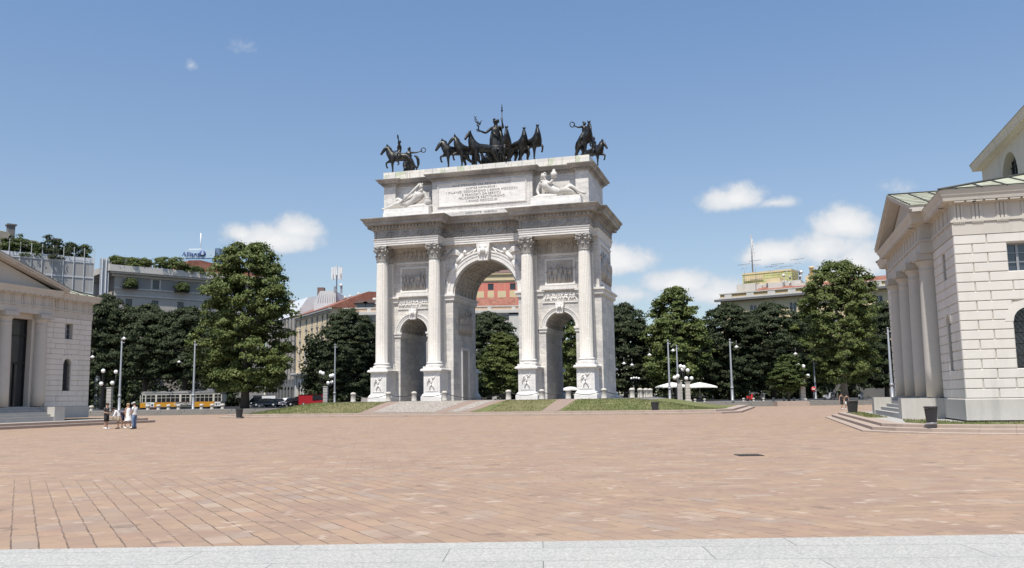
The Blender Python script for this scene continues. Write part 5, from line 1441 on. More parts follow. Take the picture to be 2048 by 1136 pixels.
for i, (p0, p1, py, hh, lab) in enumerate(((5, 30, 497, 3.0, 'leafy shrub at the far left on the scaffolded block roof'), (28, 58, 500, 3.4, 'light green climbing plant on the scaffolded block roof'), (56, 84, 505, 2.6, 'broad shrub left of the dark chimney on the scaffolded roof'), (85, 130, 513, 3.6, 'bare dark pergola growth around the chimney on the scaffolded roof'), (130, 165, 516, 2.6, 'dark climbing growth right of the chimney on the scaffolded roof'), (166, 187, 519, 2.4, 'round green bush at the right end of the scaffolded roof'))):
    a, z = f.px(p0, py); c, z = f.px(p1, py+2); shrub(lab, fpt(g, off+(a+c)/2, 1.6, ztb+.2), (c-a)*1.25, hh+.8, 60+i, LEAFD if i in (3, 4) else LEAFS, GS)
# cream corner block left of the arch, its front runs on behind the arch
Yc = 225; P0 = at(660, 800, Yc); brg = radians(-30.6)
dl = Vector((sin(brg), cos(brg), 0)); LL = 30
f = Fac(P0+dl*LL, atan2(-dl.y, -dl.x)); T = house('cream corner block with white ground floor and red tiled roof, left of the arch', f)
H1 = f.px(655, 617)[1]; gz = f.px(620, 747)[1]
xs = [f.px(p, 700)[0] for p in (600, 612, 623.5, 634, 644.5, 654)]
rows = [gz+1.0+(H1-gz-1.4)/5*k for k in range(5)]
L = [(x, z, 1.25, 2.05) for x in xs for z in rows]+[(x, 1.0, 1.7, gz-3.2) for x in xs]
shell(T, LL, 16, H1, L, CREAM); wins(T, L, DGREY, fr=.07)
for x in xs:
    for z in rows:
        b = MB(); b.box(x-.82, x-.63, -.09, .0, z-.1, z+2.2); b.box(x+.63, x+.82, -.09, .0, z-.1, z+2.2); b.box(x-1.0, x+1.0, -.22, .0, z+2.21, z+2.45); b.box(x-.95, x+.95, -.16, .0, z-.26, z-.11); b.build('window_surround', IVORY, T)
b = MB(); x0 = f.px(612, 700)[0]-1.6
b.box(x0, LL, -.13, .0, rows[0]-.3, rows[2]-.4); 
bb = MB(); wallgrid(bb, x0, LL, gz+.3, rows[2]-.4, holes([l for l in L if l[0] > x0]), lambda a, q, z: (a, -.06+q, z)); bb.build('white_facing', IVORY, T, False)
bb = MB(); wallgrid(bb, -.1, LL+.05, 0, gz, holes(L), lambda a, q, z: (a, -.12+q, z))
for i in range(len(xs)+1):
    x = (xs[0]-2.4) if i == 0 else ((xs[i-1]+xs[i])/2 if i < len(xs) else xs[-1]+1.3); bb.box(x-.55, x+.55, -.5, -.121, 0, gz-.5)
bb.build('ground_floor', IVORY, T, False)
b = MB(); b.box(-.6, LL+.9, -1.6, -.0, gz, gz+.35); b.box(-.3, LL+.5, -1.1, 0, gz-.4, gz-.004); b.build('balcony', IVORY, T)
b = MB(); b.box(-.3, LL+.6, -.9, .0, H1-.5, H1); b.box(-.2, LL+.3, -.5, 0, H1-1.0, H1-.504); b.build('cornice', GREYP, T)
b = MB(); b.prism([(-1.0, H1+.01), (10, H1+4.6), (16, H1+4.6), (16, H1)], -.2, LL+.6, 'x'); b.build('roof', TILE, T)
# the long front with ochre parapet panels
ry = 6.0
f2 = Fac(at(684, 800, 224), 0.0); X2 = f2.px(1043, 640)[0]
T2 = house('long grey front with panelled parapet, seen beside the arch and through its main passage', f2)
zp = f2.px(1000, 611)[1]; zq = f2.px(1000, 620.5)[1]; zco = f2.px(1000, 625)[1]
L = [(2.4+4.1*i, zco-3.3-4.0*k, 1.5, 2.3) for i in range(int(X2/4.1)) for k in range(3)]
shell(T2, X2, 15, zq, L, GREYP); wins(T2, L, DGREY)
b = MB(); b.box(-.4, X2+.9, -.9, -.0, zco-.15, zq-.02); b.box(-.2, X2+.5, -.5, 0, zco-.6, zco-.154); b.build('cornice', FASC, T2)
b = MB(); b.box(0, X2, .3, .8, zq, zp-.25); b.build('parapet', ORNG, T2)
b = MB(); b.box(-.2, X2+.3, .15, .95, zp-.25, zp); b.box(-.2, X2+.3, .15, .95, zq-.02, zq+.2)
for i in range(int(X2/6.2)+1): b.box(6.2*i, 6.2*i+1.0, .18, .92, zq+.2, zp-.25)
b.build('parapet_pier', IVORY, T2)
b = MB(); b.box(X2-3.2, X2+.4, -.5, 2.5, zq-9, zq-.7); b.build('corner_pier', IVORY, T2)
b = MB(); b.prism([(1.2, zq), (14, zq), (12, zq+4.0), (7.5, zq+4.2)], 0, X2*.97, 'x'); b.build('roof', TILE, T2)
for px in (720, 738): 
    x = f2.px(px, 610)[0]; b = MB(); b.box(x-1.6, x+1.6, 1.6, 5, zq+.6, zq+2.6); b.prism([(x-2.0, zq+2.6), (x+2.0, zq+2.6), (x, zq+3.6)], 1.3, 5, 'y'); o = b.build('dormer', BTILE, T2); g_ = MB(); g_.box(x-1.1, x+1.1, 1.55, 1.6, zq+.9, zq+2.4); g_.build('pane', GLASS, o)
for px, py in ((717, 585), (700, 590), (690, 592), (728, 592), (745, 593), (960, 603), (985, 598)):
    x, z = f2.px(px, py, 8); b = MB(); b.lathe([(.3, zq+2), (.3, z-.8), (.45, z-.7), (.36, z-.2), (.2, z)], (x, 8, 0), 10); b.build('chimney', IVORY, T2)
# darker grey block continuing the side street
f3 = Fac(P0+dl*62, atan2(-dl.y, -dl.x)); T3 = house('dark grey block with ground floor arches beside the cream corner block', f3)
H3 = H1*1.0+.6; L = [(2.2+3.3*i, 7.2+3.35*k, 1.5, 2.4) for i in range(9) for k in range(6) if 7.2+3.35*k+2.5 < H3]
La = [(2.2+3.3*i, .6, 2.0, 4.4) for i in range(9)]
shell(T3, 31.7, 15, H3, L+La, DGREY); wins(T3, L, DGREY); wins(T3, La, DGREY, name='arcade_opening', bars=False)
b = MB()
for l in La: b.archblock(l[0]-1.0, l[0]+1.0, 4.0, 5.02, -.02, .25, 1.0, 10)
b.build('arcade_head', DGREY, T3)
b = MB()
for i in range(9): b.box(2.2+3.3*i+.9, 2.2+3.3*i+1.3, -.45, 0, 7, H3-.5)
b.build('rib', GREYP, T3)
b = MB(); b.prism([(-.3, H3+.01), (3.5, H3+5.5), (12, H3+6.5), (15, H3)], -1, 31.5, 'x'); b.build('mansard_roof', ZINC, T3)
for px, py, q in ((583, 601, 5),): 
    x, z = f3.px(px, py, q); b = MB(); b.box(x-1.0, x+1.0, q-.9, q+.9, H3+3, z); b.build('chimney', BTILE, T3)
# zinc attic with the aerial mast behind the cream block
f4 = Fac(at(628, 800, 240), 0.0); T4 = house('pale zinc-clad attic rising behind the cream corner block', f4, 'attic_block'); xa, za = f4.px(640, 582); xb, zb = f4.px(671, 582); xl, zl = f4.px(628, 606); xr, _ = f4.px(676, 606)
b = MB(); b.prism([(xl, 0), (xr, 0), (xr, zl), (xb, za), (xa, za), (xl, zl)], 0, 12, 'y'); b.build('wall', ZINC, T4)
x, z = f4.px(638, 573); b = MB(); b.box(x-.9, x+.9, 2, 4, za-2.5, z); b.build('chimney', BTILE, T4)
b = MB()
for k in range(9): xx = xa+(xb-xa)*k/8; b.tube([(xx, -.04, za-.1), (xx+(xx-(xa+xb)/2)*.25, -.04, zl)], .05, 4)
b.build('seam', GREYP, T4)
def aerial_mast(label, px, ybot, ytop, Y, panels):
    p = at(px, ybot, Y); zt_ = at(px, ytop, Y).z; t = thing('aerial_mast', label, 'mast', p); h = zt_-p.z
    b = MB(); b.tube([(0,0,-3),(0,0,h)], .16, 8); b.build('pole', STEEL, t)
    if panels:
        for k in range(7):
            a = k*.9; b = MB(); x, y = 1.3*cos(a), 1.3*sin(a); b.cbox((x, y, h*.76), (.42,.25,h*.34)); b.tube([(0,0,h*.7),(x,y,h*.7)], .05, 5); b.build('antenna_panel', WHITE, t)
        b = MB(); b.ball((1.2,-.4,h*.42), (.45,.2,.45), 10, 6); b.build('dish', WHITE, t)
        b = MB(); b.cbox((1.3,0,h*.3), (.5,.4,h*.22)); b.cbox((-.5,0,h*.3), (.5,.4,h*.18)); b.build('equipment_box', STEEL, t)
    else:
        for k in range(5):
            b = MB(); z = h*(.35+.1*k); b.tube([(-.5+.1*k,0,z),(.6-.08*k,0,z)], .06, 5); b.cbox((.6-.1*k,0,z+.4), (.22,.2,.9)); b.build('antenna_panel', WHITE, t)
    return t
aerial_mast('telecom mast crowded with white antenna panels behind the cream corner block', 673, 600, 530, 238, True)
# salmon block seen through the main passage
f5 = Fac(at(925, 800, 272), radians(-2)); T5 = house('salmon red block with cream bands seen through the main passage of the arch', f5); q = lambda x, y: f5.px(x, y)
H5 = q(1000, 549.5)[1]; z_a = q(1000, 561)[1]; X5 = q(1062, 560)[0]
wx = [q(p, 570)[0] for p in (981.5, 1025.5)]; pitch = wx[1]-wx[0]; wx = [wx[0]-pitch, wx[0], wx[1], wx[1]+pitch]; wz = q(1000, 580)[1]; wh = q(1000, 567)[1]-wz
L = [(x, wz, 1.8, wh) for x in wx if 1 < x < X5-1]+[(x, wz-4.6*k, 1.8, wh) for x in wx if 1 < x < X5-1 for k in (1, 2, 3)]
shell(T5, X5, 14, H5, L, SALM); wins(T5, L, DGREY, bars=False)
b = MB(); b.box(-.1, X5+.1, -.35, -.0, z_a, H5); b.box(-.1, X5+.1, -.8, 0, H5+.005, H5+.5); b.box(-.05, X5, -.12, 0, z_a-.5, z_a-.004)
for x in wx:
    for k in (0, 1, 2): b.box(x-.9, x+.9, -.09, 0, wz-2.3-4.6*k, wz-.2-4.6*k) if k else b.box(x-1.0, x+1.0, -.09, 0, wz-10, wz-.25)
b.build('cream_band', YELW, T5)
b = MB()
for i in range(3):
    x = (wx[i]+wx[i+1])/2; b.box(x-1.0, x-.93, -.05, 0, wz-.2, wz+wh+.1); b.box(x+.93, x+1.0, -.05, 0, wz-.2, wz+wh+.1); b.box(x-.93, x+.93, -.05, 0, wz+wh, wz+wh+.1); b.box(x-1.3, x+1.3, -.08, 0, wz-10, wz-.3)
b.build('blind_panel', YELW, T5)
b = MB(); b.prism([(-.9, H5+.51), (6, H5+4.2), (14, H5+4.2), (14, H5+.5)], 0, X5, 'x'); b.build('roof', BTILE, T5)
b = MB(); x, z = q(988, 545); b.box(x-1.2, x+1.6, -.2, 2.2, H5+1.4, H5+2.6); b.build('skylight', ZINC, T5)
# balustraded block on the right
Ar = at(1450, 800, 188); f6 = Fac(Ar, radians(-(90-53.7))); T6 = house('cream block with a panelled attic and red roof above the dark trees on the right', f6); q = lambda x, y: f6.px(x, y)
z1, z2, z3 = q(1452, 604)[1], q(1452, 598)[1], q(1452, 587)[1]; X6 = q(1792, 600)[0]
L = [(3+4.2*i, z1-3.6-4.0*k, 1.5, 2.5) for i in range(int(X6/4.2)) for k in range(3)]
shell(T6, X6, 14, z2, L, YELW); wins(T6, L, WHITE)
b = MB(); b.box(-1.0, X6, -1.1, 0, z1+.1, z2-.1); b.build('cornice', DGREY, T6)
b = MB(); b.box(-.1, X6, -.3, -.05, 0, 6.5); b.build('ground_floor', DGREY, T6)  # dark band added so the wall foot reads as deep tree shade
b = MB(); b.box(-.2, X6, -.3, .9, z2-.1, z2+.3); b.box(-.2, X6, -.3, .9, z3-.18, z3)
px_ = [1457, 1501, 1544, 1585, 1628, 1670, 1715, 1757]
for p in px_: x = q(p, 595)[0]; b.box(x-.8, x+.8, -.25, .85, z2+.3, z3-.18)
b.build('attic_pier', IVORY, T6)
b = MB(); b.box(0, X6, -.05, .8, z2+.32, z3-.18); b.build('attic_panel', OCHRE, T6)
b = MB(); b.prism([(.9, z3-.3), (6.5, z3+1.7), (12, z3+1.7), (13.8, z3-.3)], q(1502,590)[0], X6, 'x'); b.build('roof', TILE, T6)
b = MB(); rr = random.Random(6)
for i in range(15):
    x = q(1470+i*8.5, 580)[0]; w = rr.uniform(.8, 1.6); h = rr.uniform(.2, 1.5); y_ = 3.4+rr.uniform(0, 2.4); b.box(x-w, x+w, y_, y_+rr.uniform(.8, 2), z3+.3, z3+1.0+h)
b.build('roof_cabin', FASC, T6)
b = MB(); x0, x1 = q(1596, 570)[0], q(1640, 570)[0]; zz = q(1615, 545)[1]; b.box(x0, x1, 5, 9, z3, zz); b.box(q(1516,560)[0], q(1545,560)[0], 4.6, 7, z3+2, q(1530, 552)[1]); b.build('penthouse', YELW, T6)
for p, yy in ((1604, 527), (1580, 536), (1600, 541), (1610, 540), (1619, 539), (1740, 548), (1752, 546), (1764, 548)):
    x, z = q(p, yy); b = MB(); w = .45 if p in (1604,) else .2
    b.lathe([(w, z3), (w, z-.4), (w*1.3, z-.35), (w*1.3, z)], (x, 6, 0), 8); b.build('chimney', YELW if w > .3 else DGREY, T6)
for p, yy, r in ((1553, 547, .36), (1589, 540, .36), (1587, 548, .25), (1566, 551, .28)):
    x, z = q(p, yy); b = MB(); b.lathe([(r, .0), (r*.8, .09), (r*.4, .14), (.02, .16)], (0,0,0), 14); o = b.build('satellite_dish', WHITE if p != 1566 else STEEL, T6); o.location = (x, 4.2, z); o.rotation_euler = (radians(-70), 0, .4)
    b = MB(); b.tube([(x,4.5,z3),(x,4.5,z)], .06, 5); b.build('dish_pole', STEEL, T6)
for p, y0, y1 in ((1580, 540, 512), (1540, 548, 522), (1527, 550, 527), (1494, 538, 515), (1471, 540, 523), (1557, 545, 527)):
    x, za_ = q(p, y0); zb_ = q(p, y1)[1]; b = MB(); b.tube([(x,5,za_-3),(x,5,zb_)], .045, 5); b.tube([(x-1.4,5,zb_-.1),(x+1.4,5,zb_-.02)], .04, 4)
    for k in range(6): b.tube([(x-1.3+.5*k,4.6,zb_-.05),(x-1.3+.5*k,5.4,zb_-.05)], .03, 4)
    b.tube([(x-.7,5,zb_-1.0),(x+.7,5,zb_-1.0)], .035, 4); b.build('roof_aerial', STEEL, T6)
NETY = simple('yellow_green_netting', (.46,.45,.20), .8, .4, .5)
t7 = thing('roof_shed', 'yellow-green netted shed on the left end of the roof of the right block', 'shed', f6.A, f6.ang)
x0, x1 = q(1461, 570)[0], q(1562, 560)[0]; zb_, zt_ = z3+.4, q(1510, 539)[1]
b = MB()
for k in range(7):
    za_ = zb_+(zt_-zb_)*k/7; b.box(x0, x1, 7.0+.02*(k % 2), 11, za_+.02, zb_+(zt_-zb_)*(k+1)/7-.03)
b.build('netting', NETY, t7); b = MB(); b.box(x0+.4, x0+4.8, 6.8, 6.98, zt_-1.4, zt_-.3); b.box(x0+.5, x0+4.6, 6.8, 6.98, zb_+1.4, zb_+2.2); b.box(x0, x1, 6.9, 11, zt_, zt_+.4); b.build('planking', YELW, t7)
aerial_mast('slim radio mast on the netted roof shed of the right block', 1505, 535, 468, 195, False)
# glass office tower, far off, its distance haze put into the pale colours
f8 = Fac(at(361, 800, 1000), radians(4)); T8 = thing('office_tower', 'distant pale glass office tower with blue company lettering and a spire', 'tower', f8.A, f8.ang); q = lambda x, y: f8.px(x, y)
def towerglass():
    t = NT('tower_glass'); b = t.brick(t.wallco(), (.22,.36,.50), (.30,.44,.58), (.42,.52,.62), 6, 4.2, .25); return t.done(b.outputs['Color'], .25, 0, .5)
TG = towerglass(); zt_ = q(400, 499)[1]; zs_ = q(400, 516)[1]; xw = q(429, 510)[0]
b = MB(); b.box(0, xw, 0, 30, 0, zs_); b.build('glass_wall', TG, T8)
b = MB(); b.box(-1, xw+.5, -.5, 30.5, zs_, zt_); b.build('sign_band', simple('hazed_blue_glass', (.42,.52,.60), .3, .05, .05), T8)
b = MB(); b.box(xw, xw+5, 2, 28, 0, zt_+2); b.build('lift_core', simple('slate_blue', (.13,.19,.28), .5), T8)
b = MB(); xm, zm = q(398, 464); b.tube([(xm,8,zt_),(xm,8,zm)], .7, 6); b.box(xm-13, xm+1, 7, 9, zt_+.5, zt_+2); b.build('spire', WHITE, T8)
BLUES = simple('hazed_sign_blue', (.075,.125,.29), .5, .05)  # blue lightened to carry the haze
x_, z_ = q(382.5, 508.5); text("Allianz", 7.6, Matrix.Translation((x_, -1.0, z_)) @ UPR, 'sign_lettering', BLUES, T8, .4, 1.0)
x_, z_ = q(405.5, 507); b = MB(); b.m = Matrix.Translation((x_, -1.0, z_)) @ Matrix.Rotation(pi/2, 4, 'X'); b.lathe([(0.01,.0),(3.6,0),(3.6,.4),(0.01,.4)], (0,0,0), 28); o = b.build('sign_emblem', BLUES, T8)
b = MB()
for k, hh in ((-1, 1.3), (0, 2.0), (1, 1.3)): b.box(x_+k*.95-.28, x_+k*.95+.28, -1.5, -1.42, z_-1.7, z_-1.7+hh+1.2)
b.build('emblem_bars', WHITE, o)
# ------------------------------------------------------------------ tram
YT = 143.0
a = at(279.5, 812, YT); c = at(443.5, 812, YT); TL = c.x-a.x; zb = .5
tram = thing('tram', 'old yellow and cream tram with a pantograph passing under the dark trees', 'tram', (a.x, YT, zb))
ORA = simple('tram_yellow', (.50,.23,.012), .4, .06); RED = simple('brown_trim', (.16,.05,.03), .5)
fx = lambda z: TL*(z-45)/(1975-45)             # along the side, from the photographed proportions
ztop = at(361, 781.2, YT).z-zb; zw1 = at(361, 789.5, YT).z-zb; zw0 = at(361, 804, YT).z-zb; zp0 = at(361, 814.3, YT).z-zb
b = MB(); b.box(.25, TL-.2, .0, 2.3, zp0+.02, zw0); b.box(.3, TL-.3, .02, 2.28, zw1, zw1+.14)
for z0, z1 in ((165,190),(405,445),(970,1018),(1215,1255),(1755,1800),(1955,1975),(45,62),(90,106)): b.box(fx(z0), fx(z1), -.02, 2.32, zw0, zw1)
for z in (300, 550, 655, 765, 870, 1118, 1362, 1460, 1562, 1662, 1880): b.box(fx(z)-.03, fx(z)+.03, 0, 2.3, zw0, zw1)
b.box(.1, TL-.1, .005, .03, zw0+(zw1-zw0)*.58, zw0+(zw1-zw0)*.63)
b.build('body', CREAMP, tram)
b = MB(); b.box(.15, TL-.1, .05, .07, zw0, zw1); b.box(.15, TL-.1, 2.22, 2.25, zw0, zw1); b.build('pane', simple('tram_glass', (.012,.012,.013), .35, .1, 1, 0, .25), tram)
b = MB()
for z0, z1, q0, q1 in ((48,178,0,.92),(385,895,.10,.95),(1335,1795,.02,1)): b.box(fx(z0), fx(z1), -.035, 0, zp0+(zw0-zp0)*q0, zp0+(zw0-zp0)*q1)
b.build('yellow_panel', ORA, tram)
b = MB(); b.box(fx(180), fx(470), -.02, 0, zp0-.14, zp0+.0); b.box(fx(385), TL-.2, -.03, 0, zw0-.05, zw0+.03); b.build('trim', RED, tram)
b = MB(); b.box(fx(897), fx(1333), -.03, 0, zp0+.1, zw0-.08); bn = b.build('advert_band', CHAR, tram)
text("UOMO", .62, Matrix.Translation((fx(985), -.04, (zp0+zw0)/2+.08)) @ UPR, 'advert_lettering', WHITE, bn, .003, 1.0); text("AL", .62, Matrix.Translation((fx(1110), -.04, (zp0+zw0)/2+.02)) @ UPR, 'advert_lettering', simple('dull_gold', (.28,.23,.13)), bn, .003); text("NE", .62, Matrix.Translation((fx(1205), -.04, (zp0+zw0)/2+.1)) @ UPR, 'advert_lettering', WHITE, bn, .003, 1.0)
for z0, z1, s in ((195, 383, 1), (1815, 1945, 1)):
    b = MB(); b.box(fx(z0), fx(z1), -.04, 0, zp0+.1, zw0-.06); p = b.build('poster', WHITE, tram)
    b = MB(); m_ = (fx(z0)+fx(z1))/2
    if z0 < 500:
        for k in range(3): b.box(fx(z0)+.12, fx(z0)+.72, -.05, -.041, zp0+.28+.17*k, zp0+.36+.17*k)
        b.ball((m_+.35, -.045, zp0+.38), (.2,.01,.24), 8, 6)
    else: b.ball((m_-.2, -.045, zp0+.4), (.18,.01,.2), 8, 6); b.box(m_+.1, m_+.3, -.05, -.041, zp0+.3, zp0+.62)
    b.build('poster_print', simple('print_grey', (.12,.12,.12)), p)
b = MB(); rp = [(0, zw1+.15), (.0, zw1+.26), (.5, ztop-.06), (1.15, ztop), (1.8, ztop-.06), (2.3, zw1+.26), (2.3, zw1+.15)]
n0 = 0; b.prism([(y-0.0, z) for y, z in rp], .8, TL-.7, 'x', True)
b.prism([(y*.9+.115, z-.05) for y, z in rp], .05, .8, 'x', True); b.prism([(y*.9+.115, z-.05) for y, z in rp], TL-.7, TL-.02, 'x', True); b.build('roof', simple('tram_roof', (.13,.13,.13), .7), tram)
b = MB(); b.box(1.5, TL-1.5, .3, 2.0, .25, zp0); b.build('underframe', CHAR, tram)
for x in (2.2, 3.9, TL-3.9, TL-2.2):
    for y in (.25, 1.95):
        b = MB(); b.tube([(x, y, .34), (x, y+.12, .34)], .34, 16); b.build('wheel', CHAR, tram)
b = MB(); x = fx(1340); zt = ztop
b.tube([(x-.9,.6,zt+.15),(x+.9,.6,zt+.15)], .05, 5); b.tube([(x-.9,1.7,zt+.15),(x+.9,1.7,zt+.15)], .05, 5)
for y in (.6, 1.7): b.tube([(x+.7,y,zt+.15),(x-.75,y,zt+1.0),(x+.9,1.15,zt+1.9)], .035, 5)
b.tube([(x+.9,.4,zt+1.92),(x+.9,1.9,zt+1.92)], .05, 5); b.box(x+1.6, x+2.6, .8, 1.6, zt-.02, zt+.25); b.build('pantograph', STEEL, tram)
# ------------------------------------------------------------------ cars
def car(label, col, px, py, Y, L, Wd, Hh, rz, kind='hatch', mat=None, name='parked_car'):
    m = mat or simple('car_paint_'+name+str(px), col, .3, .03, 1, 0, .5)
    p = at(px, py, Y); t = thing(name, label, 'van' if 'van' in name else 'car', (p.x, Y, ZS+.01), rz, 'vehicles parked along the street'); h = Hh
    if kind == 'van': prof = [(0,.35),(0,.95),(.08,h*.62),(.75,h*.97),(1.2,h),(L-.06,h),(L,h*.9),(L,.35)]; gl = [(.34,h*.60),(.95,h*.92),(L*.50,h*.92),(L*.50,h*.56)]
    else: prof = [(0,.38),(.02,.62),(.18,.74),(L*.25,.90),(L*.40,h*.97),(L*.5,h),(L*.72,h*.985),(L*.93,h*.66),(L*.985,h*.60),(L,.42)]; gl = [(L*.28,.93),(L*.41,h*.93),(L*.52,h*.955),(L*.71,h*.94),(L*.87,h*.66),(L*.84,.90)]
    b = MB(); n = len(prof)
    sec = [(0,.10,1),(.0,.0,.0)]
    ws = [(-Wd/2+.1, .97), (-Wd/2, 1), (Wd/2, 1), (Wd/2-.1, .97)]
    cx = L/2
    vs = []; 
    for (y, s) in ws:
        for (x, z) in prof:
            k = .10*max(0, (z-.95)/(h-.95)) if z > .95 else 0
            yy = y*(1-k*1.6); vs.append((cx+(x-cx)*s-cx, yy, .38+(z-.38)*(.99 if s < 1 else 1)))
    fs = [tuple(range(n-1, -1, -1)), tuple(range(3*n, 4*n))]
    for j in range(3):
        for i in range(n): fs.append((j*n+i, j*n+(i+1) % n, (j+1)*n+(i+1) % n, (j+1)*n+i))
    b.add(vs, fs, False); b.build('body', m, t)
    g = MB()
    for s in (-1, 1):
        n0 = len(g.v); yy = s*(Wd/2*.95); g.prism([(x-cx, z) for x, z in gl], yy-.02, yy+.035*1, 'y')
        g.v[n0:] = [(v[0], v[1]*(1-.13*max(0, (v[2]-.95)/(h-.95))), v[2]) for v in g.v[n0:]]
    if kind == 'van': g.prism([(.10-cx-.02, h*.63), (.74-cx-.02, h*.955), (.76-cx, h*.94), (.14-cx, h*.62)], -Wd/2*.8, Wd/2*.8, 'y')
    else:
        g.prism([(L*.262-cx, .92), (L*.395-cx, h*.955), (L*.41-cx, h*.94), (L*.285-cx, .92)], -Wd/2*.78, Wd/2*.78, 'y'); g.prism([(L*.745-cx, h*.965), (L*.915-cx, h*.70), (L*.90-cx, h*.69), (L*.735-cx, h*.95)], -Wd/2*.78, Wd/2*.78, 'y')
    g.build('window', GLASS, t)
    for x in (L*.19, L*.81):
        for s in (-1, 1):
            w = MB(); y = s*(Wd/2-.09); w.tube([(x-cx, y-.1, .32), (x-cx, y+.1, .32)], .32, 16); wo = w.build('wheel', CHAR, t); r = MB(); r.tube([(x-cx, y-.108, .32), (x-cx, y+.108, .32)], .19, 12); r.build('rim', STEEL, wo)
    for s in (-1, 1):
        w = MB(); w.ball((.06-cx, s*Wd*.36, .68), (.07,.16,.08), 8, 5); w.build('headlight', GLOBE, t); w = MB(); w.ball((L-cx-.03, s*Wd*.40, .75), (.05,.08,.14), 8, 5); w.build('tail_light', simple('tail_red', (.25,.01,.01), .3), t)
    return t
car('blue-grey car parked beneath the big plane tree', (.05,.07,.12), 508, 810, 150, 4.3, 1.75, 1.48, .3)
car('dark blue car just right of the plane tree trunk', (.02,.03,.05), 529, 811, 147, 4.4, 1.75, 1.46, .35)
car('black low car in front of the grey wall, left of the pale cars', (.012,.012,.014), 550, 811, 149, 4.2, 1.75, 1.42, .5)
car('silver car, left one of the two pale cars', (.42,.43,.44), 561, 811, 152, 4.2, 1.75, 1.45, .9)
car('white hatchback, right one of the two pale cars', (.70,.70,.70), 575, 810.5, 150, 4.2, 1.75, 1.5, .75)
car('black four-by-four between the white hatchback and the red van', (.012,.012,.013), 596, 809.5, 150, 4.3, 1.8, 1.72, .4)
car('red van with a dark window strip, rightmost of the parked vehicles', (.32,.015,.022), 626, 808.5, 148, 4.6, 1.9, 1.98, pi+.1, 'van', name='red_van')
car('white van behind the blue cars under the plane tree', (.72,.72,.72), 524, 806, 162, 4.8, 1.9, 2.1, .2, 'van', name='white_van')
car('pale van far behind the bollards right of the arch', (.6,.6,.6), 1290, 800, 158, 4.6, 1.9, 2.0, 1.2, 'van', name='pale_van')
# ------------------------------------------------------------------ poles, wires, lamps
def pole(label, px, pyb, pyt, Y, zg, grp='catenary poles round the square', r=.13):
    p = at(px, pyb, Y); zt = at(px, pyt, Y).z; h = zt-zg; t = thing('catenary_pole', label, 'pole', (p.x, Y, zg), 0, grp)
    b = MB(); b.lathe([(r*1.9,0),(r*1.9,.12),(r*1.45,.16),(r*1.35,h*.25),(r*1.15,h*.26),(r*.72,h-.15),(r*.45,h-.1),(r*.4,h)], (0,0,0), 12); b.build('shaft', STEEL, t)
    b = MB(); b.cbox((.12,0,h-.35), (.5,.16,.14)); b.ball((0,0,h+.05), .14, 8, 5); b.build('bracket', STEEL, t)
    b = MB(); b.lathe([(r*1.75,h*.20),(r*1.75,h*.23)], (0,0,0), 12); b.build('collar', STEEL, t); return t, Vector((p.x, Y, zt-.4))
_, q1 = pole('tall grey pole behind the group of people', 238, 822, 680, 118, ZS)
_, q2 = pole('tall grey pole standing in front of the tram', 386, 818, 685, 122, ZS)
_, q3 = pole('grey pole with a lamp head between the red van and the arch', 669, 806, 690, 140, ZS, r=.12)
_, q4 = pole('tall grey pole left of the cafe parasols', 1340, 798, 682, 120, .8)
_, q5 = pole('grey pole just left of the cluster of globe lamps', 1357, 795, 692, 134, .7)
_, q6 = pole('tall grey pole standing before the dark trees right of the parasols', 1465, 797, 680, 119, .75)
_, q7 = pole('grey pole close to the porch of the right toll house', 1785, 797, 657, 112, .6, r=.15)
_, q8 = pole('dark pole between the sapling and the big right plane tree', 1632, 798, 722, 124, .75, r=.1)
def wire(label, p, q, sag, r=.012):
    b = MB(); n = 16; b.tube([p.lerp(q, t/n)-Vector((0,0,sag*4*(t/n)*(1-t/n))) for t in range(n+1)], r, 4); tag(b.build('overhead_wire', IRON), label, 'wire', 'overhead tram wires'); return lambda t: p.lerp(q, t)-Vector((0,0,sag*4*t*(1-t)))
w1 = wire('overhead wire slung between the two poles by the tram', q1, q2, 1.0)
w2 = wire('overhead wire from the pole by the tram to the pole beside the red van', q2, q3, 1.3)
w3 = wire('overhead wire from the right flank of the arch to the pole left of the parasols', at(1225, 706, 118), q4, .7)
w4 = wire('overhead wire over the cafe parasols ending at the pole before the dark trees', q4, q6, 1.1)
w5 = wire('overhead wire from the pole before the dark trees to the right toll house', q6, q7, 1.6)
w6 = wire('tram contact wire low over the tram roof', at(150, 757, 143), at(470, 752, 143), .05, .016)
def hanging(label, px, py, Y):
    p = at(px, py, Y); t = thing('hanging_lamp', label, 'street lamp', p, 0, 'lamps hung over the street'); b = MB(); b.lathe([(.02,.22),(.10,.2),(.14,.1),(.30,.02),(.31,-.04),(.26,-.06)], (0,0,0), 14); b.build('lamp_shade', WHITE, t); b = MB(); b.ball((0,0,-.06), (.22,.22,.12), 10, 6); b.build('diffuser', GLOBE, t); b = MB(); b.tube([(0,0,.2),(0,0,.9)], .02, 4); b.build('hanger', STEEL, t)
for px, py, Y, lab in ((185, 714, 118, 'hanging lamp right beside the left toll house wall'), (248, 677, 118, 'hanging lamp at the top of the pole behind the people'), (358, 724, 138, 'hanging lamp under the tree crowns above the tram'), (1299, 710, 120, 'hanging lamp between the arch and the pole left of the parasols'), (1346, 701, 122, 'hanging lamp between the two poles left of the globe lamps'), (1248, 727, 130, 'hanging lamp nearest the right flank of the arch'), (1264, 730, 132, 'second hanging lamp from the right flank of the arch'), (1473, 694, 120, 'hanging lamp beside the pole before the dark trees'), (1591, 708, 126, 'hanging lamp above the globe lamp by the sapling')): hanging(lab, px, py, Y)
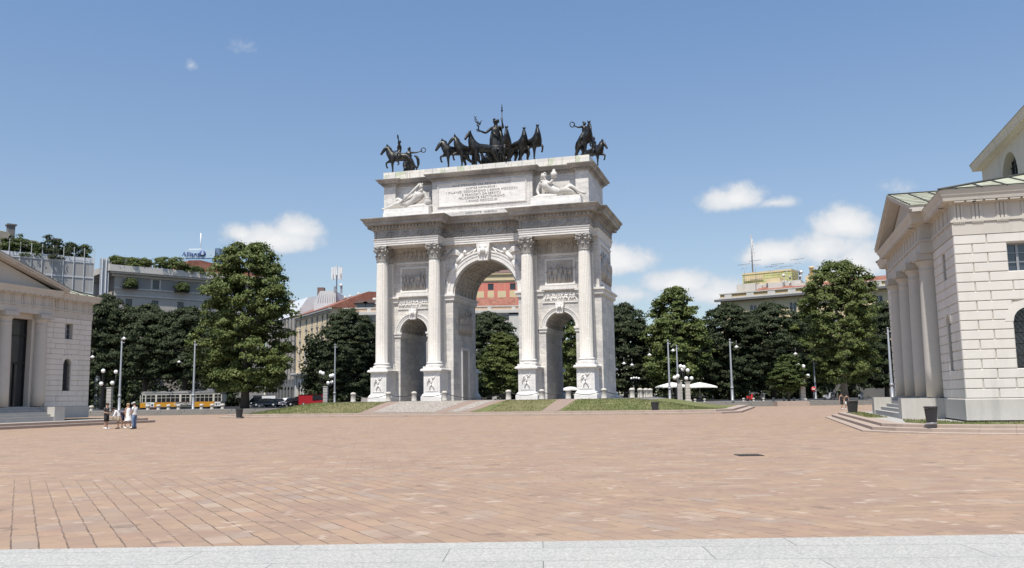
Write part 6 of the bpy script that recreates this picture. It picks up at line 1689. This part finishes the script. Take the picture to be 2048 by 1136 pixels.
def globes(label, px, pyt, pyb, Y, zg, G, banded=True, w=.31):
    p = at(px, pyb, Y); zt = at(px, pyt, Y).z; h = zt-zg; t = thing('globe_lamp_post', label, 'lamp post', (p.x, Y, zg), 0, 'lamp posts with white globes'); b = MB(); n = max(4, round(h/.42))
    for k in range(n): z0 = h*k/n; b.box(-w, w, -w, w, z0+.02, z0+h/n-.02); b.box(-w+.03, w-.03, -w+.03, w-.03, z0, z0+.02+.001)
    b.box(-w-.06, w+.06, -w-.06, w+.06, h, h+.1); b.box(-w-.1, w+.1, -w-.1, w+.1, 0, .25); b.build('pillar', GRANG if banded else ASHS, t)
    for gx, gy in G:
        q = at(gx, gy, Y); r = Vector((q.x-p.x, 0, q.z-zg)); dy = .5*(1 if (gx*7) % 2 > 1 else -1); e_ = Vector((r.x, dy, r.z))
        b = MB(); o = Vector((0,0,h+.1)); m1 = Vector((r.x*.75, dy*.5, h-.05+min(.2, (r.z-h)*.2))); m2 = Vector((r.x*1.12, dy*.9, (h+r.z)/2)) if r.z-h > 1 else Vector((r.x, dy, r.z-.3)); b.tube([o, Vector((r.x*.35, dy*.3, h+.0)), m1, m2, e_-Vector((0,0,.2))], .05, 6); arm = b.build('arm', IRON, t)
        g = MB(); g.ball(tuple(e_), .27 if Y < 140 else .2, 16, 10); g.build('globe', GLOBE, arm)
globes('lamp post with a ring of four globes behind the man in black', 218, 776, 824, 119, ZS, [(210, 742), (228.5, 743.5), (206, 767.5), (228, 766)])
globes('lamp post with globes between the red van and the arch', 651, 774, 808, 128, ZS+.1, [(642.6, 745), (647.5, 747), (654.5, 766), (662.5, 764.5), (663, 752), (667, 751)])
globes('left of the two globe lamp posts before the cafe parasols', 1360, 762, 800, 117.9, .7, [(1348, 755.5), (1354, 752.5), (1371, 757), (1359.5, 733), (1366, 734.5)])
globes('right of the two globe lamp posts before the cafe parasols', 1376, 765, 801, 121, .75, [(1384.5, 756.5), (1366.8, 738.5), (1376.8, 740.5)], False)
globes('globe lamp post beside the young tree on the right', 1606, 760, 800, 118.6, .7, [(1593.5, 731), (1604, 733), (1613.5, 752)], False)
globes('far globe lamp post seen under the trees just right of the arch', 1268, 772, 797, 150, .7, [(1262, 757), (1267, 756), (1272, 756), (1277, 757)], False, .10)
# short stone posts along the far kerb
bm_ = MB(); bm_.lathe([(.26,0),(.27,.06),(.20,.30),(.17,.42),(.29,.50),(.31,.62),(.26,.72),(.1,.78)], (0,0,0), 12); sp0 = bm_.build('stone_post', ASHS); first_ = True
names = ['first','second','third','fourth','fifth','sixth','seventh','eighth','ninth','tenth','eleventh','twelfth']
for k, px in enumerate((183, 296, 317, 337, 357, 403, 424, 445)):
    o = sp0 if first_ else sp0.copy()
    if not first_: COL.objects.link(o)
    first_ = False; o.location = (at(px, 818, 120.6).x, 120.6, ZS+.012); tag(o, names[k]+' short mushroom-shaped stone post from the left along the tram kerb', 'bollard', 'short stone posts along the kerb')
for k, px in enumerate((1301, 1325, 1346, 1390, 1409, 1487, 1507, 1527, 1547, 1568, 1588)):
    o = sp0.copy(); COL.objects.link(o); o.location = (at(px, 797, 120.6).x, 120.6, ZS+.012); o.scale = (.6, .6, .6); tag(o, names[k]+' short mushroom-shaped stone post from the left along the kerb right of the arch', 'bollard', 'short stone posts along the kerb')
m = MB(); x0, x1 = at(1552, 805, 115.9).x, at(1617, 805, 115.9).x
m.frust(x0, x1, 115.4, 116.9, -.05, .62, .03); tag(m.build('stone_planter', GRAN), 'low pinkish stone block below the young tree on the right', 'planter')
# ------------------------------------------------------------------ cafe
def parasol(label, px, Y, w, zt, ze, zg):
    p = at(px, 790, Y); t = thing('cafe_parasol', label, 'parasol', (p.x, Y, zg), .12, 'cafe parasols'); h = zt-zg; e_ = ze-zg; b = MB(); n = 8; vs = [(0,0,h)]; 
    for j, (k, z) in enumerate(((.35, h-(h-e_)*.28), (.7, h-(h-e_)*.62), (1, e_))):
        for i in range(8):
            q = [(-1,-1),(0,-1),(1,-1),(1,0),(1,1),(0,1),(-1,1),(-1,0)][i]; vs.append((q[0]*w*k, q[1]*w*k, z+(.06 if i % 2 else 0)))
    fs = [(0, 1+i, 1+(i+1) % 8) for i in range(8)]+[(1+8*j+i, 9+8*j+i, 9+8*j+(i+1) % 8, 1+8*j+(i+1) % 8) for j in range(2) for i in range(8)]
    b.add(vs, fs); vb = [(v[0]*1.002, v[1]*1.002, v[2]) for v in vs[17:]]+[(v[0]*1.002, v[1]*1.002, v[2]-.18) for v in vs[17:]]; b.add(vb, [(i, (i+1) % 8, 8+(i+1) % 8, 8+i) for i in range(8)]); b.build('canopy', CANV, t)
    b = MB(); b.tube([(0,0,.1),(0,0,h)], .05, 8); b.build('pole', STEEL, t); b = MB(); b.cbox((0,0,.06), (.8,.8,.12)); b.build('base', CHAR, t)
CANV = simple('cream_canvas', (.74,.72,.65), .8, .05)
def zpx(px, py, Y): return at(px, py, Y).z
parasol('wide cream cafe parasol, left one of the pair by the lamp posts', 1345, 127, 1.95, zpx(1346, 764.5, 127), zpx(1346, 773, 127), .65)
parasol('wide cream cafe parasol, right one of the pair by the lamp posts', 1400, 127, 1.95, zpx(1397, 764.5, 127), zpx(1397, 773.5, 127), .65)
parasol('small parasol seen through the right side passage', 1141, 135, 1.5, zpx(1143, 773, 135), zpx(1143, 779, 135), .65)
ct = thing('cafe_table', 'x', 'table', (0,0,0)); b = MB(); b.lathe([(.42,.72),(.42,.75)], (0,0,0), 16); b.build('table_top', STEEL, ct); b = MB(); b.tube([(0,0,0),(0,0,.72)], .04, 6); b.lathe([(.28,0),(.26,.03)], (0,0,0), 12); b.build('table_leg', CHAR, ct)
cc = thing('cafe_chair', 'x', 'chair', (0,0,0)); b = MB(); b.box(-.22, .22, -.22, .22, .43, .47); b.build('seat', CHAR, cc); b = MB(); b.box(-.22, .22, .19, .23, .55, .9); b.build('backrest', STEEL, cc)
for x in (-.19, .19):
    for y in (-.19, .19): b = MB(); b.tube([(x,y,0),(x,y,.43 if y < 0 else .9)], .018, 5); b.build('leg', STEEL, cc)
tp = [(1328, 'leftmost cafe table under the left cream parasol'), (1350, 'cafe table behind the banded lamp pillar'), (1388, 'cafe table under the middle of the right cream parasol'), (1412, 'cafe table at the right edge of the right cream parasol')]
for k, (px, lab) in enumerate(tp):
    P = (at(px, 800, 126.5).x, 126.5, ZS+.012)
    if k == 0: ct.location = P; ct['label'] = lab; ct['group'] = 'cafe tables'
    else: dup(ct, lab, P, 0, None, 'cafe tables')
    for j, (dx, dy, rz, w_) in enumerate(((-.75, 0, pi/2, 'left of'), (.75, -.1, -pi/2, 'right of'))):
        P2 = (P[0]+dx, P[1]+dy, P[2]); lb = 'metal cafe chair %s of the %s' % (w_.split()[0], lab.replace(' under the ', ' by the ').replace(' at the right edge of the right cream parasol', ' at the far right edge'))
        if k == 0 and j == 0: cc.location = P2; cc.rotation_euler.z = rz; cc['label'] = lb; cc['group'] = 'cafe chairs'
        else: dup(cc, lb, P2, rz, None, 'cafe chairs')
# ------------------------------------------------------------------ scooters
def scooter(label, px, Y, col, rz):
    p = at(px, 800, Y); t = thing('parked_scooter', label, 'scooter', (p.x, Y, ZS+.02), rz, 'scooters parked under the right trees'); m_ = simple('scooter_'+str(px), col, .35, .05)
    b = MB(); b.prism([(-.75,.45),(-.7,.72),(-.3,.74),(.0,.42),(.35,.32),(.55,.8),(.62,1.0),(.68,.98),(.6,.6),(.45,.22),(-.1,.22),(-.5,.3)], -.13, .13, 'y'); b.build('body', m_, t)
    for x in (-.6, .66):
        w = MB(); w.tube([(x,-.06,.24),(x,.06,.24)], .24, 14); w.build('wheel', CHAR, t)
    b = MB(); b.box(-.72, -.05, -.14, .14, .745, .84); b.build('saddle', CHAR, t); b = MB(); b.tube([(.62,-.34,1.06),(.6,0,1.02),(.62,.34,1.06)], .025, 6); b.tube([(.62,.3,1.06),(.66,.36,1.3)], .012, 5); b.ball((.66,.38,1.34), (.02,.07,.05), 6, 4); b.ball((.68,0,.98), (.06,.1,.08), 8, 5); b.build('handlebar', STEEL, t)
scooter('red scooter parked right of the pole before the dark trees', 1500, 123, (.42,.02,.02), .8); scooter('dark scooter with a pale windscreen between the red scooter and the sapling', 1526, 124, (.06,.06,.07), 1.0)
scooter('silver scooter left of the big plane tree trunk on the right', 1655, 121, (.35,.35,.36), .6); scooter('black scooter close behind the silver one', 1668, 122, (.04,.04,.05), 1.2); scooter('grey scooter right of the big plane tree trunk', 1722, 122, (.25,.25,.27), .9)
t = thing('warning_sign', 'small red and white warning sign on a post right of the globe lamp', 'sign', (at(1628, 798, 121).x, 121, ZS)); b = MB(); b.tube([(0,0,0),(0,0,1.9)], .035, 6); b.build('post', STEEL, t); b = MB(); b.m = Matrix.Translation((0,-.05,1.55)) @ Matrix.Rotation(pi/2, 4, 'X'); b.lathe([(.01,0),(.34,0),(.34,.03),(.01,.03)], (0,0,0), 18); b.build('sign_disc', simple('sign_red', (.45,.03,.03), .5), t); b = MB(); b.box(-.2, .2, -.095, -.085, 1.48, 1.62); b.build('white_bar', WHITE, t)
# ------------------------------------------------------------------ litter bins
def bin_(label, P, h, w):
    t = thing('litter_bin', label, 'litter bin', P, 0, 'black litter bins'); b = MB(); f_ = lambda a: 1+.025*(1 if (a*24/(2*pi)) % 1 < .6 else -1)
    b.lathe([(w*.36,.03),(w*.38,.10),(w*.46,h*.80),(w*.49,h*.88),(w*.47,h*.885),(w*.36,.12)], (0,0,0), 96, False, f_); b.build('body', CHAR, t); b = MB(); b.lathe([(w*.47,h*.90),(w*.52,h*.91),(w*.53,h*.985),(w*.50,h),(w*.45,h),(w*.44,h*.9)], (0,0,0), 24); b.build('rim', CHAR, t)
    b = MB(); b.lathe([(w*.42,0),(w*.42,.03),(w*.30,.05)], (0,0,0), 20); b.build('foot', STEEL, t); b = MB(); b.lathe([(.01,h*.7),(w*.44,h*.72)], (0,0,0), 16); b.build('liner', IRON, t)
bin_('black ribbed litter bin on the grass of the right terrace, nearest the viewer', onground(*(1660+925/4.544, 640+940/4.544), .40), .70, .52)
bin_('black litter bin at the corner of the right terrace beside the walking couple', onground(*(1660+208/4.544, 640+845/4.544), .36), .82, .46*1.6)
p = at(1310.5, 824, 79); bin_('black litter bin standing on the kerb before the right part of the lawn', (p.x, p.y, .17), .95, .72)
p = at(478.5, 833, 89); bin_('black litter bin at the left end of the island kerb, under the plane tree', (p.x, p.y, .02), .95, .74)
p = onground(1498, 910, .0); m = MB(); pass
dr = thing('drain_grate', 'dark iron drain grate set in the paving right of the middle', 'drain', (p.x, p.y, 0)); b = MB(); b.box(-.35, .35, -.32, .32, -.03, .006); b.build('pit', IRON, dr); b = MB()
for k in range(9): b.box(-.36+.08*k, -.33+.08*k, -.30, .30, .0065, .016)
b.build('bar', simple('rusty_iron', (.12,.10,.085), .8), dr)
# ------------------------------------------------------------------ people
SK = simple('skin', (.42,.25,.17), .6, .06); SKT = simple('tanned_skin', (.33,.18,.115), .6, .06)
def cloth(name, c): return simple(name, c, .85, .12, 6)
BLK = cloth('black_cloth', (.018,.018,.02)); WHT = cloth('white_cloth', (.72,.71,.69)); DGR = cloth('dark_grey_cloth', (.05,.05,.05)); JEAN = cloth('blue_jeans', (.13,.19,.30)); BEI = cloth('beige_cloth', (.36,.29,.21)); NAVY = cloth('navy_cloth', (.03,.04,.09)); LSH = cloth('white_shoe', (.75,.74,.72)); DSH = cloth('dark_shoe', (.03,.03,.03))
HB = cloth('brown_hair', (.05,.03,.02)); HBL = cloth('fair_hair', (.33,.23,.12)); HK = cloth('black_hair', (.012,.01,.01)); CAPC = cloth('grey_cap', (.45,.44,.42))
def subskin(d, keys, edges, k, extra=0, root=None, sub=1, name='cloth'):
    nd = {q: (d[q][0], d[q][1]*k+extra) for q in keys}; return skin(nd, edges, root or keys[0], sub, name)
def person(label, px, py, Y, rz, H, over, top, topm, bottom, botm, shoe, hair, skinm=SK, sleeves=.55, long_hair=False, hat=None):
    P = onground(px, py, 0); P = Vector((P.x, P.y, 0)) if Y is None else Vector((at(px, py, Y).x, Y, 0)); t = thing('person', label, 'person', P, rz, None, H/1.75)
    me, d = body(over, 1.0, 2); link('body', me, skinm, t)
    ks = ['pelvis','waist','chest','collar']; dd = {k: v for k, v in d.items()}
    def mid(a_, b_, f, r): return (d[a_][0].lerp(d[b_][0], f), r)
    P0, P1, P2, P3 = d['pelvis'][0], d['waist'][0], d['chest'][0], d['collar'][0]
    if top in ('tee', 'long', 'vest'):
        b = MB(); lo = P0+(P0-P1)*.15
        b.torso([lo, P0.lerp(P1, .3), P1, P1.lerp(P2, .5), P2, P2.lerp(P3, .55), P3+(P3-P2)*.05, P3+(P3-P2)*.35], [(.185,.15),(.178,.148),(.168,.14),(.178,.142),(.188,.145),(.178,.125),(.115,.09),(.062,.06)])
        for q in 'LR':
            a_, e_, w_ = d['sh'+q][0], d['el'+q][0], d['wr'+q][0]
            if top == 'vest': continue
            if top == 'tee': m_ = a_.lerp(e_, .62); b.tube([a_.lerp(P3, .35), a_, a_.lerp(e_, .3), m_], [.07,.078,.072,.068], 12)
            else: b.tube([a_.lerp(P3, .35), a_, a_.lerp(e_, .5), e_, e_.lerp(w_, .5), e_.lerp(w_, .95)], [.07,.078,.068,.06,.054,.048], 12)
        b.build('shirt', topm, t)
    elif top == 'dress':
        c = [d['collar'][0], d['chest'][0], d['waist'][0], d['pelvis'][0], d['knL'][0].lerp(d['knR'][0], .5)+Vector((0,0,.05))]
        b = MB(); b.tube([c[0], c[0].lerp(c[1], .5), c[1], c[2], c[3], c[3].lerp(c[4], .6), c[4]], [.10,.155,.172,.165,.19,.225,.25], 20, False); b.build('dress', topm, t)
    if bottom in ('shorts', 'jeans'):
        b = MB(); hl, hr = d['hiL'][0], d['hiR'][0]; lo = hl.lerp(hr, .5)-(P1-P0)*.25
        b.torso([lo, lo.lerp(P0, .5), P0, P0.lerp(P1, .4)], [(.13,.11),(.178,.145),(.178,.145),(.165,.138)])
        for q in 'LR':
            h_, k_, a_ = d['hi'+q][0], d['kn'+q][0], d['an'+q][0]
            if bottom == 'shorts': b.tube([h_+(P0-h_)*.4, h_, h_.lerp(k_, .5), h_.lerp(k_, .9)], [.09,.112,.106,.102], 14)
            else: b.tube([h_+(P0-h_)*.4, h_, h_.lerp(k_, .5), k_, k_.lerp(a_, .5), k_.lerp(a_, .96)], [.09,.112,.095,.078,.072,.075], 14)
        b.build('trousers' if bottom == 'jeans' else 'shorts', botm, t)
    for q in 'LR':
        b = MB(); a_, e_ = d['an'+q][0], d['to'+q][0]; b.tube([a_+Vector((0,.03,-.0))-(e_-a_)*.35+Vector((0,0,-.04)), a_+Vector((0,0,-.03)), a_.lerp(e_, .6)+Vector((0,0,.0)), e_, e_+(e_-a_).normalized()*.06], [.045,.052,.05,.045,.028], 10); b.build('shoe', shoe, t)
    h, br = d['head'][0], d['brow'][0]; u = (br-h).normalized(); fc = Vector(over.get('face', (0,-1,0))); b = MB(); cpt = br+u*.012-fc*.018
    rr = random.Random(int(px))
    b.ball(tuple(cpt), (.102,.108,.098), 14, 8)
    for k in range(14): a_ = rr.uniform(0, 6.28); b.ball(tuple(cpt+Vector((.07*cos(a_), .07*sin(a_), rr.uniform(-.02,.06)))-fc*.02), .045, 7, 5)
    if long_hair: b.tube([cpt-fc*.05, h-fc*.07, h-fc*.075-u*.12], [.10,.10,.06], 10)
    b.build('hair', hair, t)
    if hat: b = MB(); b.lathe([(.112,0),(.115,.05),(.09,.10),(.02,.125)], tuple(br+u*.02), 14); b.tube([br+u*.03+fc*.09, br+u*.02+fc*.2], [.07,.05], 8); b.build('cap', hat, t)
    return t
right = -pi/2+.0    # facing along +x in the picture: -y turned to +x
person('man in a dark t-shirt and black shorts standing at the left of the group', 212, 858, None, pi/2-.25, 1.72, dict(head=(0,-.06,1.60), brow=(0,-.075,1.67), top=(0,-.07,1.735), neck=(0,-.03,1.5), elL=(-.22,.05,1.14), wrL=(-.17,-.20,1.08), haL=(-.12,-.27,1.09), elR=(.22,.05,1.14), wrR=(.17,-.20,1.08), haR=(.12,-.27,1.09), chest=(0,.03,1.30)), 'tee', DGR, 'shorts', BLK, LSH, HB)
person('youngster in a long white shirt bending forward beside the man in black', 236, 857.5, None, -pi/2+.5, 1.55, dict(waist=(0,-.03,1.09), chest=(0,-.16,1.26), collar=(0,-.24,1.36), neck=(0,-.30,1.41), head=(0,-.37,1.46), brow=(0,-.42,1.51), top=(0,-.44,1.555), shL=(-.17,-.22,1.33), shR=(.17,-.22,1.33), elL=(-.21,-.30,1.08), wrL=(-.2,-.36,.86), haL=(-.2,-.38,.79), elR=(.21,-.30,1.08), wrR=(.2,-.36,.86), haR=(.2,-.38,.79), face=(0,-.7,-.7)), 'long', WHT, 'shorts', BEI, DSH, HK, SKT)
person('person in a navy top bending down behind the white shirt and the dress', 247, 855, None, .4, 1.72, dict(waist=(0,-.12,1.05), chest=(0,-.32,1.10), collar=(0,-.45,1.10), neck=(0,-.52,1.08), head=(0,-.60,1.04), brow=(0,-.66,1.0), top=(0,-.70,.97), shL=(-.17,-.44,1.06), shR=(.17,-.44,1.06), elL=(-.22,-.46,.80), wrL=(-.16,-.52,.58), haL=(-.15,-.54,.5), elR=(.22,-.46,.80), wrR=(.16,-.52,.58), haR=(.15,-.54,.5), face=(0,-.5,-.85)), 'tee', NAVY, 'shorts', NAVY, DSH, HB, SKT)
person('fair-haired woman in a sleeveless white dress in the group of people', 255, 857, None, pi/2-.5, 1.68, dict(anL=(-.10,.20,.12), toL=(-.11,.06,.04), knL=(-.1,.05,.49), elL=(-.22,.04,1.13), anR=(.10,-.18,.09), toR=(.11,-.33,.035), knR=(.10,-.14,.48)), 'dress', WHT, None, None, LSH, HBL, SK, long_hair=True)
person('man in a white t-shirt, jeans and pale cap holding a hand to his face', 268, 858, None, -pi/2-.3, 1.74, dict(elL=(-.25,-.18,1.24), wrL=(-.12,-.22,1.5), haL=(-.09,-.2,1.57), elR=(.22,-.02,1.14), wrR=(.2,-.2,.98), haR=(.18,-.25,.95), head=(0,-.05,1.59), brow=(0,-.07,1.66), top=(0,-.06,1.72)), 'tee', WHT, 'jeans', JEAN, DSH, HB, SK, hat=CAPC)
person('walker with dark top and dark shorts, left one of the couple by the right bin', 1684, 818.5, None, .15, 1.62, dict(anL=(-.10,-.2,.09), toL=(-.11,-.36,.05), knL=(-.1,-.2,.5), anR=(.1,.24,.14), toR=(.11,.12,.04), knR=(.1,.02,.5)), 'vest', BLK, 'shorts', BLK, LSH, HK, SK, long_hair=True)
person('walker with black top and pale shorts, right one of the couple by the right bin', 1694.5, 819, None, -.1, 1.52, dict(anR=(.10,-.2,.09), toR=(.11,-.36,.05), knR=(.1,-.2,.5), anL=(-.1,.24,.14), toL=(-.11,.12,.04), knL=(-.1,.02,.5)), 'vest', BLK, 'shorts', WHT, LSH, HK, SK)
person('far dark-clothed figure under the trees within the main passage', 966, 797, 126, .3, 1.75, {}, 'long', NAVY, 'jeans', BLK, DSH, HK)
# ------------------------------------------------------------------ sky, sun
EL = radians(64); SAZ = AL+radians(1.5)         # the light travels almost along the depth of the arch
ld = Vector((sin(SAZ)*cos(EL), cos(SAZ)*cos(EL), -sin(EL)))
sl = bpy.data.lights.new('sun', 'SUN'); sl.energy = 5.0; sl.angle = radians(.55); sl.color = (1, .96, .895)
so = bpy.data.objects.new('sun', sl); COL.objects.link(so); so.rotation_euler = ld.to_track_quat('-Z', 'Y').to_euler()
nt = W.node_tree; nt.nodes.clear()
def nn(t_, **k):
    n = nt.nodes.new(t_)
    for a_, v in k.items(): setattr(n, a_, v)
    return n
sk = nn('ShaderNodeTexSky', sky_type='NISHITA', sun_disc=False); sk.sun_elevation = EL; sk.sun_rotation = atan2(-ld.x, -ld.y); sk.altitude = 120; sk.air_density = 1.0; sk.dust_density = .45; sk.ozone_density = 1.9
tc = nn('ShaderNodeTexCoord'); dirv = tc.outputs['Generated']
def vm(op, a_, b_=None):
    m_ = nn('ShaderNodeVectorMath', operation=op)
    for i, v in enumerate((a_, b_)):
        if v is None: continue
        if hasattr(v, 'is_output'): nt.links.new(v, m_.inputs[i])
        else: m_.inputs[i].default_value = v
    return m_.outputs['Value'] if op == 'DOT_PRODUCT' else m_.outputs[0]
def mm_(op, a_, b_=0, c_=None):
    m_ = nn('ShaderNodeMath', operation=op)
    for i, v in enumerate((a_, b_, c_)):
        if v is None: continue
        if hasattr(v, 'is_output'): nt.links.new(v, m_.inputs[i])
        else: m_.inputs[i].default_value = v
    return m_.outputs[0]
nz = nn('ShaderNodeTexNoise'); nz.inputs['Scale'].default_value = 16; nz.inputs['Detail'].default_value = 8; nz.inputs['Roughness'].default_value = .62; nt.links.new(dirv, nz.inputs['Vector'])
nz2 = nn('ShaderNodeTexNoise'); nz2.inputs['Scale'].default_value = 5; nz2.inputs['Detail'].default_value = 5; nt.links.new(dirv, nz2.inputs['Vector'])
CL = [(545, 482, 125, 52, 1.25), (590, 462, 75, 40, 1.1), (485, 470, 60, 34, 1.0), (381, 132, 30, 24, .42), (490, 92, 46, 22, .22), (1475, 400, 90, 42, 1.15), (1550, 406, 75, 24, .8), (1690, 455, 90, 52, 1.0), (1640, 500, 120, 60, .85), (1550, 508, 85, 44, 1.25), (1245, 525, 80, 50, 1.05), (1345, 570, 95, 40, 1.2), (1440, 590, 110, 45, .75), (1720, 530, 150, 70, .7), (1800, 376, 50, 30, .35), (1270, 590, 90, 40, .7)]
tot = None
for (px, py, rx, ry, am) in CL:
    c_ = ray(px, py).normalized(); t_ = Vector((c_.y, -c_.x, 0)).normalized(); u_ = t_.cross(c_)
    dx = vm('DOT_PRODUCT', dirv, tuple(t_)); dy = vm('DOT_PRODUCT', dirv, tuple(u_)); o_ = u_.dot(c_)
    k = 1/(1+((px-1024)/F_)**2)**.5
    a_ = mm_('MULTIPLY', dx, F_/rx/k*.0+F_/(rx*k*k*.9+rx*.1)); b_ = mm_('MULTIPLY', dy, F_/(ry*k))
    b2 = mm_('MULTIPLY', mm_('MINIMUM', b_, 0), 1.5); b_ = mm_('ADD', mm_('MAXIMUM', b_, 0), b2)
    r2 = mm_('SQRT', mm_('ADD', mm_('MULTIPLY', a_, a_), mm_('MULTIPLY', b_, b_)))
    f_ = mm_('MULTIPLY', mm_('SUBTRACT', 1.0, r2), am)
    front = mm_('GREATER_THAN', vm('DOT_PRODUCT', dirv, tuple(c_)), .5); f_ = mm_('SUBTRACT', mm_('MULTIPLY', mm_('ADD', f_, 3), front), 3)
    tot = f_ if tot is None else mm_('MAXIMUM', tot, f_)
den = mm_('ADD', tot, mm_('MULTIPLY', mm_('SUBTRACT', nz.outputs['Fac'], .5), 1.9)); den = mm_('ADD', den, mm_('MULTIPLY', mm_('SUBTRACT', nz2.outputs['Fac'], .5), .7))
rp = nn('ShaderNodeValToRGB'); rp.color_ramp.interpolation = 'EASE'; rp.color_ramp.elements[0].position = .05; rp.color_ramp.elements[0].color = (0,0,0,1); rp.color_ramp.elements[1].position = .62; rp.color_ramp.elements[1].color = (.95,.95,.95,1); nt.links.new(den, rp.inputs['Fac'])
cc_ = nn('ShaderNodeValToRGB'); cc_.color_ramp.elements[0].position = .25; cc_.color_ramp.elements[0].color = (.68,.73,.80,1); cc_.color_ramp.elements[1].position = 1.0; cc_.color_ramp.elements[1].color = (.95,.95,.95,1); nt.links.new(den, cc_.inputs['Fac'])
SKYS = .134
sc_ = nn('ShaderNodeVectorMath', operation='SCALE'); nt.links.new(cc_.outputs[0], sc_.inputs[0]); sc_.inputs['Scale'].default_value = .84/SKYS
mx = nn('ShaderNodeMix', data_type='RGBA'); nt.links.new(rp.outputs[0], mx.inputs[0]); hs = nn('ShaderNodeHueSaturation'); hs.inputs['Saturation'].default_value = 1.0; nt.links.new(sk.outputs[0], hs.inputs['Color']); sz_ = nn('ShaderNodeSeparateXYZ'); nt.links.new(dirv, sz_.inputs[0]); mr_ = nn('ShaderNodeMapRange'); nt.links.new(sz_.outputs[2], mr_.inputs[0]); mr_.inputs[1].default_value = .08; mr_.inputs[2].default_value = .44; mr_.inputs[3].default_value = .74; mr_.inputs[4].default_value = 1.06; nt.links.new(mr_.outputs[0], hs.inputs['Value']); sr_ = nn('ShaderNodeMapRange'); nt.links.new(sz_.outputs[2], sr_.inputs[0]); sr_.inputs[1].default_value = .1; sr_.inputs[2].default_value = .44; sr_.inputs[3].default_value = .86; sr_.inputs[4].default_value = 1.06; nt.links.new(sr_.outputs[0], hs.inputs['Saturation']); nt.links.new(hs.outputs[0], mx.inputs[6]); nt.links.new(sc_.outputs[0], mx.inputs[7])
bg = nn('ShaderNodeBackground'); bg.inputs['Strength'].default_value = SKYS; nt.links.new(mx.outputs[2], bg.inputs['Color']); wo = nn('ShaderNodeOutputWorld'); nt.links.new(bg.outputs[0], wo.inputs['Surface'])
S.view_settings.view_transform = 'Standard'; S.view_settings.look = 'None'; S.view_settings.exposure = 0.2; S.view_settings.gamma = 1; S.view_settings.use_curve_mapping = False
S.render.engine = 'CYCLES'; S.cycles.max_bounces = 6; S.cycles.diffuse_bounces = 3; S.cycles.glossy_bounces = 2; S.cycles.transmission_bounces = 3; S.cycles.transparent_max_bounces = 6; S.cycles.use_denoising = True
S.cycles.sample_clamp_indirect = 4
